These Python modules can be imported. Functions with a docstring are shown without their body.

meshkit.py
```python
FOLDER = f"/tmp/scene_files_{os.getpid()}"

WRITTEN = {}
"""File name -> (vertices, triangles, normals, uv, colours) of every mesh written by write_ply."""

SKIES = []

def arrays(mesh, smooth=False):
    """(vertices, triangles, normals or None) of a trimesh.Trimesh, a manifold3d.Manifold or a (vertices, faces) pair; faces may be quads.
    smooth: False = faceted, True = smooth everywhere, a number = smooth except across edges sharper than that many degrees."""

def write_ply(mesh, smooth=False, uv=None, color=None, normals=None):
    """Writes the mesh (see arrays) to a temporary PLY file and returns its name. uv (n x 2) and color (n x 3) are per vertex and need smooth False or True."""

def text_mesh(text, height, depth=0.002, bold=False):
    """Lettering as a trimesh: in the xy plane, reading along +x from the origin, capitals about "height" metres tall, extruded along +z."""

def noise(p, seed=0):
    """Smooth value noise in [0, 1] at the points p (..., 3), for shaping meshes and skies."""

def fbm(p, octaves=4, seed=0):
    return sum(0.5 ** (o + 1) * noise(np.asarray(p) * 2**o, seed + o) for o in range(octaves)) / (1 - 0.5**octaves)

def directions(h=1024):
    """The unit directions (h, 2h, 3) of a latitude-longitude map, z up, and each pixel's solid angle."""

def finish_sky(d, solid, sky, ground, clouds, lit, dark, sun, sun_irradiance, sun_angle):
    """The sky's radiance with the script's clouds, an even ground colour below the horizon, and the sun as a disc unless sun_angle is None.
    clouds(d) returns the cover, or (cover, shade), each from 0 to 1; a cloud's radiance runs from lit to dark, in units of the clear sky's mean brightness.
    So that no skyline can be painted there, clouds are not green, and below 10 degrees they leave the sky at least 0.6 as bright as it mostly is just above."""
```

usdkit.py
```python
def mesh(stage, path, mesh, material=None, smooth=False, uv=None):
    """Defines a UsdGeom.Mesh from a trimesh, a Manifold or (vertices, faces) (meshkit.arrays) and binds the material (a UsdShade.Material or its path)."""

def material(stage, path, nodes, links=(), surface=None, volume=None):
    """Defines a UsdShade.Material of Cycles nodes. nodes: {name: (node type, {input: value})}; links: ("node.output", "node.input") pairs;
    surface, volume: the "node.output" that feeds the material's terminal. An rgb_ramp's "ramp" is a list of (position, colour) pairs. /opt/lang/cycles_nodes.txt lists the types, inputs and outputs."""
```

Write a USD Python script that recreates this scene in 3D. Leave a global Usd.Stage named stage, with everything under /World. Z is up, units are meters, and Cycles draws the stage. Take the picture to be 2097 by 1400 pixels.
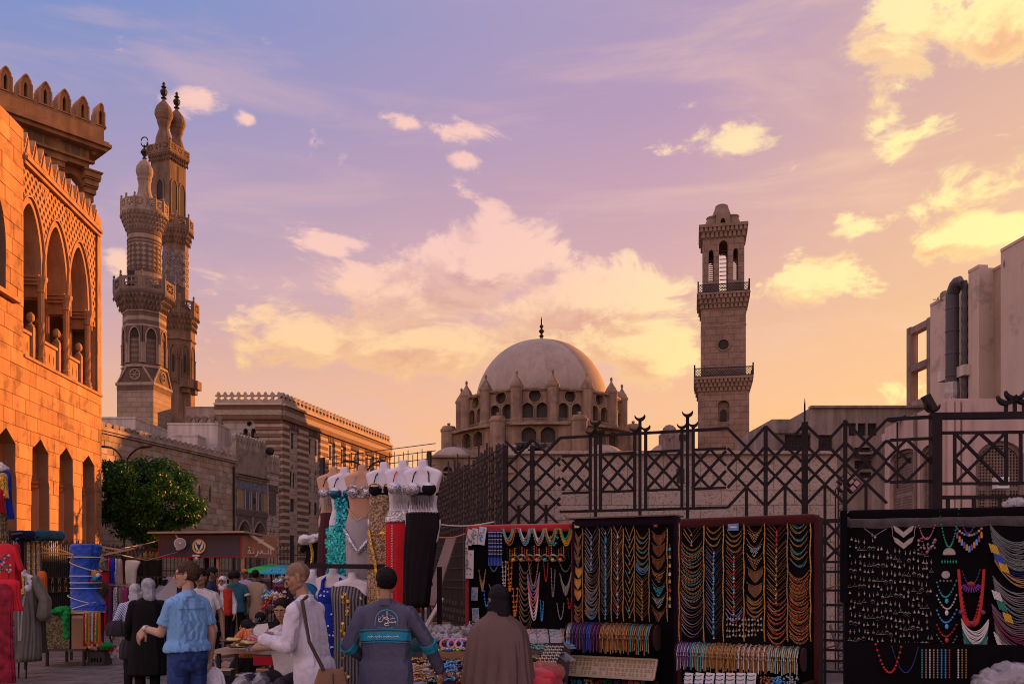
import math,random
import numpy as np,trimesh,usdkit,meshkit
from shapely.geometry import Polygon,Point,box as sbox,LineString
from shapely.ops import unary_union
from shapely import affinity
from pxr import Usd,UsdGeom,UsdLux,UsdShade,Gf,Sdf,Vt
stage=Usd.Stage.CreateInMemory()
UsdGeom.SetStageUpAxis(stage,UsdGeom.Tokens.z)
UsdGeom.SetStageMetersPerUnit(stage,1.0)
UsdGeom.Xform.Define(stage,'/World');UsdGeom.Scope.Define(stage,'/World/Looks')
pi=math.pi
# ------------------------------------------------------------------ camera
# level camera at eye height, raised by lens shift; photograph pixels (2097 x 1400): F focal length, HY the horizon
F,CX,HY,EYE=1816.0,1048.5,1177.0,1.65
cam=UsdGeom.Camera.Define(stage,'/World/camera')
cam.CreateHorizontalApertureAttr(36.0);cam.CreateVerticalApertureAttr(36.0*1400/2097)
cam.CreateFocalLengthAttr(36.0*F/2097)
cam.CreateVerticalApertureOffsetAttr(36.0*(HY-700)/2097)
cam.CreateClippingRangeAttr(Gf.Vec2f(0.1,5000))
cam.CreateExposureAttr(1.12)
cam.AddTranslateOp().Set(Gf.Vec3d(0,0,EYE));cam.AddRotateXOp().Set(90.0)
# ------------------------------------------------------------------ sun and sky
SUN_AZ,SUN_EL=math.radians(45.0),math.radians(12.5)
SD=np.array([math.cos(SUN_AZ)*math.cos(SUN_EL),math.sin(SUN_AZ)*math.cos(SUN_EL),math.sin(SUN_EL)])
sun=UsdLux.DistantLight.Define(stage,'/World/sun')
sun.CreateIntensityAttr(1.25);sun.CreateAngleAttr(0.5);sun.CreateNormalizeAttr(True)
sun.CreateColorAttr(Gf.Vec3f(1.0,0.345,0.075))
_q=Gf.Rotation(Gf.Vec3d(0,0,1),Gf.Vec3d(*SD.tolist()))
sun.AddTransformOp().Set(Gf.Matrix4d(_q,Gf.Vec3d(0,0,0)))
def lin(*c):
 c=np.array(c,float)/255
 return tuple(np.where(c<.04045,c/12.92,((c+.055)/1.055)**2.4))
def build_sky():
 N,L={},[]
 cnt=[0]
 def nd(kind,**k):
  cnt[0]+=1;n='n%d'%cnt[0]
  ins,lk={},[]
  for a,b in k.items():
   if isinstance(b,str)and '.' in b:lk.append((b,n+'.'+a))
   else:ins[a]=b
  N[n]=(kind,ins);L.extend(lk);return n
 def m(op,a,b=0.0,c=None,clamp=False):
  k=dict(math_type=op,value1=a,value2=b,use_clamp=clamp)
  if c is not None:k['value3']=c
  return nd('math',**k)+'.value'
 def vm(op,a,b=(0,0,0)):return nd('vector_math',vector_math_type=op,vector1=a,vector2=b)if False else nd('vector_math',math_type=op,vector1=a,vector2=b)
 def smooth(v,a,b,lo=0.0,hi=1.0):
  return nd('map_range',range_type='smoothstep',value=v,from_min=a,from_max=b,to_min=lo,to_max=hi,clamp=True)+'.result'
 def mix(f,a,b):return nd('mix',mix_type='mix',fac=f,color1=a,color2=b)+'.color'
 tc=nd('texture_coordinate')
 D=tc+'.generated'
 D=vm('normalize',D)+'.vector'
 sx=nd('separate_xyz',vector=D)
 z=sx+'.z'
 dsun=vm('dot_product',D,tuple(SD))+'.value'
 flat=vm('dot_product',D,(math.cos(SUN_AZ),math.sin(SUN_AZ),0.0))+'.value'
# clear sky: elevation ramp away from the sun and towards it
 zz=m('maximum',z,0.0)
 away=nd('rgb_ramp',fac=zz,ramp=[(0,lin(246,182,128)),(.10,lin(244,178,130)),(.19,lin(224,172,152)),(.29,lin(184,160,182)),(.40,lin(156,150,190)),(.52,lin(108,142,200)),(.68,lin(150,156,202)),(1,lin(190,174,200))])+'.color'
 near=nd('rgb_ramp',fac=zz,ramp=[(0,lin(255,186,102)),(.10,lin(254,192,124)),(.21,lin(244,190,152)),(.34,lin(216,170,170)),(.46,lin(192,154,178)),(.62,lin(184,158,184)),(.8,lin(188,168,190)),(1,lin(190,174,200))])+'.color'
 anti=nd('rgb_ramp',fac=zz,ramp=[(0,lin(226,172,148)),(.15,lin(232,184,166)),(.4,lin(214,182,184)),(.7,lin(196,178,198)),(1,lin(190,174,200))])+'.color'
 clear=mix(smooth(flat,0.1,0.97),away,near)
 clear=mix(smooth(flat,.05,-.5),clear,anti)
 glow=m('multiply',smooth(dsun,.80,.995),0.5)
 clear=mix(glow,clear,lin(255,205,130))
 sky=nd('sky_texture',sky_type='single_scattering',sun_disc=False,sun_elevation=SUN_EL,sun_rotation=math.atan2(SD[0],SD[1]))+'.color'
 clouds=[(1000,550,220,95,1.22),(1190,640,240,105,1.3),(1345,700,110,80,1.25),(870,600,220,90,1.1),(710,482,130,34,.9),(880,690,340,85,1.08),(590,670,220,80,1.06),(450,600,70,30,.5),(1290,520,80,28,.62),(1390,640,40,25,.5),(1720,575,120,55,1.1),(1600,515,60,30,.7),(1755,455,75,36,1.0),(1960,490,160,50,1.08),(2030,370,150,50,1.05),(1870,285,90,55,.75),(1850,130,85,140,1.12),(2040,55,190,95,1.15),(1940,190,40,50,.5),(1500,300,130,40,.8),(1650,345,100,36,.62),(945,330,42,18,.64),(950,272,90,24,.6),(415,225,50,22,.6),(500,258,34,14,.56),(240,565,50,36,.8),(825,262,36,22,.6),(1110,478,70,18,.6),(1860,800,80,40,.7),(1870,570,50,25,.55),(440,575,50,20,.5),(1420,215,30,16,.5),(590,588,40,22,.6)]
 cc=[]
 for(px,py,rx,ry,w)in clouds:
  v=np.array([(px-CX)/F,1.0,(HY-py)/F]);k=1/np.linalg.norm(v);v*=k
  cc.append((v,rx/F*k,ry/F*k,w))
 def density(Dv):
  wv=nd('noise_texture',vector=Dv,scale=9.0,detail=2.0,roughness=.5)+'.color'
  wv=vm('subtract',wv,(.5,.5,.5))+'.vector'
  wv=vm('multiply',wv,(.06,.06,.035))+'.vector'
  Dw=vm('add',Dv,wv)+'.vector'
  tot=None
  for(v,rx,ry,w)in cc:
   r=np.array([v[1],-v[0],0]);r/=np.linalg.norm(r);up=np.cross(r,v)
   q=vm('subtract',Dw,tuple(v))+'.vector'
   a=m('multiply',vm('dot_product',q,tuple(r/rx))+'.value',1.0)
   b=vm('dot_product',q,tuple(up/ry))+'.value'
   c=vm('dot_product',q,tuple(v/.30))+'.value'
   s=m('add',m('multiply',a,a),m('add',m('multiply',b,b),m('multiply',c,c)))
   g=m('multiply',m('exponent',m('multiply',s,-0.8)),w)
   tot=g if tot is None else m('maximum',tot,g)
  st=vm('multiply',Dv,(1.0,1.0,1.9))+'.vector'
  n=nd('noise_texture',vector=st,scale=9.0,detail=9.0,roughness=.64,distortion=.5)+'.fac'
  n2=nd('noise_texture',vector=st,scale=3.2,detail=3.0,roughness=.5)+'.fac'
  n3=nd('noise_texture',vector=st,scale=34.0,detail=5.0,roughness=.6)+'.fac'
  d=m('add',m('multiply',tot,.66),m('multiply',n,2.0))
  return m('add',m('add',d,m('multiply',n2,.28)),m('multiply',n3,.30))
 d0=density(D)
 d1=density(vm('add',D,(.026,-.010,.024))+'.vector')
 cover=m('multiply',smooth(d0,1.60,1.86),.96)
 lit=m('subtract',d0,d1)
 lit=smooth(lit,-.20,.26)
 thick=smooth(d0,1.72,2.15)
 nearf=smooth(dsun,.70,.99)
 farlit=mix(smooth(z,.20,.36),lin(255,212,150),lin(246,200,188))
 bright=mix(nearf,farlit,tuple(np.array(lin(255,234,158))*1.12))
 dark=mix(nearf,mix(smooth(z,.2,.4),lin(226,166,134),lin(200,165,176)),lin(244,182,132))
 shade=mix(lit,mix(thick,mix(.5,dark,bright),dark),bright)
 wv2=vm('multiply',D,(1.2,1.2,7.0))+'.vector'
 ci=nd('noise_texture',vector=wv2,scale=2.6,detail=6.0,roughness=.6,distortion=.6)+'.fac'
 clear=mix(m('multiply',smooth(ci,.46,.72),.42),clear,mix(nearf,lin(224,182,182),lin(255,212,170)))
 allc=mix(cover,clear,shade)
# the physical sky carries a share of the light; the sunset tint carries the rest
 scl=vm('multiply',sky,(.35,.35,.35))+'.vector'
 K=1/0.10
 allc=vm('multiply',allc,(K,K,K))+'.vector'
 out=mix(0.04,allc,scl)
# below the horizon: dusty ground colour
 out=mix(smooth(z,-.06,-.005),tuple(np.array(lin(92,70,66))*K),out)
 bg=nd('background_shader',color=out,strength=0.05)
 return usdkit.material(stage,'/World/Looks/sky_look',N,L,surface=bg+'.background')
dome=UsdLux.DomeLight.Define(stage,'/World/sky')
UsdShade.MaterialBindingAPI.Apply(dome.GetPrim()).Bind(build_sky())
dome.GetPrim().SetCustomDataByKey('kind','structure')
# ------------------------------------------------------------------ helpers
rng=np.random.default_rng(7)
rnd=random.Random(11)
_used={}
def numbered(parent,name):
 k=(parent,name);n=_used.get(k,0);_used[k]=n+1
 return '%s/%s'%(parent,name if n==0 else '%s_%03d'%(name,n))
class T:
 """a thing: an Xform at its base; children are given in world coordinates unless local=True"""
 def __init__(s,path,loc,local=False):s.path,s.loc,s.local=path,np.array(loc,float),local
def tag(prim,label=None,cat=None,group=None,kind=None):
 for k,v in(('label',label),('category',cat),('group',group),('kind',kind)):
  if v:prim.SetCustomDataByKey(k,v)
def thing(name,label,cat,loc=(0,0,0),group=None,kind=None,local=False,rz=0.0):
 p=numbered('/World',name)
 x=UsdGeom.Xform.Define(stage,p);x.AddTranslateOp().Set(Gf.Vec3d(*map(float,loc)))
 if rz:x.AddRotateZOp().Set(math.degrees(rz))
 tag(x.GetPrim(),label,cat,group,kind)
 return T(p,loc,local)
def dup(t,loc,rz=0.0,label=None,group=None):
 prim=stage.GetPrimAtPath(t.path);was=prim.GetCustomData()
 name=t.path.rsplit('/',1)[1]
 p=numbered('/World',name)
 x=UsdGeom.Xform.Define(stage,p)
 x.GetPrim().GetReferences().AddInternalReference(Sdf.Path(t.path))
 x.ClearXformOpOrder()
 x.AddTranslateOp(opSuffix='at').Set(Gf.Vec3d(*map(float,loc)));x.AddRotateZOp(opSuffix='at').Set(math.degrees(rz))
 x.GetPrim().SetInstanceable(True)
 tag(x.GetPrim(),label or was.get('label'),was.get('category'),group or was.get('group'))
 return x
class MB:
 """collects shapes into one mesh"""
 def __init__(s):s.v,s.f,s.n=[],[],0
 def add(s,v,f):
  v=np.asarray(v,float);f=np.asarray(f,int)
  if f.shape[1]==4:f=np.vstack([f[:,[0,1,2]],f[:,[0,2,3]]])
  s.v.append(v);s.f.append(f+s.n);s.n+=len(v);return s
 def mesh(s,m):return s.add(m.vertices,m.faces)
 def box(s,c,size,R=None):
  v=BOXV*np.asarray(size,float)
  if R is not None:v=v@np.asarray(R).T
  return s.add(v+np.asarray(c,float),BOXF)
 def beam(s,p,q,w,h=None,up=(0,0,1.0)):
  p,q=np.asarray(p,float),np.asarray(q,float);a=q-p;L=np.linalg.norm(a);a=a/max(L,1e-9)
  up=np.asarray(up,float)
  if abs(a@up)>.98:up=np.array([0,1.0,0])if abs(a[1])<.9 else np.array([1.0,0,0])
  b=np.cross(up,a);b/=np.linalg.norm(b);c=np.cross(a,b)
  return s.box((p+q)/2,(L,w,h or w),np.stack([a,b,c],1))
 def tube(s,pts,r,sides=6,closed=False):
  p=np.asarray(pts,float);n=len(p);r=np.broadcast_to(r,(n,))
  t=(np.roll(p,-1,0)-np.roll(p,1,0))if closed else np.gradient(p,axis=0)
  t=t/(np.linalg.norm(t,axis=1,keepdims=True)+1e-12)
  ref=np.array([0,0,1.0])if abs(t[:,2]).mean()<.8 else np.array([1.0,.2,0])
  a=np.cross(t,ref);a/=np.linalg.norm(a,axis=1,keepdims=True)+1e-12;b=np.cross(t,a)
  ang=np.arange(sides)*2*pi/sides
  v=p[:,None]+r[:,None,None]*(np.cos(ang)[None,:,None]*a[:,None]+np.sin(ang)[None,:,None]*b[:,None])
  m=n if closed else n-1
  i,j=np.meshgrid(np.arange(m),np.arange(sides),indexing='ij')
  q=np.stack([i*sides+j,i*sides+(j+1)%sides,(i+1)%n*sides+(j+1)%sides,(i+1)%n*sides+j],-1).reshape(-1,4)
  v=v.reshape(-1,3);f=np.vstack([q[:,[0,1,2]],q[:,[0,2,3]]])
  if not closed:
   k=np.arange(1,sides-1)
   c0=np.stack([0*k,k+1,k],1);c1=np.stack([0*k,k,k+1],1)+(n-1)*sides
   f=np.vstack([f,c0,c1])
  return s.add(v,f)
 def lathe(s,prof,c=(0,0,0),n=16,yaw=0.0,sx=1.0,sy=1.0):
  """profile of (radius, z) from bottom to top"""
  prof=np.asarray(prof,float);m=len(prof);a=yaw+np.arange(n)*2*pi/n
  v=np.stack([prof[:,0][:,None]*np.cos(a)*sx,prof[:,0][:,None]*np.sin(a)*sy,np.repeat(prof[:,1][:,None],n,1)],-1).reshape(-1,3)
  i,j=np.meshgrid(np.arange(m-1),np.arange(n),indexing='ij')
  q=np.stack([i*n+j,i*n+(j+1)%n,(i+1)*n+(j+1)%n,(i+1)*n+j],-1).reshape(-1,4)
  f=np.vstack([q[:,[0,1,2]],q[:,[0,2,3]]])
  k=np.arange(1,n-1)
  f=np.vstack([f,np.stack([0*k,k+1,k],1),np.stack([0*k,k,k+1],1)+(m-1)*n])
  return s.add(v+np.asarray(c,float),f)
 def ball(s,c,r,n=8):
  r=np.broadcast_to(np.asarray(r,float),(3,));a=np.linspace(-pi/2,pi/2,max(n//2+1,4))
  o=MB().lathe([(max(math.cos(x),.02),math.sin(x))for x in a],n=n)
  return s.add(o.v[0]*r+np.asarray(c,float),o.f[0])
 def octa(s,c,r):
  r=np.broadcast_to(np.asarray(r,float),(3,))
  return s.add(OCTV*r+np.asarray(c,float),OCTF)
 def prism(s,poly,fr,t0,t1):
  """shapely polygon in the (u, v) of frame fr, extruded along its normal from t0 to t1"""
  for g in getattr(poly,'geoms',[poly]):
   if g.is_empty or g.geom_type!='Polygon' or g.area<1e-7:continue
   try:m=trimesh.creation.extrude_polygon(g,t1-t0,engine='earcut')
   except Exception:continue
   v=np.asarray(m.vertices)
   s.add(fr.pts(v[:,0],v[:,1],v[:,2]+t0),m.faces)
  return s
 def tm(s):return trimesh.Trimesh(np.vstack(s.v),np.vstack(s.f),process=False)
 def arr(s):return np.vstack(s.v),np.vstack(s.f)
BOXV=np.array([[x,y,z]for x in(-.5,.5)for y in(-.5,.5)for z in(-.5,.5)])
BOXF=np.array([[0,1,3],[0,3,2],[4,6,7],[4,7,5],[0,4,5],[0,5,1],[2,3,7],[2,7,6],[0,2,6],[0,6,4],[1,5,7],[1,7,3]])
OCTV=np.array([[1,0,0],[-1,0,0],[0,1,0],[0,-1,0],[0,0,1],[0,0,-1.0]])
OCTF=np.array([[0,2,4],[2,1,4],[1,3,4],[3,0,4],[2,0,5],[1,2,5],[3,1,5],[0,3,5]])
def obj(name,m,mat,parent=None,label=None,cat=None,group=None,kind=None,smooth=False):
 """ONE mesh prim, top level or under a thing / a part (path)"""
 if isinstance(m,MB):
  if not m.v:return None
  m=m.arr()
 elif hasattr(m,'vertices'):m=(np.asarray(m.vertices,float),np.asarray(m.faces))
 par,loc='/World',None
 if isinstance(parent,T):par,loc=parent.path,(None if parent.local else parent.loc)
 elif isinstance(parent,tuple):par,loc=parent
 if loc is not None:m=(m[0]-loc,m[1])
 p=numbered(par,name)
 g=usdkit.mesh(stage,p,m,mat,smooth=smooth)
 tag(g.GetPrim(),label,cat,group,kind)
 return(p,loc)
class Frame:
 """an upright plane: o origin, u to the right along it, v up, n towards the viewer"""
 def __init__(s,o,u):
  s.o=np.array([o[0],o[1],0.0]);u=np.array([u[0],u[1],0.0]);s.u=u/np.linalg.norm(u)
  s.n=np.cross(s.u,[0,0,1.0])
 def p(s,u,v,n=0.0):return s.o+s.u*u+s.n*n+np.array([0,0,v])
 def pts(s,u,v,n=0.0):
  u,v=np.asarray(u,float),np.asarray(v,float);n=np.broadcast_to(n,u.shape)
  return s.o+u[:,None]*s.u+n[:,None]*s.n+v[:,None]*np.array([0,0,1.0])
 def R(s):return np.stack([s.u,s.n,[0,0,1.0]],1)
 def at(s,px,py,n=0.0):
  """plane coordinates seen at a photograph pixel"""
  r=np.array([(px-CX)/F,1.0,(HY-py)/F]);e=np.array([0,0,EYE])
  q=s.o+s.n*n
  t=((q-e)@s.n)/(r@s.n);w=e+r*t
  return(w-s.o)@s.u,w[2]
 def poly(s,pix,n=0.0):return Polygon([s.at(x,y,n)for x,y in pix])
def W(px,py,d):return np.array([(px-CX)/F*d,d,EYE+(HY-py)/F*d])
def frontal(d):return Frame((0,d),(1,0))
def facing(p,yaw):return Frame((p[0],p[1]),(math.cos(yaw),math.sin(yaw)))
def arch_poly(x0,x1,zb,zs,zt,n=8,point=True):
 """opening with a pointed (or round) head: zb bottom, zs springing, zt tip"""
 c,w=(x0+x1)/2,(x1-x0)/2
 L=[]
 for i in range(n+1):
  a=i/n*pi/2
  x,z=math.cos(a),math.sin(a)
  if point:x=1-(1-math.cos(a))**.9 if False else math.cos(a)**1.25;z=math.sin(a)**.95
  L.append((c+w*x,zs+(zt-zs)*z))
 right=[(x1,zb)]+L
 left=[(2*c-x,z)for x,z in reversed(L[:-1])]+[(x0,zb)]
 return Polygon(right+left).buffer(0)
# ------------------------------------------------------------------ materials
MATS={}
def mat(name,col,rough=.85,var=.18,scale=2.0,bump=.25,bscale=25.0,metal=0.0,rand=0.0,spec=.3,second=None,sheen=0.0,stretch=(1,1,1),streak=0.0,bdist=.02,island=0.0):
 """col is a linear base colour; var noise variation, rand per-object variation, second=(colour, scale, threshold, amount) patches, streak vertical staining"""
 if name in MATS:return MATS[name]
 c=np.array(col,float)
 N={'g':('geometry',{}),'mp':('mapping',{'scale':stretch}),'n':('noise_texture',{'scale':scale,'detail':6.0,'roughness':.6}),'r':('rgb_ramp',{'ramp':[(.25,tuple(c*(1-var))),(.5,tuple(c)),(.75,tuple(np.minimum(c*(1+var),1)))]}),'p':('principled_bsdf',{'roughness':rough,'metallic':metal,'specular_ior_level':spec,'sheen_weight':sheen})}
 L=[('g.position','mp.vector'),('mp.vector','n.vector'),('n.fac','r.fac')]
 out='r.color'
 if second:
  N['n2']=('noise_texture',{'scale':second[1],'detail':5.0,'roughness':.65})
  N['m2']=('map_range',{'range_type':'smoothstep','from_min':second[2]-.05,'from_max':second[2]+.06,'to_min':0.0,'to_max':second[3],'clamp':True})
  N['x2']=('mix',{'mix_type':'mix','color2':tuple(second[0])})
  L+=[('mp.vector','n2.vector'),('n2.fac','m2.value'),('m2.result','x2.fac'),(out,'x2.color1')];out='x2.color'
 if streak:
  N['ms']=('mapping',{'scale':(2.2,2.2,.16)});N['ns']=('noise_texture',{'scale':1.0,'detail':5.0,'roughness':.65})
  N['rs']=('map_range',{'from_min':.38,'from_max':.62,'to_min':1-streak,'to_max':1+streak*.35,'clamp':True})
  N['xs']=('vector_math',{'math_type':'scale'})
  L+=[('g.position','ms.vector'),('ms.vector','ns.vector'),('ns.fac','rs.value'),(out,'xs.vector1'),('rs.result','xs.scale')];out='xs.vector'
 if island:
  N['ri']=('map_range',{'to_min':1-island,'to_max':1+island});N['xi']=('vector_math',{'math_type':'scale'})
  L+=[('g.random_per_island','ri.value'),(out,'xi.vector1'),('ri.result','xi.scale')];out='xi.vector'
 if rand:
  N['o']=('object_info',{});N['ro']=('map_range',{'to_min':1-rand,'to_max':1+rand});N['xo']=('vector_math',{'math_type':'scale'})
  L+=[('o.random','ro.value'),(out,'xo.vector1'),('ro.result','xo.scale')];out='xo.vector'
 L.append((out,'p.base_color'))
 if bump:
  N['nb']=('noise_texture',{'scale':bscale,'detail':5.0,'roughness':.6});N['b']=('bump',{'strength':bump,'distance':bdist})
  L+=[('mp.vector','nb.vector'),('nb.fac','b.height'),('b.normal','p.normal')]
 MATS[name]=usdkit.material(stage,'/World/Looks/'+name,N,L,surface='p.BSDF')
 return MATS[name]
def masonry(name,c1,c2,mortar,bw,rh,fr_u,var=.2,bump=.5):
 """far-off coursed stone: brick texture laid along direction fr_u"""
 if name in MATS:return MATS[name]
 a=math.atan2(fr_u[1],fr_u[0])
 N={'g':('geometry',{}),'vr':('vector_rotate',{'rotate_type':'z_axis','angle':-a}),'sx':('separate_xyz',{}),'cx':('combine_xyz',{}),'b':('brick_texture',{'color1':tuple(c1),'color2':tuple(c2),'mortar':tuple(mortar),'scale':1.0,'mortar_size':.022,'brick_width':bw,'row_height':rh,'mortar_smooth':.3,'bias':-.1}),'n':('noise_texture',{'scale':1.3,'detail':7.0,'roughness':.7}),'mr':('map_range',{'from_min':.3,'from_max':.7,'to_min':1-var,'to_max':1+var}),'x':('vector_math',{'math_type':'scale'}),'bp':('bump',{'strength':bump,'distance':.03,'invert':True}),'p':('principled_bsdf',{'roughness':.9,'specular_ior_level':.2})}
 L=[('g.position','vr.vector'),('vr.vector','sx.vector'),('sx.x','cx.x'),('sx.z','cx.y'),('cx.vector','b.vector'),('g.position','n.vector'),('n.fac','mr.value'),('b.color','x.vector1'),('mr.result','x.scale'),('x.vector','p.base_color'),('b.fac','bp.height'),('bp.normal','p.normal')]
 MATS[name]=usdkit.material(stage,'/World/Looks/'+name,N,L,surface='p.BSDF')
 return MATS[name]
# ------------------------------------------------------------------ the ground
ASPH=mat('dusty_paving',(.13,.105,.10),rough=.75,var=.3,scale=.8,bump=.4,bscale=9,second=((.07,.055,.052),.5,.52,.7))
PAVER=mat('paving_stone',(.14,.115,.11),rough=.62,var=.3,scale=3,bump=.35,bscale=30,rand=.22,spec=.4,second=((.06,.05,.048),2.2,.56,.7))
g=MB();g.box((0,200,-.25),(1600,1600,.5))
GROUND=obj('ground',g,ASPH,kind='structure')
# paving courses where they can be told apart; the far courses are joined
cnt,far=0,MB()
for r in range(40):
 y0=12.6+r*.235;x0=-y0*.60
 for k in range(26):
  x=x0+k*.47+(r%2)*.23;y=y0
  if x>-2.6+.0*y or x<-10.5:continue
  m=MB().box((x,y,.004+rnd.uniform(0,.006)),(.458,.222,.03))
  if cnt<296 and r<25:obj('paving_stone',m,PAVER,parent=GROUND);cnt+=1
  else:far.add(*m.arr())
obj('far_paving',far,mat('paving_stone_far',(.13,.105,.10),rough=.65,var=.3,scale=3,bump=.3,island=.2),parent=GROUND,kind='stuff')
# ------------------------------------------------------------------ stone colours
SAND=mat('sandstone',(.40,.20,.085),rough=.9,var=.14,scale=1.2,bump=.5,bscale=14,rand=.17,second=((.19,.10,.052),1.5,.57,.7),streak=.18)
SANDT=mat('sandstone_trim',(.37,.19,.085),rough=.9,var=.18,scale=2.0,bump=.35,bscale=18,second=((.25,.17,.11),1.6,.60,.6),streak=.25)
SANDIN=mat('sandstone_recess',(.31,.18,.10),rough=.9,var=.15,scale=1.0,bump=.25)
JOINT=mat('mortar_joint',(.16,.105,.065),rough=.95,var=.2,bump=.2)
DARK=mat('dark_interior',(.02,.017,.016),rough=.8,bump=0)
LIME=mat('limestone',(.36,.285,.225),rough=.9,var=.2,scale=.9,bump=.35,bscale=9,rand=.16,second=((.20,.155,.125),.9,.58,.6),streak=.3)
LIMEB=mat('limestone_brown',(.15,.092,.066),rough=.9,var=.25,scale=1.0,bump=.3,rand=.12,streak=.25)
LIMEJ=mat('limestone_joint',(.14,.11,.09),rough=.95,var=.2,bump=.2)
PLASTER=mat('pale_plaster',(.50,.425,.37),rough=.9,var=.10,scale=.6,bump=.15,bscale=6,streak=.25,second=((.33,.27,.23),.8,.63,.5))
MINA=mat('minaret_stone',(.175,.122,.088),rough=.9,var=.25,scale=.8,bump=.4,bscale=6,bdist=.05,second=((.14,.105,.085),.7,.56,.7),streak=.35)
MINB=mat('minaret_brown',(.105,.066,.05),rough=.9,var=.3,scale=.9,bump=.3,streak=.2)
MINW=mat('minaret_pale',(.27,.20,.15),rough=.9,var=.18,scale=.9,bump=.25,streak=.25)
IRON=mat('dark_iron',(.018,.012,.013),rough=.5,var=.4,scale=6,bump=.3,bscale=60,spec=.2,second=((.06,.034,.026),5,.62,.6))
# ------------------------------------------------------------------ the lit sandstone building, left
FA=Frame(((208-CX)/F*36,36),(-.0752,1))
SB=thing('sandstone_building','large orange sandstone building with pointed arches and corbelled battlements at the left edge','building',FA.p(0,0))
uR=0.0;uS=FA.at(48,700)[0];uL=uS-5.2
zsill=FA.at(208,808)[1];ztop=FA.at(205,474)[1];zhi=FA.at(30,246)[1]
def win(px0,px1,tip,sh,mold):
 x0,x1=FA.at(px0,1000)[0],FA.at(px1,1000)[0];c=(x0+x1)/2
 zt,zs=FA.at(*tip)[1],FA.at((px0+px1)/2,sh)[1];zm=FA.at((px0+px1)/2,mold)[1];e=(x1-x0)*.06
 return Polygon([(x0,0.0),(x1,0.0),(x1,zm),(x1-e,zm+.25),(x1-e,zs),(c,zt),(x0+e,zs),(x0+e,zm+.25),(x0,zm)]),zm
wins=[win(64,101,(82,899),924,992),win(120,151,(136.5,917),938,1000),win(168,195,(181.7,932.4),950,1008)]
pitch=FA.at(136.5,917)[0]-FA.at(82,899)[0]
# the bay nearer to the camera, cut by the frame
for k in(1,2):
 wins.append((affinity.translate(wins[0][0],-pitch*k-.25,0),wins[0][1]))
upper_round=arch_poly(FA.at(12,480)[0]-1.7,FA.at(12,480)[0],FA.at(5,597)[1],FA.at(8,500)[1],FA.at(0,385)[1])
bays=[]
fx=[FA.at(x,650)[0]for x in(91.5,142.5,186)]
bw=fx[1]-fx[0]
cap_z=FA.at(142.5,603)[1];tip_z=FA.at(122,466)[1]
for k,x1 in enumerate(fx):bays.append(arch_poly(x1-bw*.84,x1-.02,zsill+.02,cap_z,tip_z,10))
wall=sbox(uL,-.0,uR,ztop).union(sbox(uL,0,uS,zhi))
holes=unary_union([w for w,_ in wins]+[upper_round])
arc_zone=sbox(uS,zsill,uR-.42,ztop)
m=MB()
body=wall.difference(holes).difference(arc_zone)
m.prism(body,FA,-.35,-.025)
# sides of the block and its roof, floors behind
m.box(FA.p((uL+uR)/2,ztop-.15,-3.5),(uR-uL-.02,6.3,.3),FA.R())
m.box(FA.p(uR-.2,zsill/2+ztop/2-zsill/2,-3.6),(.4,6.5,ztop-.4),FA.R())
WALLP=obj('wall',m,JOINT,SB)
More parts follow.
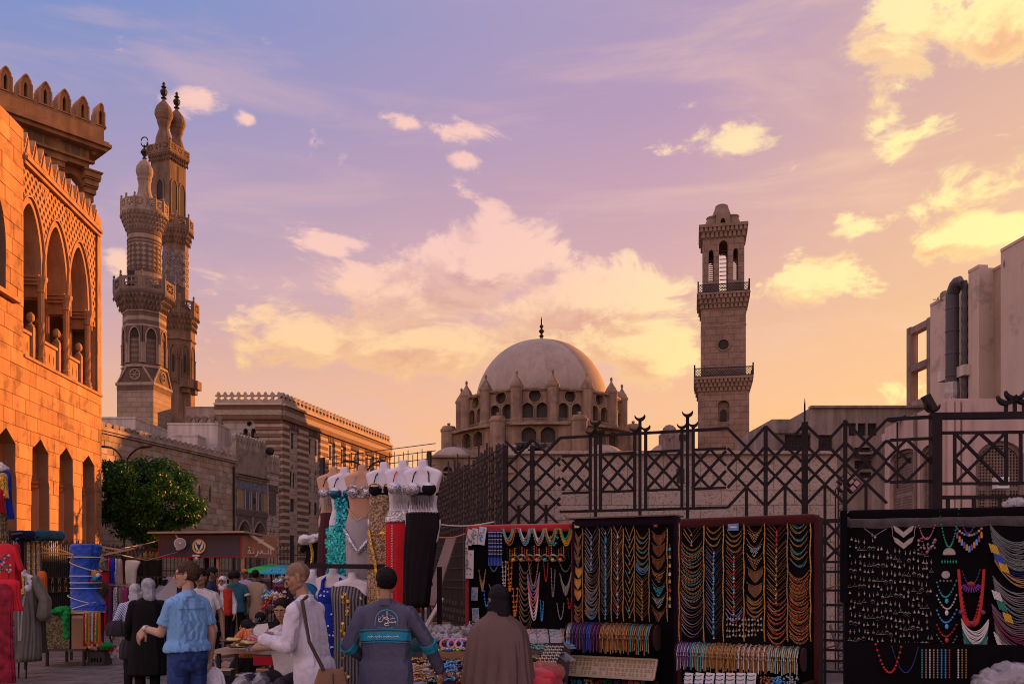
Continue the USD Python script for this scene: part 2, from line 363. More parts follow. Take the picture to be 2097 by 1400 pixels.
# courses of dressed blocks, each a stone
row,nst=.50,0
zones=body.buffer(-.001)
stuff=MB()
z=0.0;r=0
while z<zhi:
 z1=z+row
 x=uL-(r%2)*.45
 while x<uR:
  bwid=rnd.choice([.78,.9,.98]);cell=sbox(x,z,min(x+bwid,uR),z1).intersection(zones)
  x+=bwid
  for gpart in getattr(cell,'geoms',[cell]):
   if gpart.is_empty or gpart.geom_type!='Polygon' or gpart.area<.012:continue
   c=gpart.buffer(-.009,join_style=2)
   if c.is_empty:continue
   b=MB().prism(c,FA,-.03,rnd.uniform(-.006,.010))
   vis=gpart.centroid.x>uS-2.9 and z>1.6
   if vis and nst<299:obj('stone_block',b,SAND,WALLP);nst+=1
   elif b.v:stuff.add(*b.arr())
 z,r=z1,r+1
if stuff.v:obj('stone_courses',stuff,mat('sandstone_far',(.40,.20,.085),rough=.9,var=.14,scale=1.2,bump=.35,bscale=14,island=.12),WALLP,kind='stuff')
# recesses of the tall windows: back wall, reveals come from the wall thickness
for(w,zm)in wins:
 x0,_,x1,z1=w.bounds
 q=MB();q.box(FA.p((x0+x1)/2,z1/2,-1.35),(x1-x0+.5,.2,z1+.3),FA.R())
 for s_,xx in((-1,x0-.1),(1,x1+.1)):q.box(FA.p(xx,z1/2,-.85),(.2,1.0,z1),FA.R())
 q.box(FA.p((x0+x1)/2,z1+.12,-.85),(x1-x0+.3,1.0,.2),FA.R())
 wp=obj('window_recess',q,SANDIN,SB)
 q=MB()
 for h,d_ in((.0,.10),(.16,.06)):
  q.box(FA.p((x0+x1)/2,zm+h,-1.22),(x1-x0-.02,.14,.1),FA.R())
  q.box(FA.p(x1-.03,zm+h,-.75),(d_,.8,.1),FA.R());q.box(FA.p(x0+.03,zm+h,-.75),(d_,.8,.1),FA.R())
 obj('moulding',q,SANDT,wp)
x0,_,x1,z1=upper_round.bounds
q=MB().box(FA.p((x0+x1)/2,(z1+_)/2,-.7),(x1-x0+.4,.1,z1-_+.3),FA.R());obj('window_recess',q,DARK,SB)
obj('window_sill',MB().box(FA.p(x1-.6,_-.06,.06),(2.4,.3,.14),FA.R()),SANDT,SB)
# arcade wall with its arch bands, lattice spandrels, columns
az=sbox(uS+.01,cap_z-.75,uR-.44,ztop)
op=unary_union(bays)
strip=unary_union([b.intersection(sbox(-99,0,99,cap_z+.3))for b in bays])
solid=az.difference(op).difference(sbox(-99,0,99,cap_z-.02).difference(unary_union([sbox(x-.12,0,x+bw*.16+.14-.02,cap_z)for x in[fx[0]-bw]+fx])))
m=MB().prism(solid,FA,-.95,-.22)
AW=obj('arcade_wall',m,SANDT,SB)
for b in bays:
 band=b.buffer(.16,join_style=1).difference(b).intersection(sbox(-99,cap_z-.7,99,ztop)).intersection(az)
 obj('arch_band',MB().prism(band,FA,-.22,-.10),SANDT,SB)
 outer=b.buffer(.26).difference(b.buffer(.20)).intersection(sbox(-99,cap_z-.9,99,ztop)).intersection(az)
 obj('arch_moulding',MB().prism(outer,FA,-.22,-.03),SANDT,SB)
span=az.difference(unary_union([b.buffer(.26)for b in bays])).intersection(sbox(uS,cap_z-.5,uR-.5,ztop-.30))
lat=[]
for k in range(-40,40):
 xa=uS+k*.30
 for dz in(1,-1):lat.append(LineString([(xa,cap_z-1),(xa+dz*6*.75,cap_z+5)]).buffer(.05,cap_style=2))
obj('spandrel_lattice',MB().prism(unary_union(lat).intersection(span),FA,-.22,-.06),SANDT,SB)
for x in fx[:-1]:
 c=x+bw*.08
 obj('diamond_moulding',MB().prism(Polygon([(c-.3,ztop-.28),(c+.3,ztop-.28),(c,ztop-.85)]).difference(Polygon([(c-.17,ztop-.34),(c+.17,ztop-.34),(c,ztop-.68)])),FA,-.22,-.05),SANDT,SB)
# cornice and cresting
for(z0,z1_,n1)in((ztop-.25,ztop-.12,.06),(ztop-.12,ztop+.02,.14),(ztop+.02,ztop+.12,.06)):
 obj('cornice',MB().box(FA.p((uS+uR)/2-.1,(z0+z1_)/2,n1/2-.3),(uR-uS-.22,n1+.6,z1_-z0-.003),FA.R()),SANDT,SB)
nm=11;pw=(uR-.3-uS)/nm
for k in range(nm):
 c=uS+(k+.5)*pw;h=.78
 st=unary_union([sbox(c-pw*.47,0,c+pw*.47,h*.22),sbox(c-pw*.33,h*.2,c+pw*.33,h*.45),sbox(c-pw*.2,h*.43,c+pw*.2,h*.68),Polygon([(c-pw*.14,h*.66),(c+pw*.14,h*.66),(c,h)])])
 q=MB().prism(affinity.translate(st,0,ztop+.12),FA,-.22,0)
 q.prism(affinity.translate(affinity.scale(st,.55,.7,origin=(c,0)),0,ztop+.16),FA,-.0,.04)
 obj('cresting',q,SANDT,SB)
# interior of the loggia
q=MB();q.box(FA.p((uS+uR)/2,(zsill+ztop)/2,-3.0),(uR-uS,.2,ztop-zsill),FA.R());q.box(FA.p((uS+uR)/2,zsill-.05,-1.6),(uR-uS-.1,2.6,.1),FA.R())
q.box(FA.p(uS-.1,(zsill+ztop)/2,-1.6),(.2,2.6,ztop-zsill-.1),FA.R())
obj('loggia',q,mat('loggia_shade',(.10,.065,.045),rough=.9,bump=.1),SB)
# pillar at the far corner
q=MB();q.box(FA.p(uR-.22,(zsill+ztop+.55)/2,-.25),(.40,.5,ztop+.55-zsill),FA.R());q.box(FA.p(uR+.02,(zsill+ztop+.5)/2,-.3),(.10,.36,ztop+.4-zsill),FA.R())
q.box(FA.p(uR-.42,(zsill+ztop-.2)/2,-.22),(.10,.3,ztop-.3-zsill),FA.R())
obj('corner_pillar',q,SANDT,SB)
# paired columns, balustrades with ball finials
def column(u,n,name='column'):
 h0,h1=zsill,cap_z-.05;H=h1-h0
 prof=[(.17,0),(.17,.12),(.13,.16),(.15,.24),(.11,.30)]
 q=MB().lathe(prof,FA.p(u,h0,n),10)
 for k in range(14):
  pass
 sh=MB().lathe([(.105,.30),(.105,H-.55)],FA.p(u,h0,n),12)
 for k in range(6):
  a=k*pi/3
  pts=[FA.p(u,h0,n)+np.array([.10*math.cos(a+t*2.6),.10*math.sin(a+t*2.6),.32+t*H*.36])for t in np.linspace(0,1,10)]
  sh.tube(pts,.026,4)
  sh.tube([FA.p(u,h0,n)+np.array([.105*math.cos(a),.105*math.sin(a),zz])for zz in(.34+H*.37,H-.55)],.018,4)
 cp=MB().lathe([(.115,H-.55),(.15,H-.52),(.13,H-.46),(.16,H-.25),(.22,H-.1),(.22,H)],FA.p(u,h0,n),8,yaw=pi/8)
 pt=obj(name,sh,SANDT,SB)
 obj('base',q,SANDT,pt);obj('capital',cp,SANDT,pt)
for x in[fx[0]-bw]+fx:
 if x<uS+.1:continue
 column(x+.04,-.14);column(x+.04,-.85)
 q=MB()
 for k,(zz,e)in enumerate(((-.0,.0),(.12,.04),(.24,.07))):q.box(FA.p(x+.05,cap_z+zz-.3,-.6),(.34+2*e,.95,.1),FA.R())
 obj('impost',q,SANDT,SB)
for k,x in enumerate(fx):
 xl,xr=x-bw*.80,x-.10
 for xx in(xl+.02,xr-.16):
  if xx<uS:continue
  q=MB().box(FA.p(xx,zsill+.62,-.36),(.17,.26,1.24),FA.R());q.lathe([(.11,1.24),(.13,1.3),(.05,1.36),(.05,1.4),(.12,1.46),(.14,1.56),(.12,1.66),(.03,1.75)],FA.p(xx,zsill,-.36),10)
  obj('baluster_post',q,SANDT,SB)
 pan=sbox(max(xl+.12,uS),zsill+.03,xr-.26,zsill+.92)
 a0,b0,a1,b1=pan.bounds
 if a1-a0<.2:continue
 w_=(a1-a0)
 hol=unary_union([affinity.scale(Point(a0+w_*t,b0+.45).buffer(.5,8),.075,.36)for t in(.2,.5,.8)]+[])
 q=MB().prism(pan.difference(hol),FA,-.42,-.32);q.box(FA.p((a0+a1)/2,b1+.03,-.37),(w_,.22,.1),FA.R())
 obj('balustrade_panel',q,SANDT,SB)
obj('balcony_sill',MB().box(FA.p((uS+uR)/2,zsill-.05,.0),(uR-uS-.02,.12,.1),FA.R()),SANDT,SB)
# the battlemented tower behind it
FT=Frame(((213-CX)/F*38,38),(.9,1));TR=0.0;TL=-6.5
zc=FT.at(213,296)[1];zw=FT.at(213,262)[1];zm_=FT.at(213,213)[1]
zk=FT.at(190,340)[1];zs_=FT.at(180,392)[1]
q=MB();q.box(FT.p((TL+TR)/2,(zc+zw)/2,-2.2),(TR-TL,4.4,zw-zc),FT.R())
TW=obj('tower',q,SANDT,SB,label='battlemented sandstone tower with corbels')
q=MB()
for(z0,z1_,n1)in((zc-.32,zc-.16,.10),(zc-.16,zc-.02,.24),(zc-.02,zc+.08,.16)):
 q.box(FT.p((TL+TR)/2+n1/2,(z0+z1_)/2,-2.0+n1/2),(TR-TL+n1,4.0+n1,z1_-z0-.004),FT.R())
obj('cornice',q,SANDT,TW)
q=MB();q.box(FT.p((TL+TR)/2-.25,(zk+zc-.32)/2,-2.4),(TR-TL-.5,4.2,zc-.32-zk),FT.R());obj('frieze',q,SANDT,TW)
q=MB();q.box(FT.p((TL+TR)/2-.55,zk/2,-3.0),(TR-TL-1.1,3.6,zk),FT.R());obj('shaft',q,SANDT,TW)
q=MB();q.box(FT.p((TL+TR)/2-.5,zs_,-2.95),(TR-TL-.86,3.8,.22),FT.R());q.box(FT.p((TL+TR)/2-.5,zs_-.2,-2.95),(TR-TL-.98,3.7,.12),FT.R());obj('string_course',q,SANDT,TW)
mp_=.745
for k in range(9):
 c=TR-.12-k*mp_;H=zm_-zw
 wd=.50 if k else.34
 out=Polygon([(c-wd/2-.06,0),(c+wd/2+.06,0),(c+wd/2,.12),(c+wd/2,H*.62),(c+wd/2-.05,H*.66),(c+wd/2-.05,H*.74),(c+.09,H*.93),(c,H),(c-.09,H*.93),(c-wd/2+.05,H*.74),(c-wd/2+.05,H*.66),(c-wd/2,H*.62),(c-wd/2,.12)])
 slot=Polygon([(c-.07,.10),(c+.07,.10),(c+.07,H*.55),(c,H*.70),(c-.07,H*.55)])
 q=MB().prism(affinity.translate(out.difference(slot),0,zw),FT,-.62,-.02)
 q.prism(affinity.translate(slot,0,zw),FT,-.5,-.4)
 rim=out.difference(out.buffer(-.05));q.prism(affinity.translate(rim.difference(sbox(-99,-1,99,.02)),0,zw),FT,-.02,.03)
 q.box(FT.p(c-mp_/2,zw+.06,-.3),(mp_-wd-.1,.6,.12),FT.R())
 obj('merlon',q,SANDT,TW)
for k in range(4):
 c=TR-1.05-k*1.5
 ar=unary_union([affinity.translate(arch_poly(-.17,.17,0,.45,.72),c,0),affinity.translate(arch_poly(-.08,.08,.1,.35,.5),c+.34,0),affinity.translate(arch_poly(-.08,.08,.1,.35,.5),c-.34,0)])
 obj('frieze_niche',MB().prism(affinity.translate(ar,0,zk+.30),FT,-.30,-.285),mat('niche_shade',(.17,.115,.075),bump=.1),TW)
 dm=Polygon([(c+.75-.13,0),(c+.75,.15),(c+.75+.13,0),(c+.75,-.15)])
 q=MB();o3=[FT.p(u,v+zk+.75,-.3)for u,v in list(dm.exterior.coords)[:4]]+[FT.p(c+.75,zk+.75,-.16)]
 q.add(o3,[[0,1,4],[1,2,4],[2,3,4],[3,0,4]]);obj('diamond_boss',q,SANDT,TW)
 cc_=c+.75
 q=MB()
 for j in range(6):
  e=.42*(1-j/6.0)**.8;dp=.95*(1-j/6.5)
  q.box(FT.p(cc_,zk-.16-j*.30,-.32-.95+dp/2-.02),(e*2*.8,dp,.30),FT.R())
  if j<3:q.box(FT.p(cc_,zk-.05-j*.30,-.32-.95+dp/2+.01),(e*2*.8+.1,dp+.1,.06),FT.R())
 obj('corbel',q,SANDT,TW)
 arch=sbox(c-.75,zk-1.6,c+.75,zk+.02).difference(arch_poly(c-.52,c+.52,zk-2,zk-.95,zk-.28))
 obj('corbel_arch',MB().prism(arch,FT,-1.25,-.75),SANDT,TW)
 obj('drip_course',MB().box(FT.p(c,zk+.24,-.25),(1.46,.22,.09),FT.R()),SANDT,TW)
# ------------------------------------------------------------------ the old mosque's outer wall, left of centre
UZ=(.2425,1)
FW=Frame(W(210,0,45)[:2],UZ)
wl,wr=FW.at(190,1000)[0],FW.at(482,1000)[0]
wz=FW.at(482,949)[1]
AZ=thing('crenellated_wall','long weathered limestone wall with rounded merlons behind the green tree','wall',FW.p(0,0))
q=MB();slits=[(695,1005),(770,1012)]
FWs=[(200+697/3.334,760+835/3.334),(200+768/3.334,760+840/3.334)]
sl=unary_union([affinity.translate(arch_poly(-.10,.10,-.45,.25,.5),*FW.at(*c))for c in FWs])
wbody=sbox(wl,0,wr,wz)
q.prism(wbody.difference(sl),FW,-.8,-.02);WP=obj('wall',q,LIMEJ,AZ)
obj('loophole',MB().prism(sl,FW,-.5,-.45),DARK,AZ)
n_,stuff=0,MB();row=.34
LM=[mat('limestone_%s'%a,c,rough=.9,var=.22,scale=1.5,bump=.4,bscale=12,rand=.14,second=((.16,.125,.10),1.1,.57,.6))for a,c in(('warm',(.36,.265,.19)),('pale',(.40,.325,.26)),('ochre',(.34,.23,.13)))]
for r in range(int(wz/row)+1)[::-1]:
 x=wl-rnd.random()*.4
 while x<wr:
  b_=rnd.uniform(.42,.72)
  c=sbox(x,r*row,min(x+b_,wr),min((r+1)*row,wz)).intersection(wbody).difference(sl.buffer(.02));x+=b_
  c=c.buffer(-.010,join_style=2)
  if c.is_empty:continue
  b=MB().prism(c,FW,-.05,rnd.uniform(-.012,.018))
  if not b.v:continue
  if n_<299 and c.centroid.x>FW.at(205,900)[0]:obj('stone',b,rnd.choice([LM[0],LM[0],LM[1],LM[2]]),WP);n_+=1
  else:stuff.add(*b.arr())
obj('lower_stones',stuff,mat('limestone_lower',(.34,.26,.19),rough=.9,var=.22,scale=1.5,bump=.4,island=.18),WP,kind='stuff')
for(dz,hh,nn)in((.02,.12,.10),(.14,.14,.18),(.28,.08,.06)):
 obj('string_course',MB().box(FW.p((wl+wr)/2,wz+dz+hh/2,nn/2-.3),(wr-wl,.6+nn,hh-.003),FW.R()),LIME,AZ)
nm=26;pw=(wr-wl)/nm
for k in range(nm):
 c=wl+(k+.5)*pw;w=pw
 zt=FW.at(210,862)[1]-wz-.36
 s_=unary_union([Polygon([(-w*.5,0),(w*.5,0),(w*.28,zt*.34),(-w*.28,zt*.34)]),Polygon([(-w*.28,zt*.3),(w*.28,zt*.3),(w*.46,zt*.55),(w*.34,zt*.62),(w*.38,zt*.78),(w*.16,zt*.95),(0,zt),(-w*.16,zt*.95),(-w*.38,zt*.78),(-w*.34,zt*.62),(-w*.46,zt*.55)])])
 q=MB().prism(affinity.translate(s_,c,wz+.36),FW,-.42,-.05+.1*(k%2)*.3)
 obj('merlon',q,LIME,AZ)
obj('drain_pipe',MB().tube([FW.p(FW.at(477,1000)[0],z_,.08)for z_ in(0,wz-.2)],.06,6),IRON,AZ)
# carved portal with two deep arches
pl,pr=wr+.02,FW.at(547,1000)[0]
PZ=FW.at(546,931)[1]
POR=thing('carved_gate','carved stone double gate with coloured tile panel and two deep arches','gate',FW.p(pl,0))
PORT=mat('portal_stone',(.25,.20,.155),rough=.9,var=.3,scale=3,bump=.5,bscale=18,second=((.13,.095,.07),2,.55,.6))
PORD=mat('portal_dark',(.12,.09,.075),rough=.9,var=.4,scale=6,bump=.6,bscale=30)
cw=(pr-pl)/2;zt_=FW.at(520,1068)[1];zsp=FW.at(520,1108)[1]
a1=arch_poly(pl+.18,pl+cw-.10,0,zsp,zt_);a2=arch_poly(pl+cw+.10,pr-.18,0,zsp,zt_)
zA=FW.at(510,1057)[1];zB=FW.at(510,1045)[1];zC=FW.at(510,1003)[1];zD=FW.at(510,988)[1];zE=FW.at(510,975)[1]
q=MB().prism(sbox(pl,0,pr,PZ).difference(a1).difference(a2),FW,-1.6,.02);obj('wall',q,PORT,POR)
for a in(a1,a2):
 for j in range(5):
  o=a.buffer(-.09*j).difference(a.buffer(-.09*(j+1))).intersection(sbox(-99,0,99,99))
  obj('arch_order',MB().prism(o,FW,-.35-.25*j,-.12-.25*j),(PORT,PORD)[j%2],POR)
 obj('door',MB().prism(a,FW,-1.55,-1.5),DARK,POR)
 rim=a.buffer(.09).difference(a).intersection(sbox(-99,zsp-.5,99,99));obj('arch_moulding',MB().prism(rim,FW,.02,.08),LIME,POR)
 b0=a.bounds;obj('spandrel',MB().prism(sbox(b0[0],zsp,b0[2],zA-.05).difference(a.buffer(.09)),FW,.02,.05),PORD,POR)
obj('middle_pier',MB().box(FW.p(pl+cw,zA/2,.06),(.16,.08,zA),FW.R()),PORT,POR)
obj('frieze',MB().box(FW.p((pl+pr)/2,(zA+zB)/2,.04),(pr-pl,.10,zB-zA-.02),FW.R()),PORD,POR)
TILE=mat('blue_tile_band',(.10,.13,.19),rough=.6,var=.5,scale=8,bump=.3,second=((.30,.27,.24),6,.55,.7))
obj('tile_band',MB().box(FW.p((pl+pr)/2,(zC+zD)/2,.03),(pr-pl-.3,.05,zD-zC),FW.R()),TILE,POR)
cols=[mat('ochre_panel',(.32,.22,.07),var=.25,scale=6),mat('slate_panel',(.07,.085,.13),var=.4,scale=5),mat('grille_panel',(.10,.085,.06),var=.5,scale=14,bump=.8)]
for(f0,f1,ci)in((.03,.17,0),(.27,.40,1),(.46,.62,2),(.68,.80,1),(.86,.98,0)):
 obj('panel',MB().box(FW.p(pl+(pr-pl)*(f0+f1)/2,(zB+zC)/2,.035),((pr-pl)*(f1-f0),.03,(zC-zB)*.86),FW.R()),cols[ci],POR)
 for ff in(f0,f1):obj('colonnette',MB().lathe([(.06,zB+.05),(.045,zB+.12),(.045,zC-.12),(.07,zC-.04)],FW.p(pl+(pr-pl)*ff,0,.06),6),LIME,POR)
obj('medallion',MB().lathe([(.02,0),(.22,0),(.22,.03),(.02,.03)],(0,0,0),12)if False else MB().ball(FW.p(pl+(pr-pl)*.54,(zB+zC)/2,.06),(.14,.05,.22),8),DARK,POR)
for(zz,hh,nn)in((zE-.1,.16,.20),(zE+.06,.12,.34)):obj('cornice',MB().box(FW.p((pl+pr)/2,zz,nn/2),(pr-pl+.05,nn,hh),FW.R()),PORT,POR)
for k in range(24):obj('dentil',MB().box(FW.p(pl+.2+(pr-pl-.4)*k/23,zE-.26,.08),(.07,.14,.12),FW.R()),LIME,POR)
pmz=FW.at(500,898)[1]-PZ
def small_merlon(fr,c,z0,w,h,m_,par,t0=-.3,t1=-.02):
 s_=unary_union([Polygon([(-w*.5,0),(w*.5,0),(w*.22,h*.3),(w*.22,h*.42),(w*.45,h*.6),(w*.45,h*.8),(0,h),(-w*.45,h*.8),(-w*.45,h*.6),(-w*.22,h*.42),(-w*.22,h*.3)])])
 obj('merlon',MB().prism(affinity.translate(s_,c,z0),fr,t0,t1),m_,par)
for k in range(11):small_merlon(FW,pl+(k+.5)*(pr-pl)/11,PZ,(pr-pl)/11,.95,LIME,POR)
for k in range(3):
 Fs=Frame(FW.p(pl+.15,0,-.3)[:2],(-FW.n[0],-FW.n[1]))
obj('loudspeaker',MB().lathe([(.05,0),(.09,.1),(.28,.34),(.29,.36)],(0,0,0),10).add(*MB().box(FW.p(pr-.1,PZ+.1,.3),(.1,.1,.1)).arr())if False else MB().ball(FW.p(pr-.05,PZ+.25,.25),(.30,.22,.30),10),IRON,POR)
# pale bay beside it
b0_,b1_=pr+.02,FW.at(574,1000)[0]
BZ=FW.at(560,968)[1]
BAY=thing('pale_stone_bay','narrow pale stone wall bay with small merlons between the carved gate and the striped building','wall',FW.p(b0_,0))
tw=unary_union([arch_poly(b0_+.5,b0_+.82,0.6,FW.at(556,1085)[1]-.2,FW.at(556,1085)[1]+.1),arch_poly(b0_+.98,b0_+1.3,.6,FW.at(556,1085)[1]-.2,FW.at(556,1085)[1]+.1),affinity.scale(Point(b0_+.9,FW.at(556,1074)[1]+.15).buffer(.5),.3,.6)])
q=MB().prism(sbox(b0_,0,b1_,BZ).difference(tw),FW,-.8,-.10);obj('wall',q,masonry('pale_ashlar',(.44,.36,.30),(.38,.31,.255),(.16,.12,.10),.8,.36,UZ),BAY)
obj('window_recess',MB().prism(tw,FW,-.4,-.35),mat('grey_recess',(.14,.11,.095),bump=.1),BAY)
obj('carved_panel',MB().box(FW.p(b0_+.9,FW.at(556,1031)[1],-.09),(.95,.04,1.5),FW.R()),PORD,BAY)
for k in range(6):obj('dentil',MB().box(FW.p(b0_+.4+k*.22,FW.at(556,1000)[1],-.06),(.1,.12,.5),FW.R()),PORD,BAY)
obj('string_course',MB().box(FW.p((b0_+b1_)/2,BZ+.08,-.25),(b1_-b0_,.5,.16),FW.R()),LIME,BAY)
for k in range(6):small_merlon(FW,b0_+(k+.5)*(b1_-b0_)/6,BZ+.16,(b1_-b0_)/6,1.15,LIME,BAY)
# ------------------------------------------------------------------ striped building
FR=Frame(W(578,0,66)[:2],UZ);FL=Frame(W(440,0,66)[:2],(1,0.0))
LW=W(578,0,66)[0]-W(440,0,66)[0];RW=FR.at(800,1000)[0]
ZT=FR.at(578,830)[1];ZM=FR.at(578,803)[1]
ST=thing('striped_building','pale stone building banded with brown stripes under a pierced crest','building',FR.p(0,0))
ASH1=masonry('ashlar_front',(.40,.335,.28),(.34,.285,.24),(.15,.12,.10),1.25,.52,(1,0))
ASH2=masonry('ashlar_side',(.40,.315,.235),(.34,.27,.20),(.15,.12,.10),1.25,.52,UZ)
twin=unary_union([arch_poly(*sorted((FL.at(a,900)[0],FL.at(b,900)[0])),FL.at(500,930)[1],FL.at(500,888)[1],FL.at(500,876)[1],point=False)for a,b in((497,508),(513,524))]+[Point(*FL.at(510,867)).buffer(.19,12)])
q=MB().prism(sbox(0,0,LW,ZT).difference(twin),FL,-1.0,-.06);obj('front_wall',q,ASH1,ST)
obj('window_glass',MB().prism(twin,FL,-.6,-.5),mat('dark_blue_glass',(.02,.028,.05),rough=.15,bump=0,spec=.6),ST)
obj('window_frame',MB().prism(sbox(FL.at(491,900)[0],FL.at(500,930)[1],FL.at(529,900)[0],FL.at(500,886)[1]).difference(twin.buffer(.06)),FL,-.06,-.01),LIMEB,ST)
obj('roof',MB().add([[*FR.p(0,ZT)[:2],ZT-.3],[*FR.p(RW,ZT)[:2],ZT-.3],[*(FR.p(RW,0)-np.array([LW,0,0]))[:2],ZT-.3],[*(FR.p(0,0)-np.array([LW,0,0]))[:2],ZT-.3]],[[0,1,2,3]]),LIME,ST)
# the long side: windows per bay, stripes as stone courses
SC=RW/21.5
pier=[]
def up(px):return FR.at(px,900)[0]
bay_edges=[(593,612,1),(632,656,2),(672,686,1),(698,708,1),(718,735,2),(748,766,2),(776,794,2)]
holes=[]
def zr(u_px,py):return FR.at(u_px,py)[1]
zw1,zw0=zr(598,885),zr(598,918)
zg1,zg0=zr(598,958),zr(598,997)
zp1,zp0=zr(598,1020),zr(598,1047)
zd1,zd0=zr(598,1095),0.2
gl=[]
for i,(a,b,n)in enumerate(bay_edges):
 u0,u1=up(a),up(b);w=(u1-u0)
 for k in range(n):
  c=u0+w*(k+.5)/n;hw=min(.42,w/n*.30)
  gl.append(sbox(c-hw*.62,zw0,c+hw*.62,zw1));gl.append(sbox(c-hw*.9,zp0,c+hw*.9,zp1));gl.append(sbox(c-hw,zd0,c+hw,zd1))
  gl.append(unary_union([arch_poly(c-hw*1.05,c-.04,zg0,zg1-.5,zg1-.2),arch_poly(c+.04,c+hw*1.05,zg0,zg1-.5,zg1-.2),affinity.scale(Point(c,zg1+.05).buffer(.5,6),.35,.6)]))
G=unary_union(gl)
q=MB().prism(sbox(0,0,RW,ZT).difference(G),FR,-.8,-.14)
obj('side_wall',q,ASH2,ST)
for gq in G.geoms:
 obj('window',MB().prism(gq,FR,-.32,-.25),MATS['dark_blue_glass'],ST)
ed=[0.0]
for(a,b,n)in bay_edges:ed+=[up(a),up(b)]
ed.append(RW)
STR=mat('brown_stripe',(.155,.082,.048),rough=.9,var=.25,scale=1.2,bump=.25,rand=.15)
PAL=mat('pale_stripe',(.40,.315,.235),rough=.9,var=.2,scale=1.2,bump=.25,rand=.08)
zb=.0;NR=52;row=(ZT-1.05)/NR
nst=0
for k in range(NR):
 z0,z1=k*row,(k+1)*row
 for j in range(0,len(ed)-1,2):
  if ed[j+1]-ed[j]<.1:continue
  if k%2 and nst>=290:continue
  b=MB().box(FR.p((ed[j]+ed[j+1])/2,(z0+z1)/2,-.08+(.012 if k%2 else 0)),(ed[j+1]-ed[j]-.01,.18,row-.012),FR.R())
  if k%2:obj('brown_course',b,STR,ST);nst+=1
  else:obj('pale_course',b,PAL,ST)
# the stripes turn the corner on to the front
 if k%2:obj('corner_course',MB().box(FL.p(LW-1.05+.08*(k%4==1),(z0+z1)/2,-.02),(2.1,.12,row-.012),FL.R()),STR,ST)
for k,(z0,z1,mm)in enumerate(((ZT-.95,ZT-.62,STR),(ZT-.62,ZT-.26,mat('inscribed_band',(.30,.235,.18),var=.35,scale=7,bump=.8,bscale=8,bdist=.05)),(ZT-.26,ZT,STR))):
 z0-=.5*0;h_=z1-z0
 obj('band',MB().box(FR.p(RW/2,ZT-1.05+k*.35+.175,.01),(RW,.34,.345),FR.R()),mm,ST)
 obj('band',MB().box(FL.p(LW/2,ZT-1.05+k*.35+.175,.01),(LW-.02,.34,.345),FL.R()),mm,ST)
for i,(a,b,n)in enumerate(bay_edges):
 u0,u1=up(a),up(b)
 for k in range(4*n):
  c=u0+(u1-u0)*(k+.5)/(4*n)
  obj('hood_stalactite',MB().box(FR.p(c,zr(598,868),-.09),((u1-u0)/(4*n)*.6,.26,.8),FR.R()),LIMEB,ST)
 obj('hood',MB().box(FR.p((u0+u1)/2,zr(598,858)+.1,-.07),(u1-u0,.16,.3),FR.R()),PAL,ST)
obj('cornice',MB().box(FR.p(RW/2,ZT+.08,.05),(RW,.5,.16),FR.R()),PAL,ST);obj('cornice',MB().box(FL.p(LW/2,ZT+.08,.05),(LW,.5,.16),FL.R()),PAL,ST)
CREST=mat('crest_stone',(.34,.265,.205),rough=.9,var=.2,bump=.3,streak=.2)
def crest(fr,L,n,h):
 w=L/n
 for k in range(n):
  c=(k+.5)*w
  o=unary_union([sbox(-w*.5,0,w*.5,h*.30),Polygon([(-w*.5,h*.28),(w*.5,h*.28),(w*.5,h*.72),(w*.30,h*.74),(w*.22,h*.9),(0,h),(-w*.22,h*.9),(-w*.30,h*.74),(-w*.5,h*.72)])])
  hol=unary_union([Polygon([(-w*.5,h*.3),(-w*.5,h*.62),(-w*.22,h*.62),(-w*.14,h*.45)]),Polygon([(w*.5,h*.3),(w*.5,h*.62),(w*.22,h*.62),(w*.14,h*.45)])])
  obj('crest',MB().prism(affinity.translate(o.difference(hol),c,ZT+.16),fr,-.3,-.02),CREST,ST)
crest(FL,LW,10,(ZM-ZT)-.1);crest(FR,RW,34,(ZM-ZT)-.1)
# white roof blocks between the wall and the minarets
def block(name,label,cat,px0,px1,py,d,depth,m_=PLASTER,extra=None):
 a,b=W(px0,py,d),W(px1,py,d)
 t=thing(name,label,cat,(a[0],d,0))
 obj('wall',MB().box(((a[0]+b[0])/2,d+depth/2,a[2]/2),(b[0]-a[0],depth,a[2])),m_,t)
 obj('parapet',MB().box(((a[0]+b[0])/2,d+depth/2,a[2]+.06),(b[0]-a[0]+.06,depth+.06,.12)),m_,t)
 return t
block('roof_block','low white plastered roof block left of the diamond patterned minaret base','building',150,277,857,60.5,8)
block('roof_block','white plastered roof block with a stain right of the minaret base','building',343,446,869,63,2.6)
block('roof_block','smallest white roof block in front of the stained one','building',350,405,893,61,1.6)
block('roof_block','grey plastered roof block behind the leaf shaped merlons beside the striped building','building',380,452,835,78,5,mat('grey_plaster',(.33,.27,.235),rough=.9,var=.15,streak=.3))
fm=Frame(W(378,0,64)[:2],(1,0));tm_=thing('roof_merlons','row of leaf shaped stone merlons on the stained white roof block','merlons',fm.p(0,W(378,869,64)[2]))
for k in range(5):small_merlon(fm,.3+k*.56,W(378,868,64)[2],.5,.62,MINA,tm_,-.2,0)
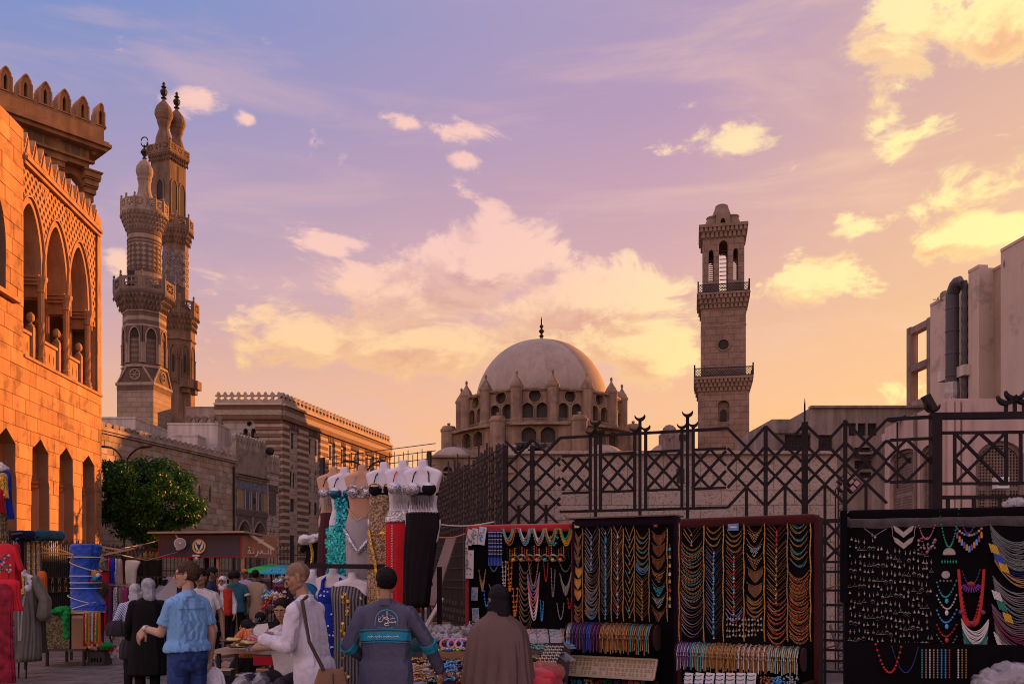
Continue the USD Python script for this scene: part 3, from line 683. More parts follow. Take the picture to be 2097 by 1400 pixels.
# ------------------------------------------------------------------ minarets
def balcony(name,t,c,z0,r,h,n,m_,par_m,yaw=0.0,posts=True,square=False):
 """pierced parapet of n panels with ball-topped posts"""
 q=MB();a=yaw+np.arange(n)*2*pi/n
 P=[np.array([c[0]+r*math.cos(x),c[1]+r*math.sin(x),z0])for x in a]
 for k in range(n):
  A,B=P[k],P[(k+1)%n]
  if min(A[1],B[1])>c[1]+r*.35:
   q.beam(A+(0,0,h/2),B+(0,0,h/2),.1,h,(0,0,1));continue
  fr=Frame(A[:2],(B-A)[:2]);L=np.linalg.norm(B-A);sub=max(1,int(round(L/(h*1.1))))
  for j in range(sub):
   x0,x1=L*j/sub,L*(j+1)/sub;w=x1-x0;cx_,cz=(x0+x1)/2,h*.5
   p_=sbox(x0,0,x1,h)
   hs=[sbox(x0+w*.18,h*.2,x1-w*.18,h*.82)]
   keep=unary_union([LineString([(x0,0),(x1,h)]).buffer(.035),LineString([(x1,0),(x0,h)]).buffer(.035),LineString([(cx_,0),(cx_,h)]).buffer(.03),LineString([(x0,cz),(x1,cz)]).buffer(.03),Point(cx_,cz).buffer(.1,4)])
   q.prism(p_.difference(hs[0].difference(keep)),fr,-.06,.06)if False else q.prism(affinity.translate(p_.difference(hs[0].difference(keep)),0,z0),fr,-.07,.05)
  if posts:
   for x_ in(0,):
    b=MB().box(A+(0,0,h*.55),(.16,.16,h*1.1));b.lathe([(.06,h*1.1),(.05,h*1.15),(.1,h*1.22),(.09,h*1.33),(.02,h*1.42)],A,6);obj('post',b,m_,t)
 obj(name,q,m_,t)
def muqarnas(t,c,z0,z1,r0,r1,n,m_,tiers=4,yaw=0.0,sides=24,square=0):
 q=MB();H=(z1-z0)/tiers
 for k in range(tiers):
  ra=r0+(r1-r0)*k/tiers;rb=r0+(r1-r0)*(k+1)/tiers
  q.lathe([(ra*.97,z0+k*H),(ra*1.0,z0+k*H+H*.3),(rb*.985,z0+k*H+H*.8),(rb*.985,z0+(k+1)*H+.0)],c,sides,yaw)
 obj('balcony_base',q,m_,t)
 q=MB()
 per=max(sides,1)
 for k in range(tiers):
  rb=r0+(r1-r0)*(k+1)/tiers
  for j in range(n):
   a=yaw+(j+.5*(k%2))*2*pi/n
   if math.sin(a)>.55:continue
   rr=rb
   if sides<=8:
    s_=2*pi/sides;aa=(a-yaw)%s_-s_/2;rr=rb*math.cos(s_/2)/math.cos(aa)
   q.octa((c[0]+rr*math.cos(a),c[1]+rr*math.sin(a),c[2]+z0+(k+.62)*H),(rb*pi/n*.62,rb*pi/n*.62,H*.55))
 obj('stalactites',q,m_,t)
# minaret with the diamond pattern
d=75.0;s=d/F;c0=W(296,1177,d);c0[2]=0
def zz(py,d_=75.0):
 d_=75-1.9*min(max((py-330)/280,0),1);return EYE+(HY-py)/F*d_
MQ=thing('minaret','octagonal stone minaret with diamond patterned drum and one bulb finial, nearest of the left pair','minaret',c0)
yq=math.radians(-4.7)
rs=2.22
obj('base',MB().lathe([(rs,0),(rs,zz(797))],c0,4,yq-pi/4),masonry('minaret_ashlar',(.27,.205,.155),(.22,.165,.125),(.16,.12,.10),.85,.42,(math.cos(yq),math.sin(yq))),MQ)
obj('base_band',MB().lathe([(rs+.02,zz(797)),(rs+.02,zz(788))],c0,4,yq-pi/4),MINB,MQ)
obj('base_moulding',MB().lathe([(rs+.03,zz(788)),(rs+.16,zz(786)),(rs+.12,zz(781)),(rs,zz(780))],c0,4,yq-pi/4),MINW,MQ)
ro=41*s*1.03
y8=yq-pi/8
# chamfered step from square to octagon
V,FF=[],[]
sqv=[c0+np.array([rs*.98*math.cos(yq-pi/4+k*pi/2),rs*.98*math.sin(yq-pi/4+k*pi/2),zz(781)])for k in range(4)]
oc=[c0+np.array([ro*math.cos(y8+k*pi/4-pi/4+pi/4),ro*math.sin(y8+k*pi/4),zz(747)])for k in range(8)]
q=MB()
for k in range(4):
 i0,i1=(2*k)%8,(2*k+1)%8
 A,B=sqv[k],sqv[(k+1)%4]
 ang=yq-pi/4+k*pi/2+pi/4
 j=int(round((ang-y8-pi/8)/(pi/4)))%8
 q.add([A,B,oc[(j+1)%8],oc[j]],[[0,1,2,3]]);q.add([B,oc[(j+2)%8],oc[(j+1)%8]],[[0,1,2]])
 m_=(A+B)/2*.5+(oc[j]+oc[(j+1)%8])/2*.5
 nrm=np.cross(B-A,oc[j]-A);nrm/=np.linalg.norm(nrm);ux=(B-A)/np.linalg.norm(B-A);vy=np.cross(nrm,ux)
 if m_[1]<c0[1]:
  w=MB();w.tube([m_+nrm*.03+.42*(ux*math.cos(t)+vy*math.sin(t))for t in np.linspace(0,2*pi,17)[:-1]],.07,5,True)
  for t in range(3):w.tube([m_+nrm*.03+.38*(ux*math.cos(t*pi/3+e)+vy*math.sin(t*pi/3+e))for e in(0,pi)],.05,4)
  obj('rosette',w,MINW,MQ)
  for P_,Q_ in((A,oc[j]),(B,oc[(j+1)%8])):obj('edge_moulding',MB().tube([P_+nrm*.04,Q_+nrm*.04],.08,5),MINW,MQ)
obj('chamfer',q,MINB,MQ)
obj('octagon_foot',MB().lathe([(ro+.1,zz(749)),(ro+.12,zz(745)),(ro,zz(743))],c0,8,y8),MINW,MQ)
obj('octagon',MB().lathe([(ro*.96,zz(745)),(ro*.96,zz(672))],c0,8,y8),MINA,MQ)
for k,(a,b)in enumerate(((742,735),(733,727),(722,716),(711,705),(700,694),(690,685))):obj('dark_band',MB().lathe([(ro*.965,zz(a)),(ro*.965,zz(b))],c0,8,y8),MINB if k!=0 else MINB,MQ)
for k in range(8):
 a=y8+k*pi/4;a2=a+pi/4
 A=c0+np.array([ro*math.cos(a),ro*math.sin(a),0]);B=c0+np.array([ro*math.cos(a2),ro*math.sin(a2),0])
 if(A+B)[1]/2>c0[1]+.6:continue
 fr=Frame(A[:2],(B-A)[:2]);L=np.linalg.norm((B-A)[:2])
 if fr.n@((A+B)/2-c0)<0:fr.n=-fr.n
 ar=arch_poly(L*.2,L*.8,zz(700),zz(686),zz(668))
 obj('arch_panel',MB().prism(sbox(.02,zz(700),L-.02,zz(664)).difference(ar),fr,-.06,.05),MINB,MQ)
 rim=ar.buffer(.09).difference(ar).intersection(sbox(0,zz(699),L,99));obj('arch_moulding',MB().prism(rim,fr,.05,.12),MINW,MQ)
 obj('grille',MB().prism(affinity.scale(ar.intersection(sbox(0,zz(688),L,99)),.7,.8),fr,-.03,.02),DARK,MQ)
 for x_ in(.04,.18,L-.18,L-.04):
  obj('colonnette',MB().lathe([(.11,zz(740)),(.075,zz(737)),(.075,zz(703)),(.12,zz(699))],fr.p(x_,0,.04),6),MINW,MQ)
for(a,b,e,mm)in((664,660,.06,MINW),(660,651,.0,MINB),(651,643,.01,MINW),(643,634,0,MINB),(634,631,.05,MINW)):obj('band',MB().lathe([(ro*.985+e,zz(a)),(ro*.985+e,zz(b))],c0,8,y8),mm,MQ)
muqarnas(MQ,c0,zz(632),zz(600),ro,58*s,40,MINA,3,y8,8)
obj('balcony_floor',MB().lathe([(58*s,zz(600)),(59*s,zz(598)),(59*s,zz(594)),(1,zz(594))],c0,8,y8),MINB,MQ)
balcony('parapet',MQ,(c0[0],c0[1]),zz(594),57.5*s,zz(568)-zz(594),8,MINA,MINA,y8)
rd=33*s
obj('drum',MB().lathe([(rd,zz(594)),(rd,zz(552))],c0,32),MINW,MQ)
for(a,b,e,mm)in((552,546,.02,MINB),(478,470,.02,MINB),(490,487,.02,MINB),(496,493,.012,MINB)):obj('drum_band',MB().lathe([(rd+e,zz(a)),(rd+e,zz(b))],c0,32),mm,MQ)
obj('drum',MB().lathe([(rd-.02,zz(553)),(rd-.02,zz(468))],c0,32),MINW,MQ)
q=MB();nD,hD=18,(zz(498)-zz(546))/5
for r in range(10):
 for k in range(nD):
  a=(k+.5*(r%2))*2*pi/nD;zc_=zz(546)+hD*(r/2+.5)-0*hD
  if math.sin(a)>.3 or r==9:continue
  if r%2==1:continue
  da=pi/nD
  pt=lambda a_,z_:c0+np.array([(rd+.015)*math.cos(a_),(rd+.015)*math.sin(a_),z_])
  q.add([pt(a-da,zc_),pt(a,zc_-hD/2),pt(a+da,zc_),pt(a,zc_+hD/2),c0+np.array([(rd+.022)*math.cos(a),(rd+.022)*math.sin(a),zc_])],[[0,1,4],[1,2,4],[2,3,4],[3,0,4]])
obj('diamond_pattern',q,MINB,MQ)
obj('drum_door',MB().box(c0+np.array([-.55,-rd*.93,zz(590)+.8]),(.5,.3,1.6)),DARK,MQ)
muqarnas(MQ,c0,zz(470),zz(440),rd,45*s,36,MINW,4,0,32)
obj('balcony_floor',MB().lathe([(45*s,zz(440)),(46*s,zz(438)),(46*s,zz(434)),(1,zz(434))],c0,32),MINW,MQ)
balcony('parapet',MQ,(c0[0],c0[1]),zz(434),44.5*s,zz(414)-zz(434),14,MINW,MINW,.2)
obj('bulb',MB().lathe([(24*s,zz(434)),(24*s,zz(411)),(17*s,zz(402)),(13*s,zz(390)),(11.5*s,zz(378)),(12.5*s,zz(370)),(14*s,zz(367)),(14*s,zz(364)),(13*s,zz(363)),(16*s,zz(356)),(16.8*s,zz(350)),(15.5*s,zz(343)),(10*s,zz(334)),(4*s,zz(328)),(1.5*s,zz(325))],c0,20),MINW,MQ)
fin=MB().lathe([(.07,zz(328)),(.2,zz(325)),(.07,zz(322)),(.2,zz(318)),(.34,zz(313)),(.2,zz(307)),(.06,zz(304)),(.14,zz(300)),(.04,zz(297))],c0,8)
fin.tube([c0+np.array([.30*math.cos(t),0,zz(291)+.42*math.sin(t)])for t in np.linspace(0,2*pi,17)[:-1]],.05,5,True)
obj('finial',fin,IRON,MQ)
# minaret with two bulbs
d2=85.0;s2=d2/F
def z2(py):return EYE+(HY-py)/F*d2
cg=W(366,1177,d2);cg[2]=0
MG=thing('minaret','taller brown minaret with twin bulb finials, behind the diamond patterned one','minaret',cg)
MGS=mat('minaret_brick',(.17,.105,.068),rough=.9,var=.3,scale=.9,bump=.5,bscale=7,bdist=.06,second=((.11,.078,.06),.8,.55,.75),streak=.35)
y8=-pi/8
r8=31.5*s2
obj('shaft',MB().lathe([(r8*1.0,0),(r8*1.0,z2(678))],cg,8,y8),MGS,MG)
for k in range(8):
 a=y8+k*pi/4;a2=a+pi/4
 A=cg+np.array([r8*math.cos(a),r8*math.sin(a),0]);B=cg+np.array([r8*math.cos(a2),r8*math.sin(a2),0])
 if(A+B)[1]/2>cg[1]:continue
 fr=Frame(A[:2],(B-A)[:2]);L=np.linalg.norm((B-A)[:2])
 if fr.n@((A+B)/2-cg)<0:fr.n=-fr.n
 ar=arch_poly(L*.25,L*.75,z2(785),z2(730),z2(712))
 obj('niche_moulding',MB().prism(ar.buffer(.09).difference(ar),fr,0,.09),MGS,MG)
 obj('niche_window',MB().prism(affinity.scale(ar,.35,.5),fr,.0,.02),DARK,MG)
 for x_ in(.1,L-.1):obj('colonnette',MB().lathe([(.12,z2(790)),(.08,z2(786)),(.08,z2(742)),(.13,z2(738))],fr.p(x_,0,.04),6),MGS,MG)
 if fr.n[0]>.6:
  obj('small_balcony',MB().box(fr.p(L/2,z2(790),.3),(1.1,.7,.8),fr.R()).box(fr.p(L/2,z2(803),.15),(.7,.4,.5),fr.R()),MGS,MG)
obj('string_course',MB().lathe([(r8+.1,z2(702)),(r8+.16,z2(700)),(r8+.1,z2(698))],cg,8,y8),MGS,MG)
muqarnas(MG,cg,z2(684),z2(651),r8,39*s2,32,MGS,3,y8,8)
obj('balcony_floor',MB().lathe([(39*s2,z2(651)),(40*s2,z2(649)),(40*s2,z2(646)),(1,z2(646))],cg,8,y8),MGS,MG)
balcony('parapet',MG,(cg[0],cg[1]),z2(646),39*s2,z2(622)-z2(646),8,MGS,MGS,y8)
rm=25*s2
TILES=mat('blue_white_inlay',(.055,.065,.13),rough=.6,var=.5,scale=2.4,bump=.4,second=((.33,.26,.20),2.6,.53,.9))
cm=cg-np.array([.3,0,0])
obj('middle_shaft',MB().lathe([(rm,z2(646)),(rm,z2(505))],cm,8,y8),MGS,MG)
obj('inlaid_tiles',MB().lathe([(rm+.03,z2(592)),(rm+.03,z2(520))],cm,8,y8),TILES,MG)
q=MB()
for r in range(9):
 for k in range(24):
  a=(k+.5*(r%2))*2*pi/24
  if math.sin(a)>.3:continue
  aa=(a-y8)%(pi/4)-pi/8;R_=(rm+.04)*math.cos(pi/8)/math.cos(aa)
  t_=np.array([-math.sin(a),math.cos(a),0]);P_=cm+np.array([R_*math.cos(a),R_*math.sin(a),z2(590)+r*.37+.2])
  q.beam(P_-t_*.14-(0,0,.16),P_+t_*.14+(0,0,.16),.05);q.beam(P_+t_*.14-(0,0,.16),P_-t_*.14+(0,0,.16),.05)
obj('inlay_pattern',q,MINW,MG)
muqarnas(MG,cm,z2(508),z2(478),rm,34*s2,32,MGS,3,y8,8)
obj('balcony_floor',MB().lathe([(34*s2,z2(478)),(35*s2,z2(476)),(35*s2,z2(473)),(1,z2(473))],cm,8,y8),MGS,MG)
balcony('parapet',MG,(cm[0],cm[1]),z2(473),34*s2,z2(452)-z2(473),8,MGS,MGS,y8)
# the square top storey, seen on its corner, with windows
cs=W(345,1177,d2+.0);cs[2]=0;ys=math.radians(-20);hs_=33.5*s2
obj('square_storey',MB().lathe([(hs_,z2(473)),(hs_,z2(338))],cs,4,ys-pi/4),MGS,MG)
for k in range(4):
 a=ys-pi/4+k*pi/2
 A=cs+np.array([hs_*math.cos(a),hs_*math.sin(a),0]);B=cs+np.array([hs_*math.cos(a+pi/2),hs_*math.sin(a+pi/2),0])
 if(A+B)[1]/2>cs[1]:continue
 fr=Frame(A[:2],(B-A)[:2]);L=np.linalg.norm((B-A)[:2])
 if fr.n@((A+B)/2-cs)<0:fr.n=-fr.n
 wn=[(.5,)]if fr.n[0]<0 else[(.27,),(.76,)]
 for(f_,)in wn:
  w=arch_poly(L*f_-.34,L*f_+.34,z2(446 if fr.n[0]>0 else 418),z2(393),z2(378),point=False)
  obj('window',MB().prism(w,fr,.0,.02),DARK,MG)
  obj('window_moulding',MB().prism(w.buffer(.16).difference(w),fr,0,.06),MGS,MG)
 if fr.n[0]>0:obj('slot',MB().box(fr.p(L*.51,(z2(445)+z2(345))/2,.0),(.26,.04,z2(345)-z2(445)),fr.R()),DARK,MG)
muqarnas(MG,cs,z2(342),z2(326),hs_,40*s2,36,MGS,2,ys-pi/4,4)
obj('balcony_floor',MB().lathe([(40*s2,z2(326)),(41*s2,z2(325)),(41*s2,z2(322)),(1,z2(322))],cs,4,ys-pi/4),MGS,MG)
balcony('parapet',MG,(cs[0],cs[1]),z2(322),40*s2,z2(306)-z2(322),4,MGS,MGS,ys-pi/4)
pf=[(17,322),(17,298),(15.5,285),(11.5,272),(9.5,266),(10,262),(13,253),(13.5,250),(12,249),(15,245),(18,237),(17.5,230),(14,220),(7,211),(3.5,207),(3,204)]
ff=[(.1,205),(.28,202),(.1,198),(.28,194),(.36,189),(.28,185),(.1,182),(.26,179),(.1,176),(.16,172),(.03,168)]
for(px,dd)in((335.5,0),(362,1.75)):
 cb=W(px,1177,d2+dd);cb[2]=0
 b=obj('bulb',MB().lathe([(r*s2,z2(y))for r,y in pf],cb,20),MGS,MG)
 obj('finial',MB().lathe([(r,z2(y))for r,y in ff],cb,8),IRON,(b[0],b[1]))
# ------------------------------------------------------------------ domed mosque
dd=80.0;sd=dd/F;CD=W(1109,1177,dd);CD[2]=0
def zd_(py,d=80.0):return EYE+(HY-py)/F*d
MSQ=thing('domed_mosque','broad stone mosque with a large weathered plaster dome and two arcaded drums','mosque',CD)
DST=mat('mosque_stone',(.25,.168,.115),rough=.92,var=.22,scale=.7,bump=.45,bscale=5,bdist=.06,second=((.125,.088,.068),.6,.55,.6),streak=.3)
DPL=mat('dome_plaster',(.30,.235,.195),rough=.85,var=.10,scale=.35,bump=.2,bscale=3,second=((.24,.19,.16),.55,.585,.8),streak=.12)
rD=135*sd
zD0=zd_(806,76);prof=[(rD,zD0-1),(rD,zD0)]
H=zd_(699)-zD0
for i in range(1,19):
 t=i/18;a=t*pi/2
 prof.append((rD*(math.cos(a)**.92)*(1-.03*math.sin(2*a)),zD0+H*math.sin(a)))
prof[-1]=(.12,zd_(692));prof[-2]=(rD*.085,zd_(699));prof[-3]=(rD*.19,zd_(704))
obj('dome',MB().lathe(prof,CD,64),DPL,MSQ,smooth=40)
obj('finial',MB().lathe([(.07,zd_(694)),(.22,zd_(688)),(.07,zd_(684)),(.28,zd_(678)),(.07,zd_(673)),(.20,zd_(668)),(.06,zd_(664)),(.06,zd_(655)),(.02,zd_(648))],CD,8),IRON,MSQ)
def drum(R,z0,z1,n,off,hw,wz,oc,cap,rb,name):
 """n bays: windows cut between round buttresses with onion caps"""
 q,gl=MB(),MB()
 for k in range(n):
  a0=-pi/2+off+k*2*pi/n;a1=a0+2*pi/n
  A=CD+np.array([R*math.cos(a0),R*math.sin(a0),0]);B=CD+np.array([R*math.cos(a1),R*math.sin(a1),0])
  fr=Frame(A[:2],(B-A)[:2]);L=np.linalg.norm(B-A)
  if fr.n@((A+B)/2-CD)<0:fr.n=-fr.n
  front=(A+B)[1]/2<CD[1]+R*.3
  p_=sbox(-.02,z0,L+.02,z1)
  if front:
   hs=[arch_poly(L/2+sgn*hw*1.3-hw,L/2+sgn*hw*1.3+hw,wz[0],wz[1],wz[2])for sgn in(-1,1)]
   if oc:hs.append(Point(L/2,oc[0]).buffer(oc[1],8))
   hole=unary_union(hs)
   q.prism(p_.difference(hole),fr,-.5,0)
   for h in hs:
    obj('window',MB().prism(h,fr,-.42,-.38),mat('mosque_window',(.045,.036,.034),rough=.6,var=.4,scale=5,bump=.3),MSQ)
    obj('window_moulding',MB().prism(h.buffer(.10).difference(h),fr,0,.05),DST,MSQ)
  else:q.prism(p_,fr,-.5,0)
  if A[1]<CD[1]+R*.25:
   b=MB().lathe([(rb*1.15,z0),(rb*1.15,z0+.3),(rb,z0+.5),(rb,z1+.1),(rb*1.12,z1+.2),(rb*1.12,z1+.38),(rb*.98,z1+.42)],A,12)
   cp=MB().lathe([(rb*.98,z1+.40),(rb*.85,z1+.62),(rb*.5,z1+cap*.55),(rb*.22,z1+cap*.7),(rb*.14,z1+cap*.78),(rb*.24,z1+cap*.86),(rb*.2,z1+cap*.95),(.02,z1+cap)],A,12)
   bp=obj('buttress',b,DST,MSQ);obj('onion_cap',cp,DST,bp)
 obj(name,q,DST,MSQ)
 obj('cornice',MB().lathe([(R+.02,z1-.1),(R+.22,z1-.02),(R+.22,z1+.14),(R-.3,z1+.16)],CD,n,-pi/2+off),DST,MSQ)
R1=164*sd
zu=lambda y:zd_(y,73.2);zl3=lambda y:zd_(y,71.8)
drum(R1,zu(868),zu(798),15,math.radians(5.6),.46,(zu(856),zu(836),zu(825)),(zu(811),.50),1.6,11.5*sd,'upper_drum')
obj('roof_ledge',MB().lathe([(rD-.2,zu(799)),(R1,zu(799)),(R1,zu(801))],CD,30),DST,MSQ)
R2=196*sd
drum(R2,zl3(970),zl3(866),8,math.radians(18.8-45),.60,(zl3(905),zl3(886),zl3(873)),None,.95,15*sd,'lower_drum')
obj('roof_ledge',MB().lathe([(R1-.3,zl3(864)),(R2-.1,zl3(865)),(R2-.1,zl3(869))],CD,30),DST,MSQ)
# square body with small plaster domes along its roof
zb_=zd_(933,70)
FBm=Frame(W(880,0,70)[:2],(1,0));Lb=W(1425,0,70)[0]-W(880,0,70)[0]
bod=sbox(0,0,Lb,zb_);win_b=Point(*FBm.at(917,965)).buffer(.38,8)
obj('body',MB().prism(bod.difference(win_b),FBm,-18,0),DST,MSQ)
obj('window',MB().prism(win_b,FBm,-.3,-.25),DARK,MSQ)
obj('cornice',MB().box(FBm.p(Lb/2,zb_-.05,.08),(Lb,.3,.18),FBm.R()),DST,MSQ);obj('string_course',MB().box(FBm.p(Lb/2,zb_-1.3,.05),(Lb,.2,.12),FBm.R()),DST,MSQ)
for(a,b,t)in((884,980,915),(1003,1134,909),(1181,1281,910),(1325,1408,907)):
 c=W((a+b)/2,1177,73.5);c[2]=0;r=(b-a)/2*73.5/F;z0=zb_-.1;h=EYE+(HY-t)/F*73.5-z0
 obj('small_dome',MB().lathe([(r,z0),(r,z0+.15)]+[(r*math.cos(x),z0+.15+(h-.15)*math.sin(x))for x in np.linspace(.1,1.52,9)],c,28),DPL,MSQ,smooth=50)
# ------------------------------------------------------------------ square minaret
d3=75.0;s3=d3/F;C3=W(1480,1177,d3);C3[2]=0;FM3=Frame((C3[0],d3),(1,0))
def z3(py):return EYE+(HY-py)/F*d3
MS=thing('minaret','plain square stone minaret with two railed balconies and broken blunt top, right of the dome','minaret',C3,rz=-.20)
M3=masonry('square_minaret_stone',(.205,.142,.108),(.175,.12,.092),(.10,.07,.056),.95,.50,(.98,-.2),var=.3)
M3P=mat('square_minaret_trim',(.19,.132,.10),rough=.92,var=.25,scale=1,bump=.5,bscale=6,bdist=.05)
def sq(w0,y0,w1,y1):return[(w0*s3/math.sqrt(2),z3(y0)),(w1*s3/math.sqrt(2),z3(y1))]
def sqbox(name,w,y0,y1,holes=None,mm=None):
 hw=w*s3/2
 if holes is None:obj(name,MB().box((C3[0],d3,(z3(y0)+z3(y1))/2),(2*hw,2*hw,z3(y1)-z3(y0))),mm or M3,MS);return
 f=Frame((C3[0]-hw,d3-hw),(1,0));poly=sbox(0,z3(y0),2*hw,z3(y1)).difference(affinity.translate(holes,hw,0))
 q=MB().prism(poly,f,-.5,0).prism(poly,f,-2*hw,-2*hw+.5)
 f2=Frame((C3[0]-hw,d3+hw),(0,-1));q.prism(sbox(.5,z3(y0),2*hw-.5,z3(y1)),f2,-.5,0).prism(sbox(.5,z3(y0),2*hw-.5,z3(y1)),f2,-2*hw,-2*hw+.5)
 obj(name,q,mm or M3,MS)
def ap(x0,x1,yb,ys,yt,pt=True):return arch_poly(x0*s3,x1*s3,z3(yb),z3(ys),z3(yt),6,pt)
hw_=99*s3/2
nich=ap(-11,11,872,838,829,False)
f3=Frame((C3[0]-hw_,d3-hw_),(1,0))
obj('lower_shaft',MB().prism(sbox(0,0,2*hw_,z3(812)).difference(affinity.translate(nich,hw_,0)),f3,-.3,0).box((C3[0],d3+.17,z3(812)/2),(2*hw_,2*hw_-.34,z3(812))),M3,MS)
obj('niche',MB().prism(affinity.translate(ap(-6,6,872,852,845),hw_,0),f3,-.29,-.26),DARK,MS)
obj('niche_sill',MB().lathe([(.1,z3(888)),(.35,z3(882)),(.45,z3(874))],(C3[0],d3-hw_+.1,0),10),M3P,MS)
def muq4(y0,y1,w0,w1,tiers=3):
 q=MB();
 for k in range(tiers):
  w=w0+(w1-w0)*(k+1)/tiers;ya,yb=y0+(y1-y0)*k/tiers,y0+(y1-y0)*(k+1)/tiers
  q.box((C3[0],d3,(z3(ya)+z3(yb))/2),(w*s3-.2,w*s3-.2,z3(yb)-z3(ya)))
  n=int(w/8)
  for j in range(n):
   x=C3[0]+(-w/2+w*(j+.5+.0*(k%2))/n)*s3
   q.box((x,d3-w*s3/2+.12,(z3(ya)+z3(yb))/2+.05),(w/n*s3*.62,.3,(z3(yb)-z3(ya))*.85))
   q.box((C3[0]-w*s3/2+.12,d3+(x-C3[0]),(z3(ya)+z3(yb))/2+.05),(.3,w/n*s3*.62,(z3(yb)-z3(ya))*.85))
   q.box((C3[0]+w*s3/2-.12,d3+(x-C3[0]),(z3(ya)+z3(yb))/2+.05),(.3,w/n*s3*.62,(z3(yb)-z3(ya))*.85))
 obj('stalactites',q,M3P,MS)
muq4(812,787,98,112);sqbox('balcony_floor',115,787,782,None,M3P)
def railing(w,y0,y1):
 h=w*s3/2;za,zb=z3(y0),z3(y1)
 q=MB()
 for(a,b)in(((-h,-h),(h,-h)),((h,-h),(h,h)),((-h,h),(-h,-h)),((-h,h),(h,h))):
  A=np.array([C3[0]+a[0],d3+a[1],0]);B=np.array([C3[0]+b[0],d3+b[1],0])
  for z in(za+.05,zb):q.beam(A+(0,0,z),B+(0,0,z),.07)
  L=np.linalg.norm(B-A);n=int(L/.22);H=zb-za;u=(B-A)/L
  for k in range(-4,n):
   for sg in(1,-1):
    s0=k*.22;s1=s0+H
    a0,a1=max(s0,0),min(s1,L)
    if a1-a0<.05:continue
    zz0,zz1=za+(a0-s0),za+(a1-s0)
    if sg>0:q.beam(A+u*a0+(0,0,zz0),A+u*a1+(0,0,zz1),.035)
    else:q.beam(A+u*(L-a0)+(0,0,zz0),A+u*(L-a1)+(0,0,zz1),.035)
 for sx in(-h,h):
  for sy in(-h,h):q.beam((C3[0]+sx,d3+sy,za),(C3[0]+sx,d3+sy,zb+.3),.12)
 obj('railing',q,IRON,MS)
railing(113,782,765)
sqbox('shaft',87,790,645)
obj('string_course',MB().box((C3[0],d3,z3(678)),(88*s3,88*s3,.14)),M3P,MS)
f4=Frame((C3[0],d3-43.5*s3),(1,0))
obj('roundel',MB().prism(Point(0,z3(717)).buffer(11*s3,12),f4,0,.015),DARK,MS);obj('roundel_rim',MB().prism(Point(0,z3(717)).buffer(12.5*s3,12).difference(Point(0,z3(717)).buffer(10.5*s3,12)),f4,0,.10),M3P,MS)
muq4(645,617,85,101);sqbox('balcony_floor',104,617,613,None,M3P);railing(99,613,597)
slit=unary_union([ap(-29,-19,588,532,524),ap(-8.5,8.5,613,516,507,False),ap(19,29,588,532,524)])
sqbox('belfry',81,614,503,slit)
for(a,b,y0,y1)in((-28,-19,586,546),(-7.5,7.5,610,528),(19,28,586,546)):
 for k in range(11):z=z3(y0+(y1-y0)*k/10);obj('window_bar',MB().beam((C3[0]+a*s3,d3-1.6,z),(C3[0]+b*s3,d3-1.6,z),.06),IRON,MS)
muq4(503,480,80,93,2);sqbox('top_slab',96,481,475,None,M3P)
obj('broken_shoulder',MB().lathe([(17*s3,z3(475)),(16*s3,z3(460)),(12*s3,z3(449)),(13.5*s3,z3(447)),(13*s3,z3(445))],(C3[0]-20*s3,d3,0),12),M3P,MS)
obj('broken_shoulder',MB().lathe([(17*s3,z3(475)),(16*s3,z3(460)),(12*s3,z3(449)),(13.5*s3,z3(447)),(13*s3,z3(445))],(C3[0]+20*s3,d3,0),12),M3P,MS)
obj('top_arch',MB().prism(sbox(-14*s3,z3(475),14*s3,z3(444)).difference(ap(-5,5,475,462,454,False)),Frame((C3[0],d3-.8),(1,0)),-1.6,0),M3P,MS)
obj('broken_cap',MB().lathe([(20*s3,z3(446)),(19*s3,z3(441)),(14*s3,z3(428)),(13*s3,z3(423)),(10*s3,z3(421))],(C3[0]-2*s3,d3,0),14),M3P,MS)
# ------------------------------------------------------------------ low concrete houses behind, right
CONC=mat('stained_render',(.235,.18,.155),rough=.92,var=.22,scale=.5,bump=.25,bscale=6,second=((.15,.115,.10),.45,.55,.6),streak=.35)
SCRN=mat('window_screen',(.05,.042,.042),rough=.7,var=.4,scale=8,bump=.2)
def lattice_part(par,fr,u0,z0,u1,z1,st,n,w=.03,m_=None,name='window_grille'):
 q=MB()
 k=u0+st/2
 while k<u1:q.beam(fr.p(k,z0,n),fr.p(k,z1,n),w);k+=st
 k=z0+st/2
 while k<z1:q.beam(fr.p(u0,k,n),fr.p(u1,k,n),w);k+=st
 obj(name,q,m_ or IRON,par)
dl=54.0;FH=frontal(dl);FH.o=np.array([0,dl,0.0])
HB=thing('concrete_house','low stained concrete house with grilled windows behind the lattice fence','house',W(1600,1177,dl)*(1,1,0))
def hu(px):return(px-CX)/F*dl
def hz(py):return EYE+(HY-py)/F*dl
opens=[('window',1607,926,1660,890),('window',1676,926,1705,890),('window',1738,892,1753,866),('window',1757,892,1773,866),('window',1777,892,1795,866),('window',1750,927,1783,916),('window',1750,960,1785,943),('window',1760,978,1784,966)]
hol=unary_union([sbox(hu(a),hz(b),hu(c),hz(d_))for _,a,b,c,d_ in opens])
q=MB().prism(unary_union([sbox(hu(1581),0,hu(1661),hz(858)),sbox(hu(1661),0,hu(1905),hz(834))]).difference(hol),FH,-9,0);HW=obj('wall',q,CONC,HB)
q=MB();q.add([FH.p(hu(1581),0),FH.p(hu(1581),hz(858)),W(1527,888,64),W(1527,888,64)*(1,1,0)],[[0,1,2,3]]);q.add([FH.p(hu(1581),hz(858)),FH.p(hu(1661),hz(858)),W(1661,858,64),W(1527,888,64)],[[0,1,2,3]])
obj('side_wall',q,CONC,HB)
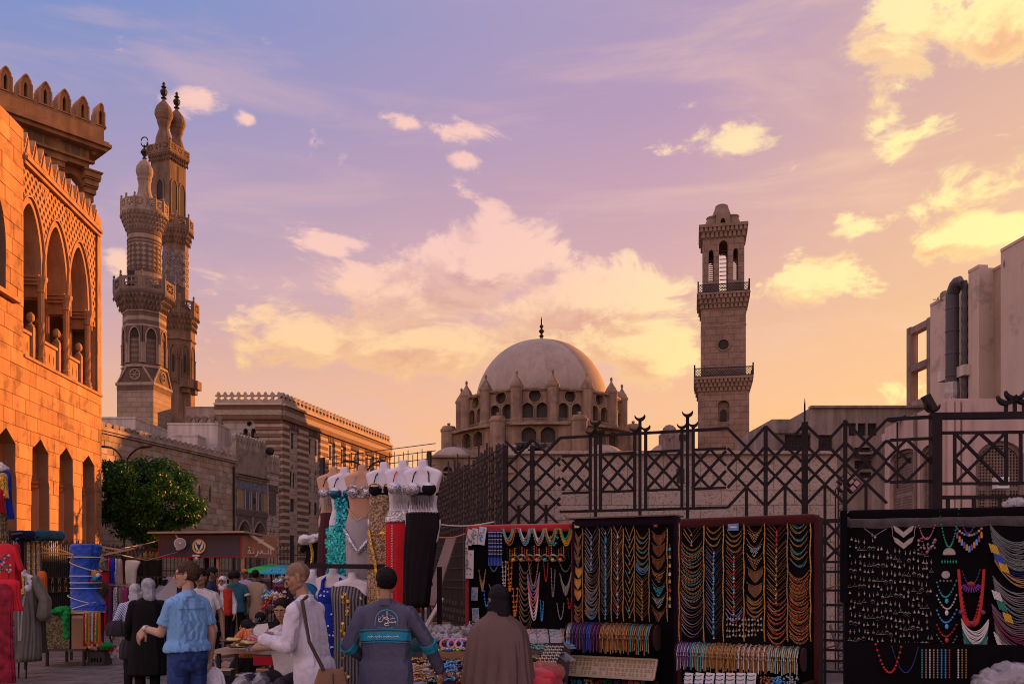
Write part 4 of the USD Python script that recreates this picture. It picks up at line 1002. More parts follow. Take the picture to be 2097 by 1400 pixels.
obj('roof_step',MB().box(FH.p(hu(1670),hz(846),-1.6),(hu(1680)-hu(1661),3,hz(835)-hz(858)),FH.R()),CONC,HB)
obj('parapet_shadow_line',MB().box(FH.p((hu(1583)+hu(1660))/2,hz(884),.06),(hu(1660)-hu(1583),.16,.18),FH.R()),CONC,HB)  # raised strip in the wall colour below the parapet
obj('parapet',MB().box(FH.p((hu(1661)+hu(1905))/2,hz(833),-.1),(hu(1905)-hu(1661)+.1,.5,.14),FH.R()),CONC,HB)
for(_,a,b,c,d_)in opens:
 w=obj('window',MB().box(FH.p((hu(a)+hu(c))/2,(hz(b)+hz(d_))/2,-.3),(hu(c)-hu(a),.06,hz(d_)-hz(b)),FH.R()),SCRN,HB)
 lattice_part(w,FH,hu(a),hz(b),hu(c),hz(d_),.20,-.05,.03)
obj('balcony',MB().box(FH.p(hu(1766),hz(931),.4),(1.5,.8,.1),FH.R()),CONC,HB)
q=MB()
for k in range(12):q.beam(FH.p(hu(1743)+k*.13,hz(932),.78),FH.p(hu(1743)+k*.13,hz(925),.78),.03)
q.beam(FH.p(hu(1742),hz(925),.78),FH.p(hu(1792),hz(925),.78),.05);obj('balcony_railing',q,IRON,HB)
# tall wall-like building at the right edge
pA,pB=W(1905,0,55),W(2097,0,46.3)
FB_=Frame(pA[:2],(pB-pA)[:2]);BB=thing('tall_building','tall pale rendered building with patched cracks and black duct pipes at the right edge','building',FB_.p(0,0))
TALL=mat('tall_render',(.44,.335,.28),rough=.92,var=.08,scale=.4,bump=.2,bscale=5,second=((.26,.195,.17),.55,.61,.7),streak=.06)
TAN=mat('tan_render',(.33,.235,.175),rough=.92,var=.14,scale=.4,bump=.2,streak=.06,second=((.22,.17,.14),.5,.62,.6))
def bu(px):return FB_.at(px,900)[0]
uB0,uB1,uB2,uB3,uB4,uB5=bu(1905),bu(1958),bu(1995),bu(2017),bu(2053),bu(2097)+22
zt1=FB_.at(1905,628)[1];zt2=FB_.at(1995,560)[1]
for(a,b,zt,n0,mm)in((uB0,uB2,zt1,0.0,TALL),(uB2,uB3,zt2,.35,TALL),(uB3,uB4,zt2-.2,-.5,TAN),(uB4,uB5,zt2+.3,.1,TALL)):
 w=obj('wall',MB().prism(sbox(a,0,b,zt),FB_,-18,n0),mm,BB)
 obj('parapet',MB().box(FB_.p((a+b)/2,zt+.08,n0-.25),(b-a-.01,.56,.16),FB_.R()),mm,w)
 k=0
 while a+k<b and k<12:k+=1
DUCT=mat('duct_steel',(.035,.03,.035),rough=.45,var=.3,scale=2,bump=.3,bscale=12,spec=.5);FOIL=mat('duct_foil',(.32,.29,.30),rough=.35,var=.3,bump=.8,bscale=14,metal=.7)
z_t=FB_.at(1975,604)[1];z_b=FB_.at(1975,840)[1]
uD=bu(1975);uE=bu(1989)
path=[FB_.p(uD,z,.75)for z in np.linspace(0,z_t,24)]+[FB_.p(uD+.4*math.sin(t),z_t+.5*math.sin(t),.75)for t in np.linspace(.3,1.57,4)]+[FB_.p(uE,z_t+.52,.6)]
du=obj('duct',MB().tube(path,.36,14),DUCT,BB)
for k in range(11):obj('duct_joint',MB().lathe([(.37,0),(.385,.03),(.385,.09),(.37,.12)],FB_.p(uD,4+k*1.3,.75),12),DUCT,du)
obj('duct_foil_wrap',MB().tube([FB_.p(uD,z,.75)for z in np.linspace(z_b-.6,z_b+1.6,8)],[.38,.42,.39,.43,.39,.42,.40,.38],12),FOIL,du)
q=MB();q.tube([FB_.p(uE,z,.40)for z in np.linspace(0,z_t+.6,60)],[.15 if k%2 else.18 for k in range(60)],8);obj('flexible_pipe',q,DUCT,BB)
for(px,py)in((1950,770),(1990,760)):obj('air_conditioner',MB().box(FB_.p(bu(px),FB_.at(px,py)[1],.45),(.8,.5,.6),FB_.R()),PLASTER,BB)
for(px,y0,y1)in((1991,627,670),(1991,715,750),(1991,800,838)):obj('window',MB().box(FB_.p(bu(px),FB_.at(px,(y0+y1)/2)[1],.02),(.5,.05,FB_.at(px,y0)[1]-FB_.at(px,y1)[1]),FB_.R()),SCRN,BB)
# open concrete frame at its far end
q=MB();fx_=bu(1905)-2.6
zfr=FB_.at(1890,655)[1]
for uu in(fx_,bu(1905)-.25):q.box(FB_.p(uu,zfr/2,-.3),(.5,.5,zfr),FB_.R())
for k,py in enumerate((655,735,812)):q.box(FB_.p((fx_+bu(1905))/2,FB_.at(1895,py)[1]-.2,-.3),(2.7,.5,.42),FB_.R())
obj('concrete_frame',q,CONC,BB)
def dish(px,py,u,name_lab,d=None,r=.38):
 p=FB_.p(bu(px),FB_.at(px,py)[1],-.2)if d is None else W(px,py,d)
 t=thing('satellite_dish',name_lab,'satellite dish',p-(0,0,.5))
 obj('dish',MB().lathe([(.02,.10),(r*.6,.04),(r,-.08),(r,-.10),(r*.6,.02),(.02,.06)],(0,0,0),14).__class__().ball(p,(r,.12,r),12),CONC,t)
 obj('mast',MB().tube([p-(0,0,.75),p],.035,6).tube([p,p+np.array([0,-.3,-.05])],.015,4),IRON,t)
dish(1930,607,0,'round grey satellite dish on the lower roof beside the thin mast of the tall building')
dish(2061,540,0,'round grey satellite dish on the highest roof at the right edge')
dish(1371,884,0,'pale satellite dish on a low roof between dome and square minaret',72,.6)
for(px,y0,y1)in((1913,625,608),(2006,552,545)):
 p=FB_.p(bu(px),FB_.at(px,y0)[1]-.2,-.25);q_=FB_.p(bu(px),FB_.at(px,y1)[1],-.25)
 t=thing('aerial','thin roof aerial mast near the %s'%('lower roof corner' if px<1950 else 'higher roof corner'),'aerial',p);obj('mast',MB().tube([p,q_],.04,5).beam(q_+(-.3,0,-.15),q_+(.3,0,-.15),.04),IRON,t)
q=thing('roof_block','small pinkish rooftop hut with a hatch left of the square minaret','building',W(1390,1177,72)*(1,1,0))
obj('wall',MB().box((W(1390,0,72)[0],73,zd_(884,72)/2),(2.6,2,zd_(884,72))),CONC,q);obj('hatch',MB().box((W(1398,0,72)[0],71.98,zd_(896,72)),(.6,.05,.5)),DARK,q)
# pink arcade with turned wooden screens
PINK=mat('pink_render',(.42,.30,.265),rough=.9,var=.10,scale=.6,bump=.15,streak=.15)
PAN=mat('turned_wood',(.17,.115,.095),rough=.7,var=.3,scale=4,bump=.3)
pa,pb=W(1812,0,36),W(1930,0,30.5)
FP=Frame(pa[:2],(pb-pa)[:2]);Lp=np.linalg.norm((pb-pa)[:2])
PK=thing('pink_arcade','pink rendered arcade building with arched wooden lattice screens behind the gate','building',FP.p(0,0))
zp=FP.at(1816,874)[1]
aw=[(1822,1875,920),(1884,1928,908)]
arcs=[arch_poly(FP.at(a,1000)[0],FP.at(b,1000)[0],.4,FP.at((a+b)/2,t+18)[1],FP.at((a+b)/2,t)[1],point=False)for a,b,t in aw]
obj('wall',MB().prism(sbox(0,0,Lp,zp).difference(unary_union(arcs)),FP,-.5,0),PINK,PK)
FP2=Frame(W(1930,0,30.5)[:2],(1,.0));L2=6.5;big=arch_poly(FP2.at(1998,900)[0],FP2.at(2100,900)[0],.4,FP2.at(2050,945)[1],FP2.at(2050,902)[1],point=False)
obj('wall',MB().prism(sbox(0,0,L2,zp+.1).difference(big),FP2,-.5,0),PINK,PK)
obj('roof',MB().box((19.6,33.9,zp-.3),(8.6,5.6,.3)),PINK,PK)
for px,w in((1944,.22),(1958,.16),(1976,.30)):obj('pilaster',MB().box(FP2.p(FP2.at(px,900)[0],zp/2,.06),(w,.14,zp),FP2.R()),PINK,PK)
obj('drain_pipe',MB().tube([FP.p(FP.at(1878,900)[0],z,.08)for z in(0,zp)],.06,6),PAN,PK)
for fr,a,back in((FP,arcs[0],0),(FP,arcs[1],0),(FP2,big,0)):
 x0,z0,x1,z1=a.bounds
 sc=obj('arched_screen',MB().prism(a.difference(a.buffer(-.14)),fr,-.28,-.12),PAN,PK)
 obj('dark_opening',MB().prism(a,fr,-.48,-.44),DARK,PK)
 inner=a.buffer(-.12)
 ln=[LineString([(x,z0),(x,z1)]).buffer(.018)for x in np.arange(x0,x1,.105)]+[LineString([(x0,z),(x1,z)]).buffer(.018)for z in np.arange(z0,z1,.105)]
 ln+=[LineString([(x0,z),(x1,z)]).buffer(.06)for z in(z0+1.1,z0+1.5,z0+(z1-z0)*.72)]+[LineString([(x,z0),(x,z0+(z1-z0)*.72)]).buffer(.05)for x in(x0+(x1-x0)*.3,x0+(x1-x0)*.7)]
 obj('screen_lattice',MB().prism(unary_union(ln).intersection(inner),fr,-.25,-.18),PAN,sc)
 c_=(x0+x1)/2;zc_=z0+(z1-z0)*.52
 obj('diamond_panel',MB().prism(Polygon([(c_-.32,zc_),(c_,zc_+.5),(c_+.32,zc_),(c_,zc_-.5)]),fr,-.19,-.15),PAN,sc)
pp=FP2.p(FP2.at(2041,990)[0],FP2.at(2041,990)[1],.25)
ac=thing('air_conditioner','white window air conditioner box below the large arched screen','air conditioner',pp);obj('case',MB().box(pp,(.40,.34,.38)),mat('white_metal',(.6,.62,.66),rough=.5,var=.05,bump=.1),ac)
for k in range(5):obj('vent',MB().box(pp+(0,-.175,-.1+.05*k),(.34,.01,.02)),DARK,ac)
# floodlight on a pole and loudspeaker on the arcade
p=FP.p(FP.at(1843,890)[0],zp-1.2,.1);t=thing('flood_light','grey flood lamp on a thin pole above the first arched screen','lamp',p)
obj('pole',MB().tube([p-(0,0,1.4),p+(0,0,1.15)],.035,6),IRON,t);obj('head',MB().box(p+(-.05,-.1,1.28),(.55,.35,.12),trimesh.transformations.euler_matrix(.3,-.35,0)[:3,:3]),IRON,t)
# ------------------------------------------------------------------ granite clad wall
GR=mat('speckled_granite',(.30,.225,.185),rough=.55,var=.12,scale=1.2,bump=.15,bscale=60,spec=.35,rand=.07,second=((.10,.075,.065),26,.57,.85))
dg=17.0;FG=Frame((0,dg),(1,0))
def gu(px):return(px-CX)/F*dg
def gz(py):return EYE+(HY-py)/F*dg
GW=thing('granite_wall','speckled granite clad wall behind the steel lattice fence','wall',(gu(1062),dg,0))
x0,x1,zt=gu(1060),gu(1714),gz(929)
wl_=MB().box(((x0+x1)/2,dg+.35,zt/2-.02),(x1-x0-.02,.6,zt-.04));hole_c=(gu(1398),gz(974))
gp=obj('wall',wl_,JOINT,GW)
obj('coping',MB().box(((x0+x1)/2,dg+.3,zt+.02),(x1-x0+.06,.78,.06)),GR,GW)
zs_rows=[zt,gz(1004),gz(1034),gz(1064),gz(1110),gz(1160),gz(1210),gz(1260),gz(1310),0]
for r in range(9):
 z1,z0=zs_rows[r],zs_rows[r+1];w=.70;x=x0-(r%2)*.3
 while x<x1:
  a,b=max(x,x0),min(x+w,x1);x+=w
  if b-a<.05:continue
  obj('granite_panel',MB().box(((a+b)/2,dg+.02,(z0+z1)/2),(b-a-.008,.06,z1-z0-.008)),GR,gp)
obj('vent_opening',MB().box((hole_c[0],dg-.012,hole_c[1]),(.24,.02,.28)),DARK,GW)
obj('vent_frame',MB().box((hole_c[0]+.07,dg-.018,hole_c[1]),(.08,.02,.27)),GR,GW)
obj('end_face',MB().add([W(1060,930,dg),W(1034,1075,15.0),W(1034,1330,15.0),W(1060,1330,dg)],[[0,1,2,3]]),mat('pinkish_concrete',(.33,.24,.205),rough=.9,var=.15,bump=.2,streak=.2),GW)
# things lying on top of the wall
pt=W(1086,915,17.2)
t=thing('rolled_tarp','crumpled dark tarpaulin bundle lying on the granite wall top','tarpaulin',pt-(0,0,.1))
q=MB()
for k in range(16):q.ball(pt+np.array([rnd.uniform(-.28,.28),rnd.uniform(-.1,.15),rnd.uniform(-.08,.06)]),(rnd.uniform(.08,.16),.1,rnd.uniform(.04,.07)),7)
obj('bundle',q,mat('black_tarp',(.02,.018,.022),rough=.5,var=.4,bump=.6,bscale=12),t)
for k in range(5):obj('strap',MB().tube([pt+np.array([-.3+.14*k,-.12,.06]),pt+np.array([-.2+.14*k,-.14,-.03]),pt+np.array([-.12+.14*k,-.1,.08])],.012,4),IRON,t)
# lattice tower of stage lights behind the fence
pt=W(1738,1000,15.5);t=thing('light_truss','thin lattice truss carrying a cluster of square stage lights behind the fence','truss',pt*(1,1,0))
cx_,cy_=W(1722,0,15.5)[0],15.5;zt_=W(0,1000,15.5)[2]
for sx in(-.07,.07):
 for sy in(-.07,.07):obj('truss_leg',MB().beam((cx_+sx,cy_+sy,0),(cx_+sx,cy_+sy,zt_),.02),IRON,t)
q=MB()
for k in range(int(zt_/.12)):
 z=k*.12;q.beam((cx_-.07,cy_-.07,z),(cx_+.07,cy_-.07,z+.12),.012);q.beam((cx_+.07,cy_-.07,z),(cx_-.07,cy_-.07,z),.012)
obj('truss_bracing',q,IRON,t,kind='stuff')
for(px,py)in((1724,985),(1740,985),(1724,998),(1744,1000),(1752,990),(1733,976)):
 p=W(px,py,15.4);l=obj('stage_light',MB().box(p,(.13,.10,.13),trimesh.transformations.euler_matrix(0,.78,0)[:3,:3]),IRON,t);obj('lens',MB().box(p+(0,-.056,0),(.085,.01,.085),trimesh.transformations.euler_matrix(0,.78,0)[:3,:3]),mat('lamp_lens',(.25,.14,.15),rough=.2,bump=0,spec=.6),(l[0],l[1]))
# ------------------------------------------------------------------ steel lattice fence with crescents
STEEL=mat('brown_painted_steel',(.0105,.0055,.0075),rough=.55,var=.35,scale=5,bump=.15,bscale=40,spec=.16,second=((.034,.018,.015),7,.63,.6))
eA,eB=W(1035,0,12.5),W(1910,0,10.6)
FF_=Frame(eA[:2],(eB-eA)[:2]);LF=np.linalg.norm((eB-eA)[:2])
LFN=thing('lattice_fence','dark steel lattice fence of diamonds topped with crescent finials','fence',FF_.p(0,0))
def fbar(name,a,b,w=.045,dpt=.05,par=None,n=0.0):
 (u0,z0),(u1,z1)=FF_.at(*a),FF_.at(*b)
 obj(name,MB().beam(FF_.p(u0,z0,n),FF_.p(u1,z1,n),w,dpt,FF_.n),STEEL,par or LFN)
def fpost(px,ytop,w,name='post',ybot=None):
 u,z=FF_.at(px,ytop);zb=0 if ybot is None else FF_.at(px,ybot)[1]
 obj(name,MB().box(FF_.p(u,(z+zb)/2,.0),(w,w*.9,z-zb),FF_.R()),STEEL,LFN)
 return u,z
def crescent(px,py,r,n=0.0,par=None,fr=None):
 fr=fr or FF_;u,z=fr.at(px,py)
 c=Point(0,r).buffer(r,16).difference(affinity.scale(Point(0,r*1.62).buffer(r*1.08,16),1,1)).intersection(sbox(-9,-1,9,r*1.32))
 q=MB().prism(affinity.translate(c,u,z),fr,-.035+n,.035+n)
 obj('crescent',q,STEEL,par or LFN)
fpost(1035,912,.065);fpost(1090,914,.055)
# trios of bars with crescents
for(xs,tops,bot)in(((1208.8,1219.5,1229.8),(888,870,886),1044),((1299.9,1310.6,1322.3),(883,860,880),1041),((1396.4,1408,1419.7),(876,852,873),1038)):
 for k in range(3):
  fpost(xs[k],tops[k],.038,'crescent_bar',bot if k!=1 else None)
  crescent(xs[k],tops[k]+2,.068 if k==1 else.06,.002*k)
for px,y,w in((1568,876,.05),(1648,864,.075),(1731,860,.05)):fpost(px,y,w)
u,z=FF_.at(1648,864);obj('spike',MB().lathe([(.012,z),(.010,z+.22),(.002,z+.30)],FF_.p(u,0),6),STEEL,LFN)
# regular diamonds between posts on the right
us=[FF_.at(p,950)[0]for p in(1568,1648,1731)];pch=(us[2]-us[0])/2
z0_=FF_.at(1648,868)[1];qn=(FF_.at(1568,880)[1]-FF_.at(1568,1044)[1])/4
def dbar(u0,z0,u1,z1,n=0.0):obj('diagonal_bar',MB().beam(FF_.p(u0,z0,n),FF_.p(u1,z1,n),.034,.034,FF_.n),STEEL,LFN)
for k in range(-1,3):
 a,b=us[0]+k*pch,us[0]+(k+1)*pch
 for j in range(3):
  ua,ub=a,b;
  if k==2:
   dbar(ua,z0_-j*qn,ub,z0_-(j+2)*qn,.004)
   if j>0 or True:dbar(ub,z0_-j*qn,ua,z0_-(j+2)*qn,-.004)
  else:
   dbar(ua,z0_-j*qn,ub,z0_-(j+2)*qn,.004);dbar(ub,z0_-j*qn,ua,z0_-(j+2)*qn,-.004)
 m=(a+b)/2;obj('short_post',MB().box(FF_.p(m,(z0_-3*qn)/2),(.036,.034,z0_-3*qn),FF_.R()),STEEL,LFN)
# left diamonds
ul=[FF_.at(p,950)[0]for p in(1035,1090,1147)]
for k in range(2):
 a,b=ul[k],ul[k+1]
 for j in range(4):
  dbar(a,z0_-j*1.08*qn,b,z0_-(j*1.08+1.5)*qn,.004);dbar(b,z0_-j*1.08*qn,a,z0_-(j*1.08+1.5)*qn,-.004)
 m=(a+b)/2;obj('short_post',MB().box(FF_.p(m,(z0_-3.6*qn)/2),(.036,.034,z0_-3.6*qn),FF_.R()),STEEL,LFN)
# long boxes between the crescent trios
vL,vR=ul[2],us[0]-pch;gA,gB,gC=[FF_.at(p,950)[0]for p in(1219.5,1310.6,1408)]
for zz_ in(0,4):obj('rail',MB().beam(FF_.p(vL,z0_-zz_*qn),FF_.p(vR,z0_-zz_*qn),.036,.036),STEEL,LFN)
for(a,b)in((vL+.03,gA-.08),(gA+.08,gB-.08),(gB+.08,gC-.08),(gC+.08,vR-.02)):
 t_,b_=z0_-qn,z0_-3*qn;w=b-a;H=t_-b_;c=(a+b)/2
 for z in(t_,b_):obj('inner_rail',MB().beam(FF_.p(a,z),FF_.p(b,z),.032,.032),STEEL,LFN)
 sl=H/(pch*1.0);sl=2*qn/pch
 for sg in(1,-1):
  P=lambda f,z:(c+sg*(f-.5)*w,z)
  for(p0,p1)in((P(.5,t_),P(1,t_-sl*w/2)),(P(0,t_-max(.0,(H-sl*w))/2),P(1,b_+max(.0,(H-sl*w))/2)),(P(0,b_+sl*w/2),P(.5,b_))):
   dbar(*p0,*p1,.003*sg)
# rail under the diamonds, lower diamonds, horizontal bars down to the ground
zl=FF_.at(1700,1066)[1]
obj('rail',MB().beam(FF_.p(0,zl),FF_.p(LF,zl),.05,.05),STEEL,LFN)
zl2=FF_.at(1700,1148)[1]
k=0;u=us[2]-pch*5
while u<LF-pch*.5:
 for sg in(0,1):
  dbar(u+sg*pch/2,zl,u+pch/2-sg*pch/2+(pch/2 if False else 0),(zl+zl2)/2,.004-.008*sg);dbar(u+sg*pch/2,zl2,u+pch/2-sg*pch/2,(zl+zl2)/2,.004-.008*sg)
 u+=pch/2
for py in(1150,1170,1208,1238,1272,1292,1310,1330,1352,1374):
 z=FF_.at(1700,py)[1];obj('rail',MB().beam(FF_.p(0,z),FF_.p(LF,z),.03,.03),STEEL,LFN)
# outline of the last box near the gate
gx=FF_.at(1906,950)[0];hb=us[2]+pch
obj('rail',MB().beam(FF_.p(hb,z0_),FF_.p(gx,z0_),.04,.04),STEEL,LFN)
for zz_ in(1,3):obj('inner_rail',MB().beam(FF_.p(hb+.03,z0_-zz_*qn),FF_.p(gx,z0_-zz_*qn),.034,.034),STEEL,LFN)
for sg in(1,-1):
 c=z0_-2*qn;w=gx-hb
 dbar(hb,c+sg*qn,hb+w*.55,c+sg*qn-sg*.55*w*2*qn/pch);dbar(hb+w*.45,c+sg*qn,gx,c+sg*qn-sg*.55*w*2*qn/pch,.004);dbar(hb+w*.45,c+sg*qn,hb,c+sg*qn-sg*.45*w*2*qn/pch,-.004)
# the gate frame at the right edge
GT=thing('steel_gate','heavy dark steel gate frame with diamond panel and crescents at the right edge','gate',FF_.p(gx,0))
FQ=Frame(FF_.p(gx,0)[:2],(1,-.06))
LQ=3.0
zg=FQ.at(1912,846)[1]
obj('gate_post',MB().box(FQ.p(.055,zg/2),(.115,.115,zg),FQ.R()),STEEL,GT)
obj('gate_beam',MB().box(FQ.p(.115+LQ/2,zg-.035),(LQ,.10,.075),FQ.R()),STEEL,GT)
zz1,zz2,zz3=FQ.at(1930,886)[1],FQ.at(1930,990)[1],FQ.at(1930,1018)[1]
for z,w in((zz1,.035),(zz2,.035),(zz3,.045)):obj('rail',MB().beam(FQ.p(.11,z),FQ.p(LQ,z),w,w),STEEL,GT)
uv=[FQ.at(p,930)[0]for p in(1955,2060,2090)]
for u in uv+[uv[0]+1.35,uv[0]+2.0]:obj('upright',MB().box(FQ.p(u,(zz1+zz2)/2,.002),(.032,.032,zz1-zz2),FQ.R()),STEEL,GT)
w=uv[1]-uv[0];H=zz1-zz2
for(f0,h0,f1,h1)in((0,0,.96,1),(.48,0,1.0,.48),(.48,0,0,.5),(1.0,0,.0,1),(0,.5,.5,1)):
 obj('diagonal_bar',MB().beam(FQ.p(uv[0]+f0*w,zz1-h0*H,.003*(f0-f1)),FQ.p(uv[0]+f1*w,zz1-h1*H,.003*(f0-f1)),.032,.032,FQ.n),STEEL,GT)
for k in range(9):obj('short_post',MB().box(FQ.p(.2+k*.3,zz3/2),(.035,.035,zz3),FQ.R()),STEEL,GT)
crescent(1909,845,.085,0,GT,FQ)
for px,py,r in((2060,830,.10),(2078,822,.11),(2097,828,.10)):
 u,z=FQ.at(px,py);obj('crescent_stem',MB().box(FQ.p(u,(z+zg)/2),(.035,.035,max(z-zg,.02)+.02),FQ.R()),STEEL,GT);crescent(px,py,r,0,GT,FQ)
p=FQ.p(.02,zg+.12,.03);t=thing('flood_light','small flood lamp tilted on the fence end beside the single crescent','lamp',p);obj('head',MB().box(p+(-.05,0,0),(.07,.12,.2),trimesh.transformations.euler_matrix(0,-.5,0)[:3,:3]),IRON,t);obj('bracket',MB().beam(p+(-.04,0,-.12),p+(-.04,0,0),.02),IRON,t)
# ------------------------------------------------------------------ woven fence running back to the left
wA,wB=W(886,0,18.7),W(1034,0,12.6)
FV=Frame(wA[:2],(wB-wA)[:2]);LV=np.linalg.norm((wB-wA)[:2])
WV=thing('woven_fence','weathered woven metal slat fence with ragged upright stakes','fence',FV.p(0,0))
WOV=mat('rusty_woven_steel',(.042,.025,.025),rough=.65,var=.45,scale=5,bump=.3,bscale=40,island=.35)
ztw=FV.at(1030,905)[1];ztl=FV.at(890,990)[1]
def ztp(u):return ztl+(ztw-ztl)*u/LV
nstk=42;q=MB()
for k in range(nstk):
 u=LV*(k+.5)/nstk;top=ztp(u)+rnd.uniform(-.12,.30)*(1 if rnd.random()<.6 else.2)
 ln=rnd.uniform(-.03,.03)
 obj('stake',MB().beam(FV.p(u,0),FV.p(u+ln,top),.03,.03),WOV,WV)
def weave(z0f,z1f,rows):
 for r in range(rows):
  for k in range(nstk):
   u0,u1=LV*(k-.5)/nstk,LV*(k+.5)/nstk;b=.035*(1 if(k+r)%2 else-1)
   if rnd.random()<.12:continue
   za=[z0f(u)+(z1f(u)-z0f(u))*r/rows for u in(u0,u1)];h=(z1f(u0)-z0f(u0))/rows*.58;j=rnd.uniform(-.01,.01)
   P=[]
   for t_ in(0,.33,.67,1):
    u=u0+(u1-u0)*t_;n=b*math.sin(pi*(.15+.7*t_));z=za[0]+(za[1]-za[0])*t_+j
    P.append(FV.p(u,z,n));P.append(FV.p(u,z+h,n))
   q.add(P,[[0,2,3,1],[2,4,5,3],[4,6,7,5]])
weave(lambda u:ztp(u)*.62+.25,lambda u:ztp(u)-.08,11);weave(lambda u:.15,lambda u:1.25,8)
obj('woven_slats',q,WOV,WV,kind='stuff')
for f in(.98,.63,.56,.50,.44,.40):obj('rail',MB().beam(FV.p(0,ztp(0)*f),FV.p(LV,ztp(LV)*f),.022,.022),WOV,WV)
q=thing('plank_screen','plank coloured as a wall lit orange behind the far end of the woven fence','plank',FV.p(.6,0,-.6));obj('plank',MB().box(FV.p(.5,1.7,-.6),(.7,.05,3.4),FV.R()),mat('orange_ply',(.45,.20,.07),var=.2,bump=.2),q)  # sunlight on the wall behind is put into the orange of this plank
# loose timber leaning beside it
for k,(a,b,lab)in enumerate((((868,1290),(905,1225),'pale thin timber lath leaning low by the blue carton'),((880,1240),(925,1100),'brown board leaning against the woven fence'),((862,1230),(884,1150),'dark narrow lath leaning left of the brown board'))):
 p0,p1=W(*a,11.6),W(*b,12.3);t=thing('leaning_board',lab,'board',p0);obj('board',MB().beam(p0-(0,0,.0),p1,.05+.10*(k==1),.03),mat('board_%d'%k,((.42,.33,.27),(.16,.10,.085),(.10,.065,.06))[k],var=.3,bump=.2),t)
for(x0,y0,x1,y1,dd_,lab)in((885,1071,1012,1068,10.5,'white rope stretched from the black costume to the woven fence'),(885,1096,958,1090,9.6,'orange cord stretched to the red topped jewellery rack')):
 A,B=W(x0,y0,dd_),W(x1,y1,dd_);t=thing('rope',lab,'rope',A);obj('rope',MB().tube([A+(B-A)*f-(0,0,.04*math.sin(pi*f))for f in np.linspace(0,1,12)],.008,5),mat('rope_%s'%lab[:5].strip(),(.45,.40,.38)if 'white' in lab else(.5,.22,.08),bump=.2),t)
# ------------------------------------------------------------------ tree
TRD=38.6;tc_=W(308,1177,TRD);tc_[2]=0
TRE=thing('ficus_tree','dense rounded green tree beside the sandstone building','tree',tc_)
BARK=mat('bark',(.10,.075,.055),var=.3,scale=4,bump=.6)
obj('trunk',MB().tube([tc_,tc_+(.05,0,1.2),tc_+(.0,.05,2.4),tc_+(.1,0,4)],[.26,.2,.17,.08],9),BARK,TRE)
for k in range(7):
 a=k*.9;obj('limb',MB().tube([tc_+(0,0,2.1+.12*k),tc_+(.7*math.cos(a),.7*math.sin(a),3.1+.15*k),tc_+(1.5*math.cos(a),1.5*math.sin(a),3.9+.2*k)],[.10,.07,.03],6),BARK,TRE)
r_=np.random.default_rng(5)
cz=W(0,1020,TRD)[2];NL=0;LV_,LF_=[],[]
cl=[]
for k in range(230):
 v=r_.normal(size=3);v/=np.linalg.norm(v);rr=r_.uniform(.70,1.0)*(1+.10*math.sin(3*v[0]+5*v[2])+.08*math.sin(7*v[1]+2))
 cl.append((np.array([v[0]*2.12,v[1]*2.1,v[2]*1.72])*rr+np.array([tc_[0],tc_[1],cz]),r_.uniform(.28,.50)))
P=[]
for(c,r)in cl:
 n=int(150*(r/.4)**2);v=r_.normal(size=(n,3));v/=np.linalg.norm(v,axis=1)[:,None]
 P.append(c+v*r*r_.uniform(.5,1.05,(n,1))*(1,1,.85))
P=np.vstack(P);n=len(P)
d1=r_.normal(size=(n,3))+(0,0,-.5);d1/=np.linalg.norm(d1,axis=1)[:,None]
d2_=np.cross(d1,r_.normal(size=(n,3)));d2_/=np.linalg.norm(d2_,axis=1)[:,None]
L_=r_.uniform(.10,.17,(n,1));w_=L_*.30
q4=np.stack([P,P+d1*L_*.5+d2_*w_,P+d1*L_,P+d1*L_*.5-d2_*w_],1).reshape(-1,3)
f4_=np.arange(n*4).reshape(-1,4)
def leafmat(name,c1,c2):
 N={'g':('geometry',{}),'r':('rgb_ramp',{'ramp':[(0,c1),(1,c2)]}),'p':('principled_bsdf',{'roughness':.45,'specular_ior_level':.35}),'t':('translucent_bsdf',{}),'m':('mix_closure',{'fac':.16})}
 return usdkit.material(stage,'/World/Looks/'+name,N,[('g.random_per_island','r.fac'),('r.color','p.base_color'),('r.color','t.color'),('p.BSDF','m.closure1'),('t.BSDF','m.closure2')],surface='m.closure')
LEAF=leafmat('leaf_green',(.030,.115,.012),(.095,.27,.03))
obj('crown',(q4,np.vstack([f4_[:,[0,1,2]],f4_[:,[0,2,3]]])),LEAF,TRE,kind='stuff')
# ------------------------------------------------------------------ street lamps with two arms
def lamp(px,py,d,label,a0,a1,ytop):
 b=W(px,1177,d)*(1,1,0);zt=W(px,py,d)[2]
 t=thing('street_lamp',label,'street lamp',b,'double armed street lamps')
 obj('pole',MB().lathe([(.16,0),(.12,.6),(.07,.7),(.055,zt)],b,10),IRON,t)
 for sx,ax in((-1,a0),(1,a1)):
  e=W(ax,ytop,d);pts=[b+(0,0,zt-.5)]+[np.array([b[0]+(e[0]-b[0])*(1-math.cos(f))*.9,d,zt-.5+(e[2]-zt+.5)*math.sin(f)])for f in np.linspace(.2,1.5,8)]
  arm=obj('arm',MB().tube(pts,.045,6),IRON,t)
  obj('lamp_head',MB().beam(pts[-1]-(e-pts[-2])*.3,e+(e-pts[-2])*.6,.20,.09),IRON,(arm[0],arm[1]))
 obj('control_box',MB().box(b+(0,-.1,zt-.55),(.28,.25,.35)),IRON,t)
lamp(255,945,43,'double armed street lamp rising behind the green tree',216,302,915)
lamp(750,956,43,'double armed street lamp rising behind the bare mannequin shoulders',711,784,944)
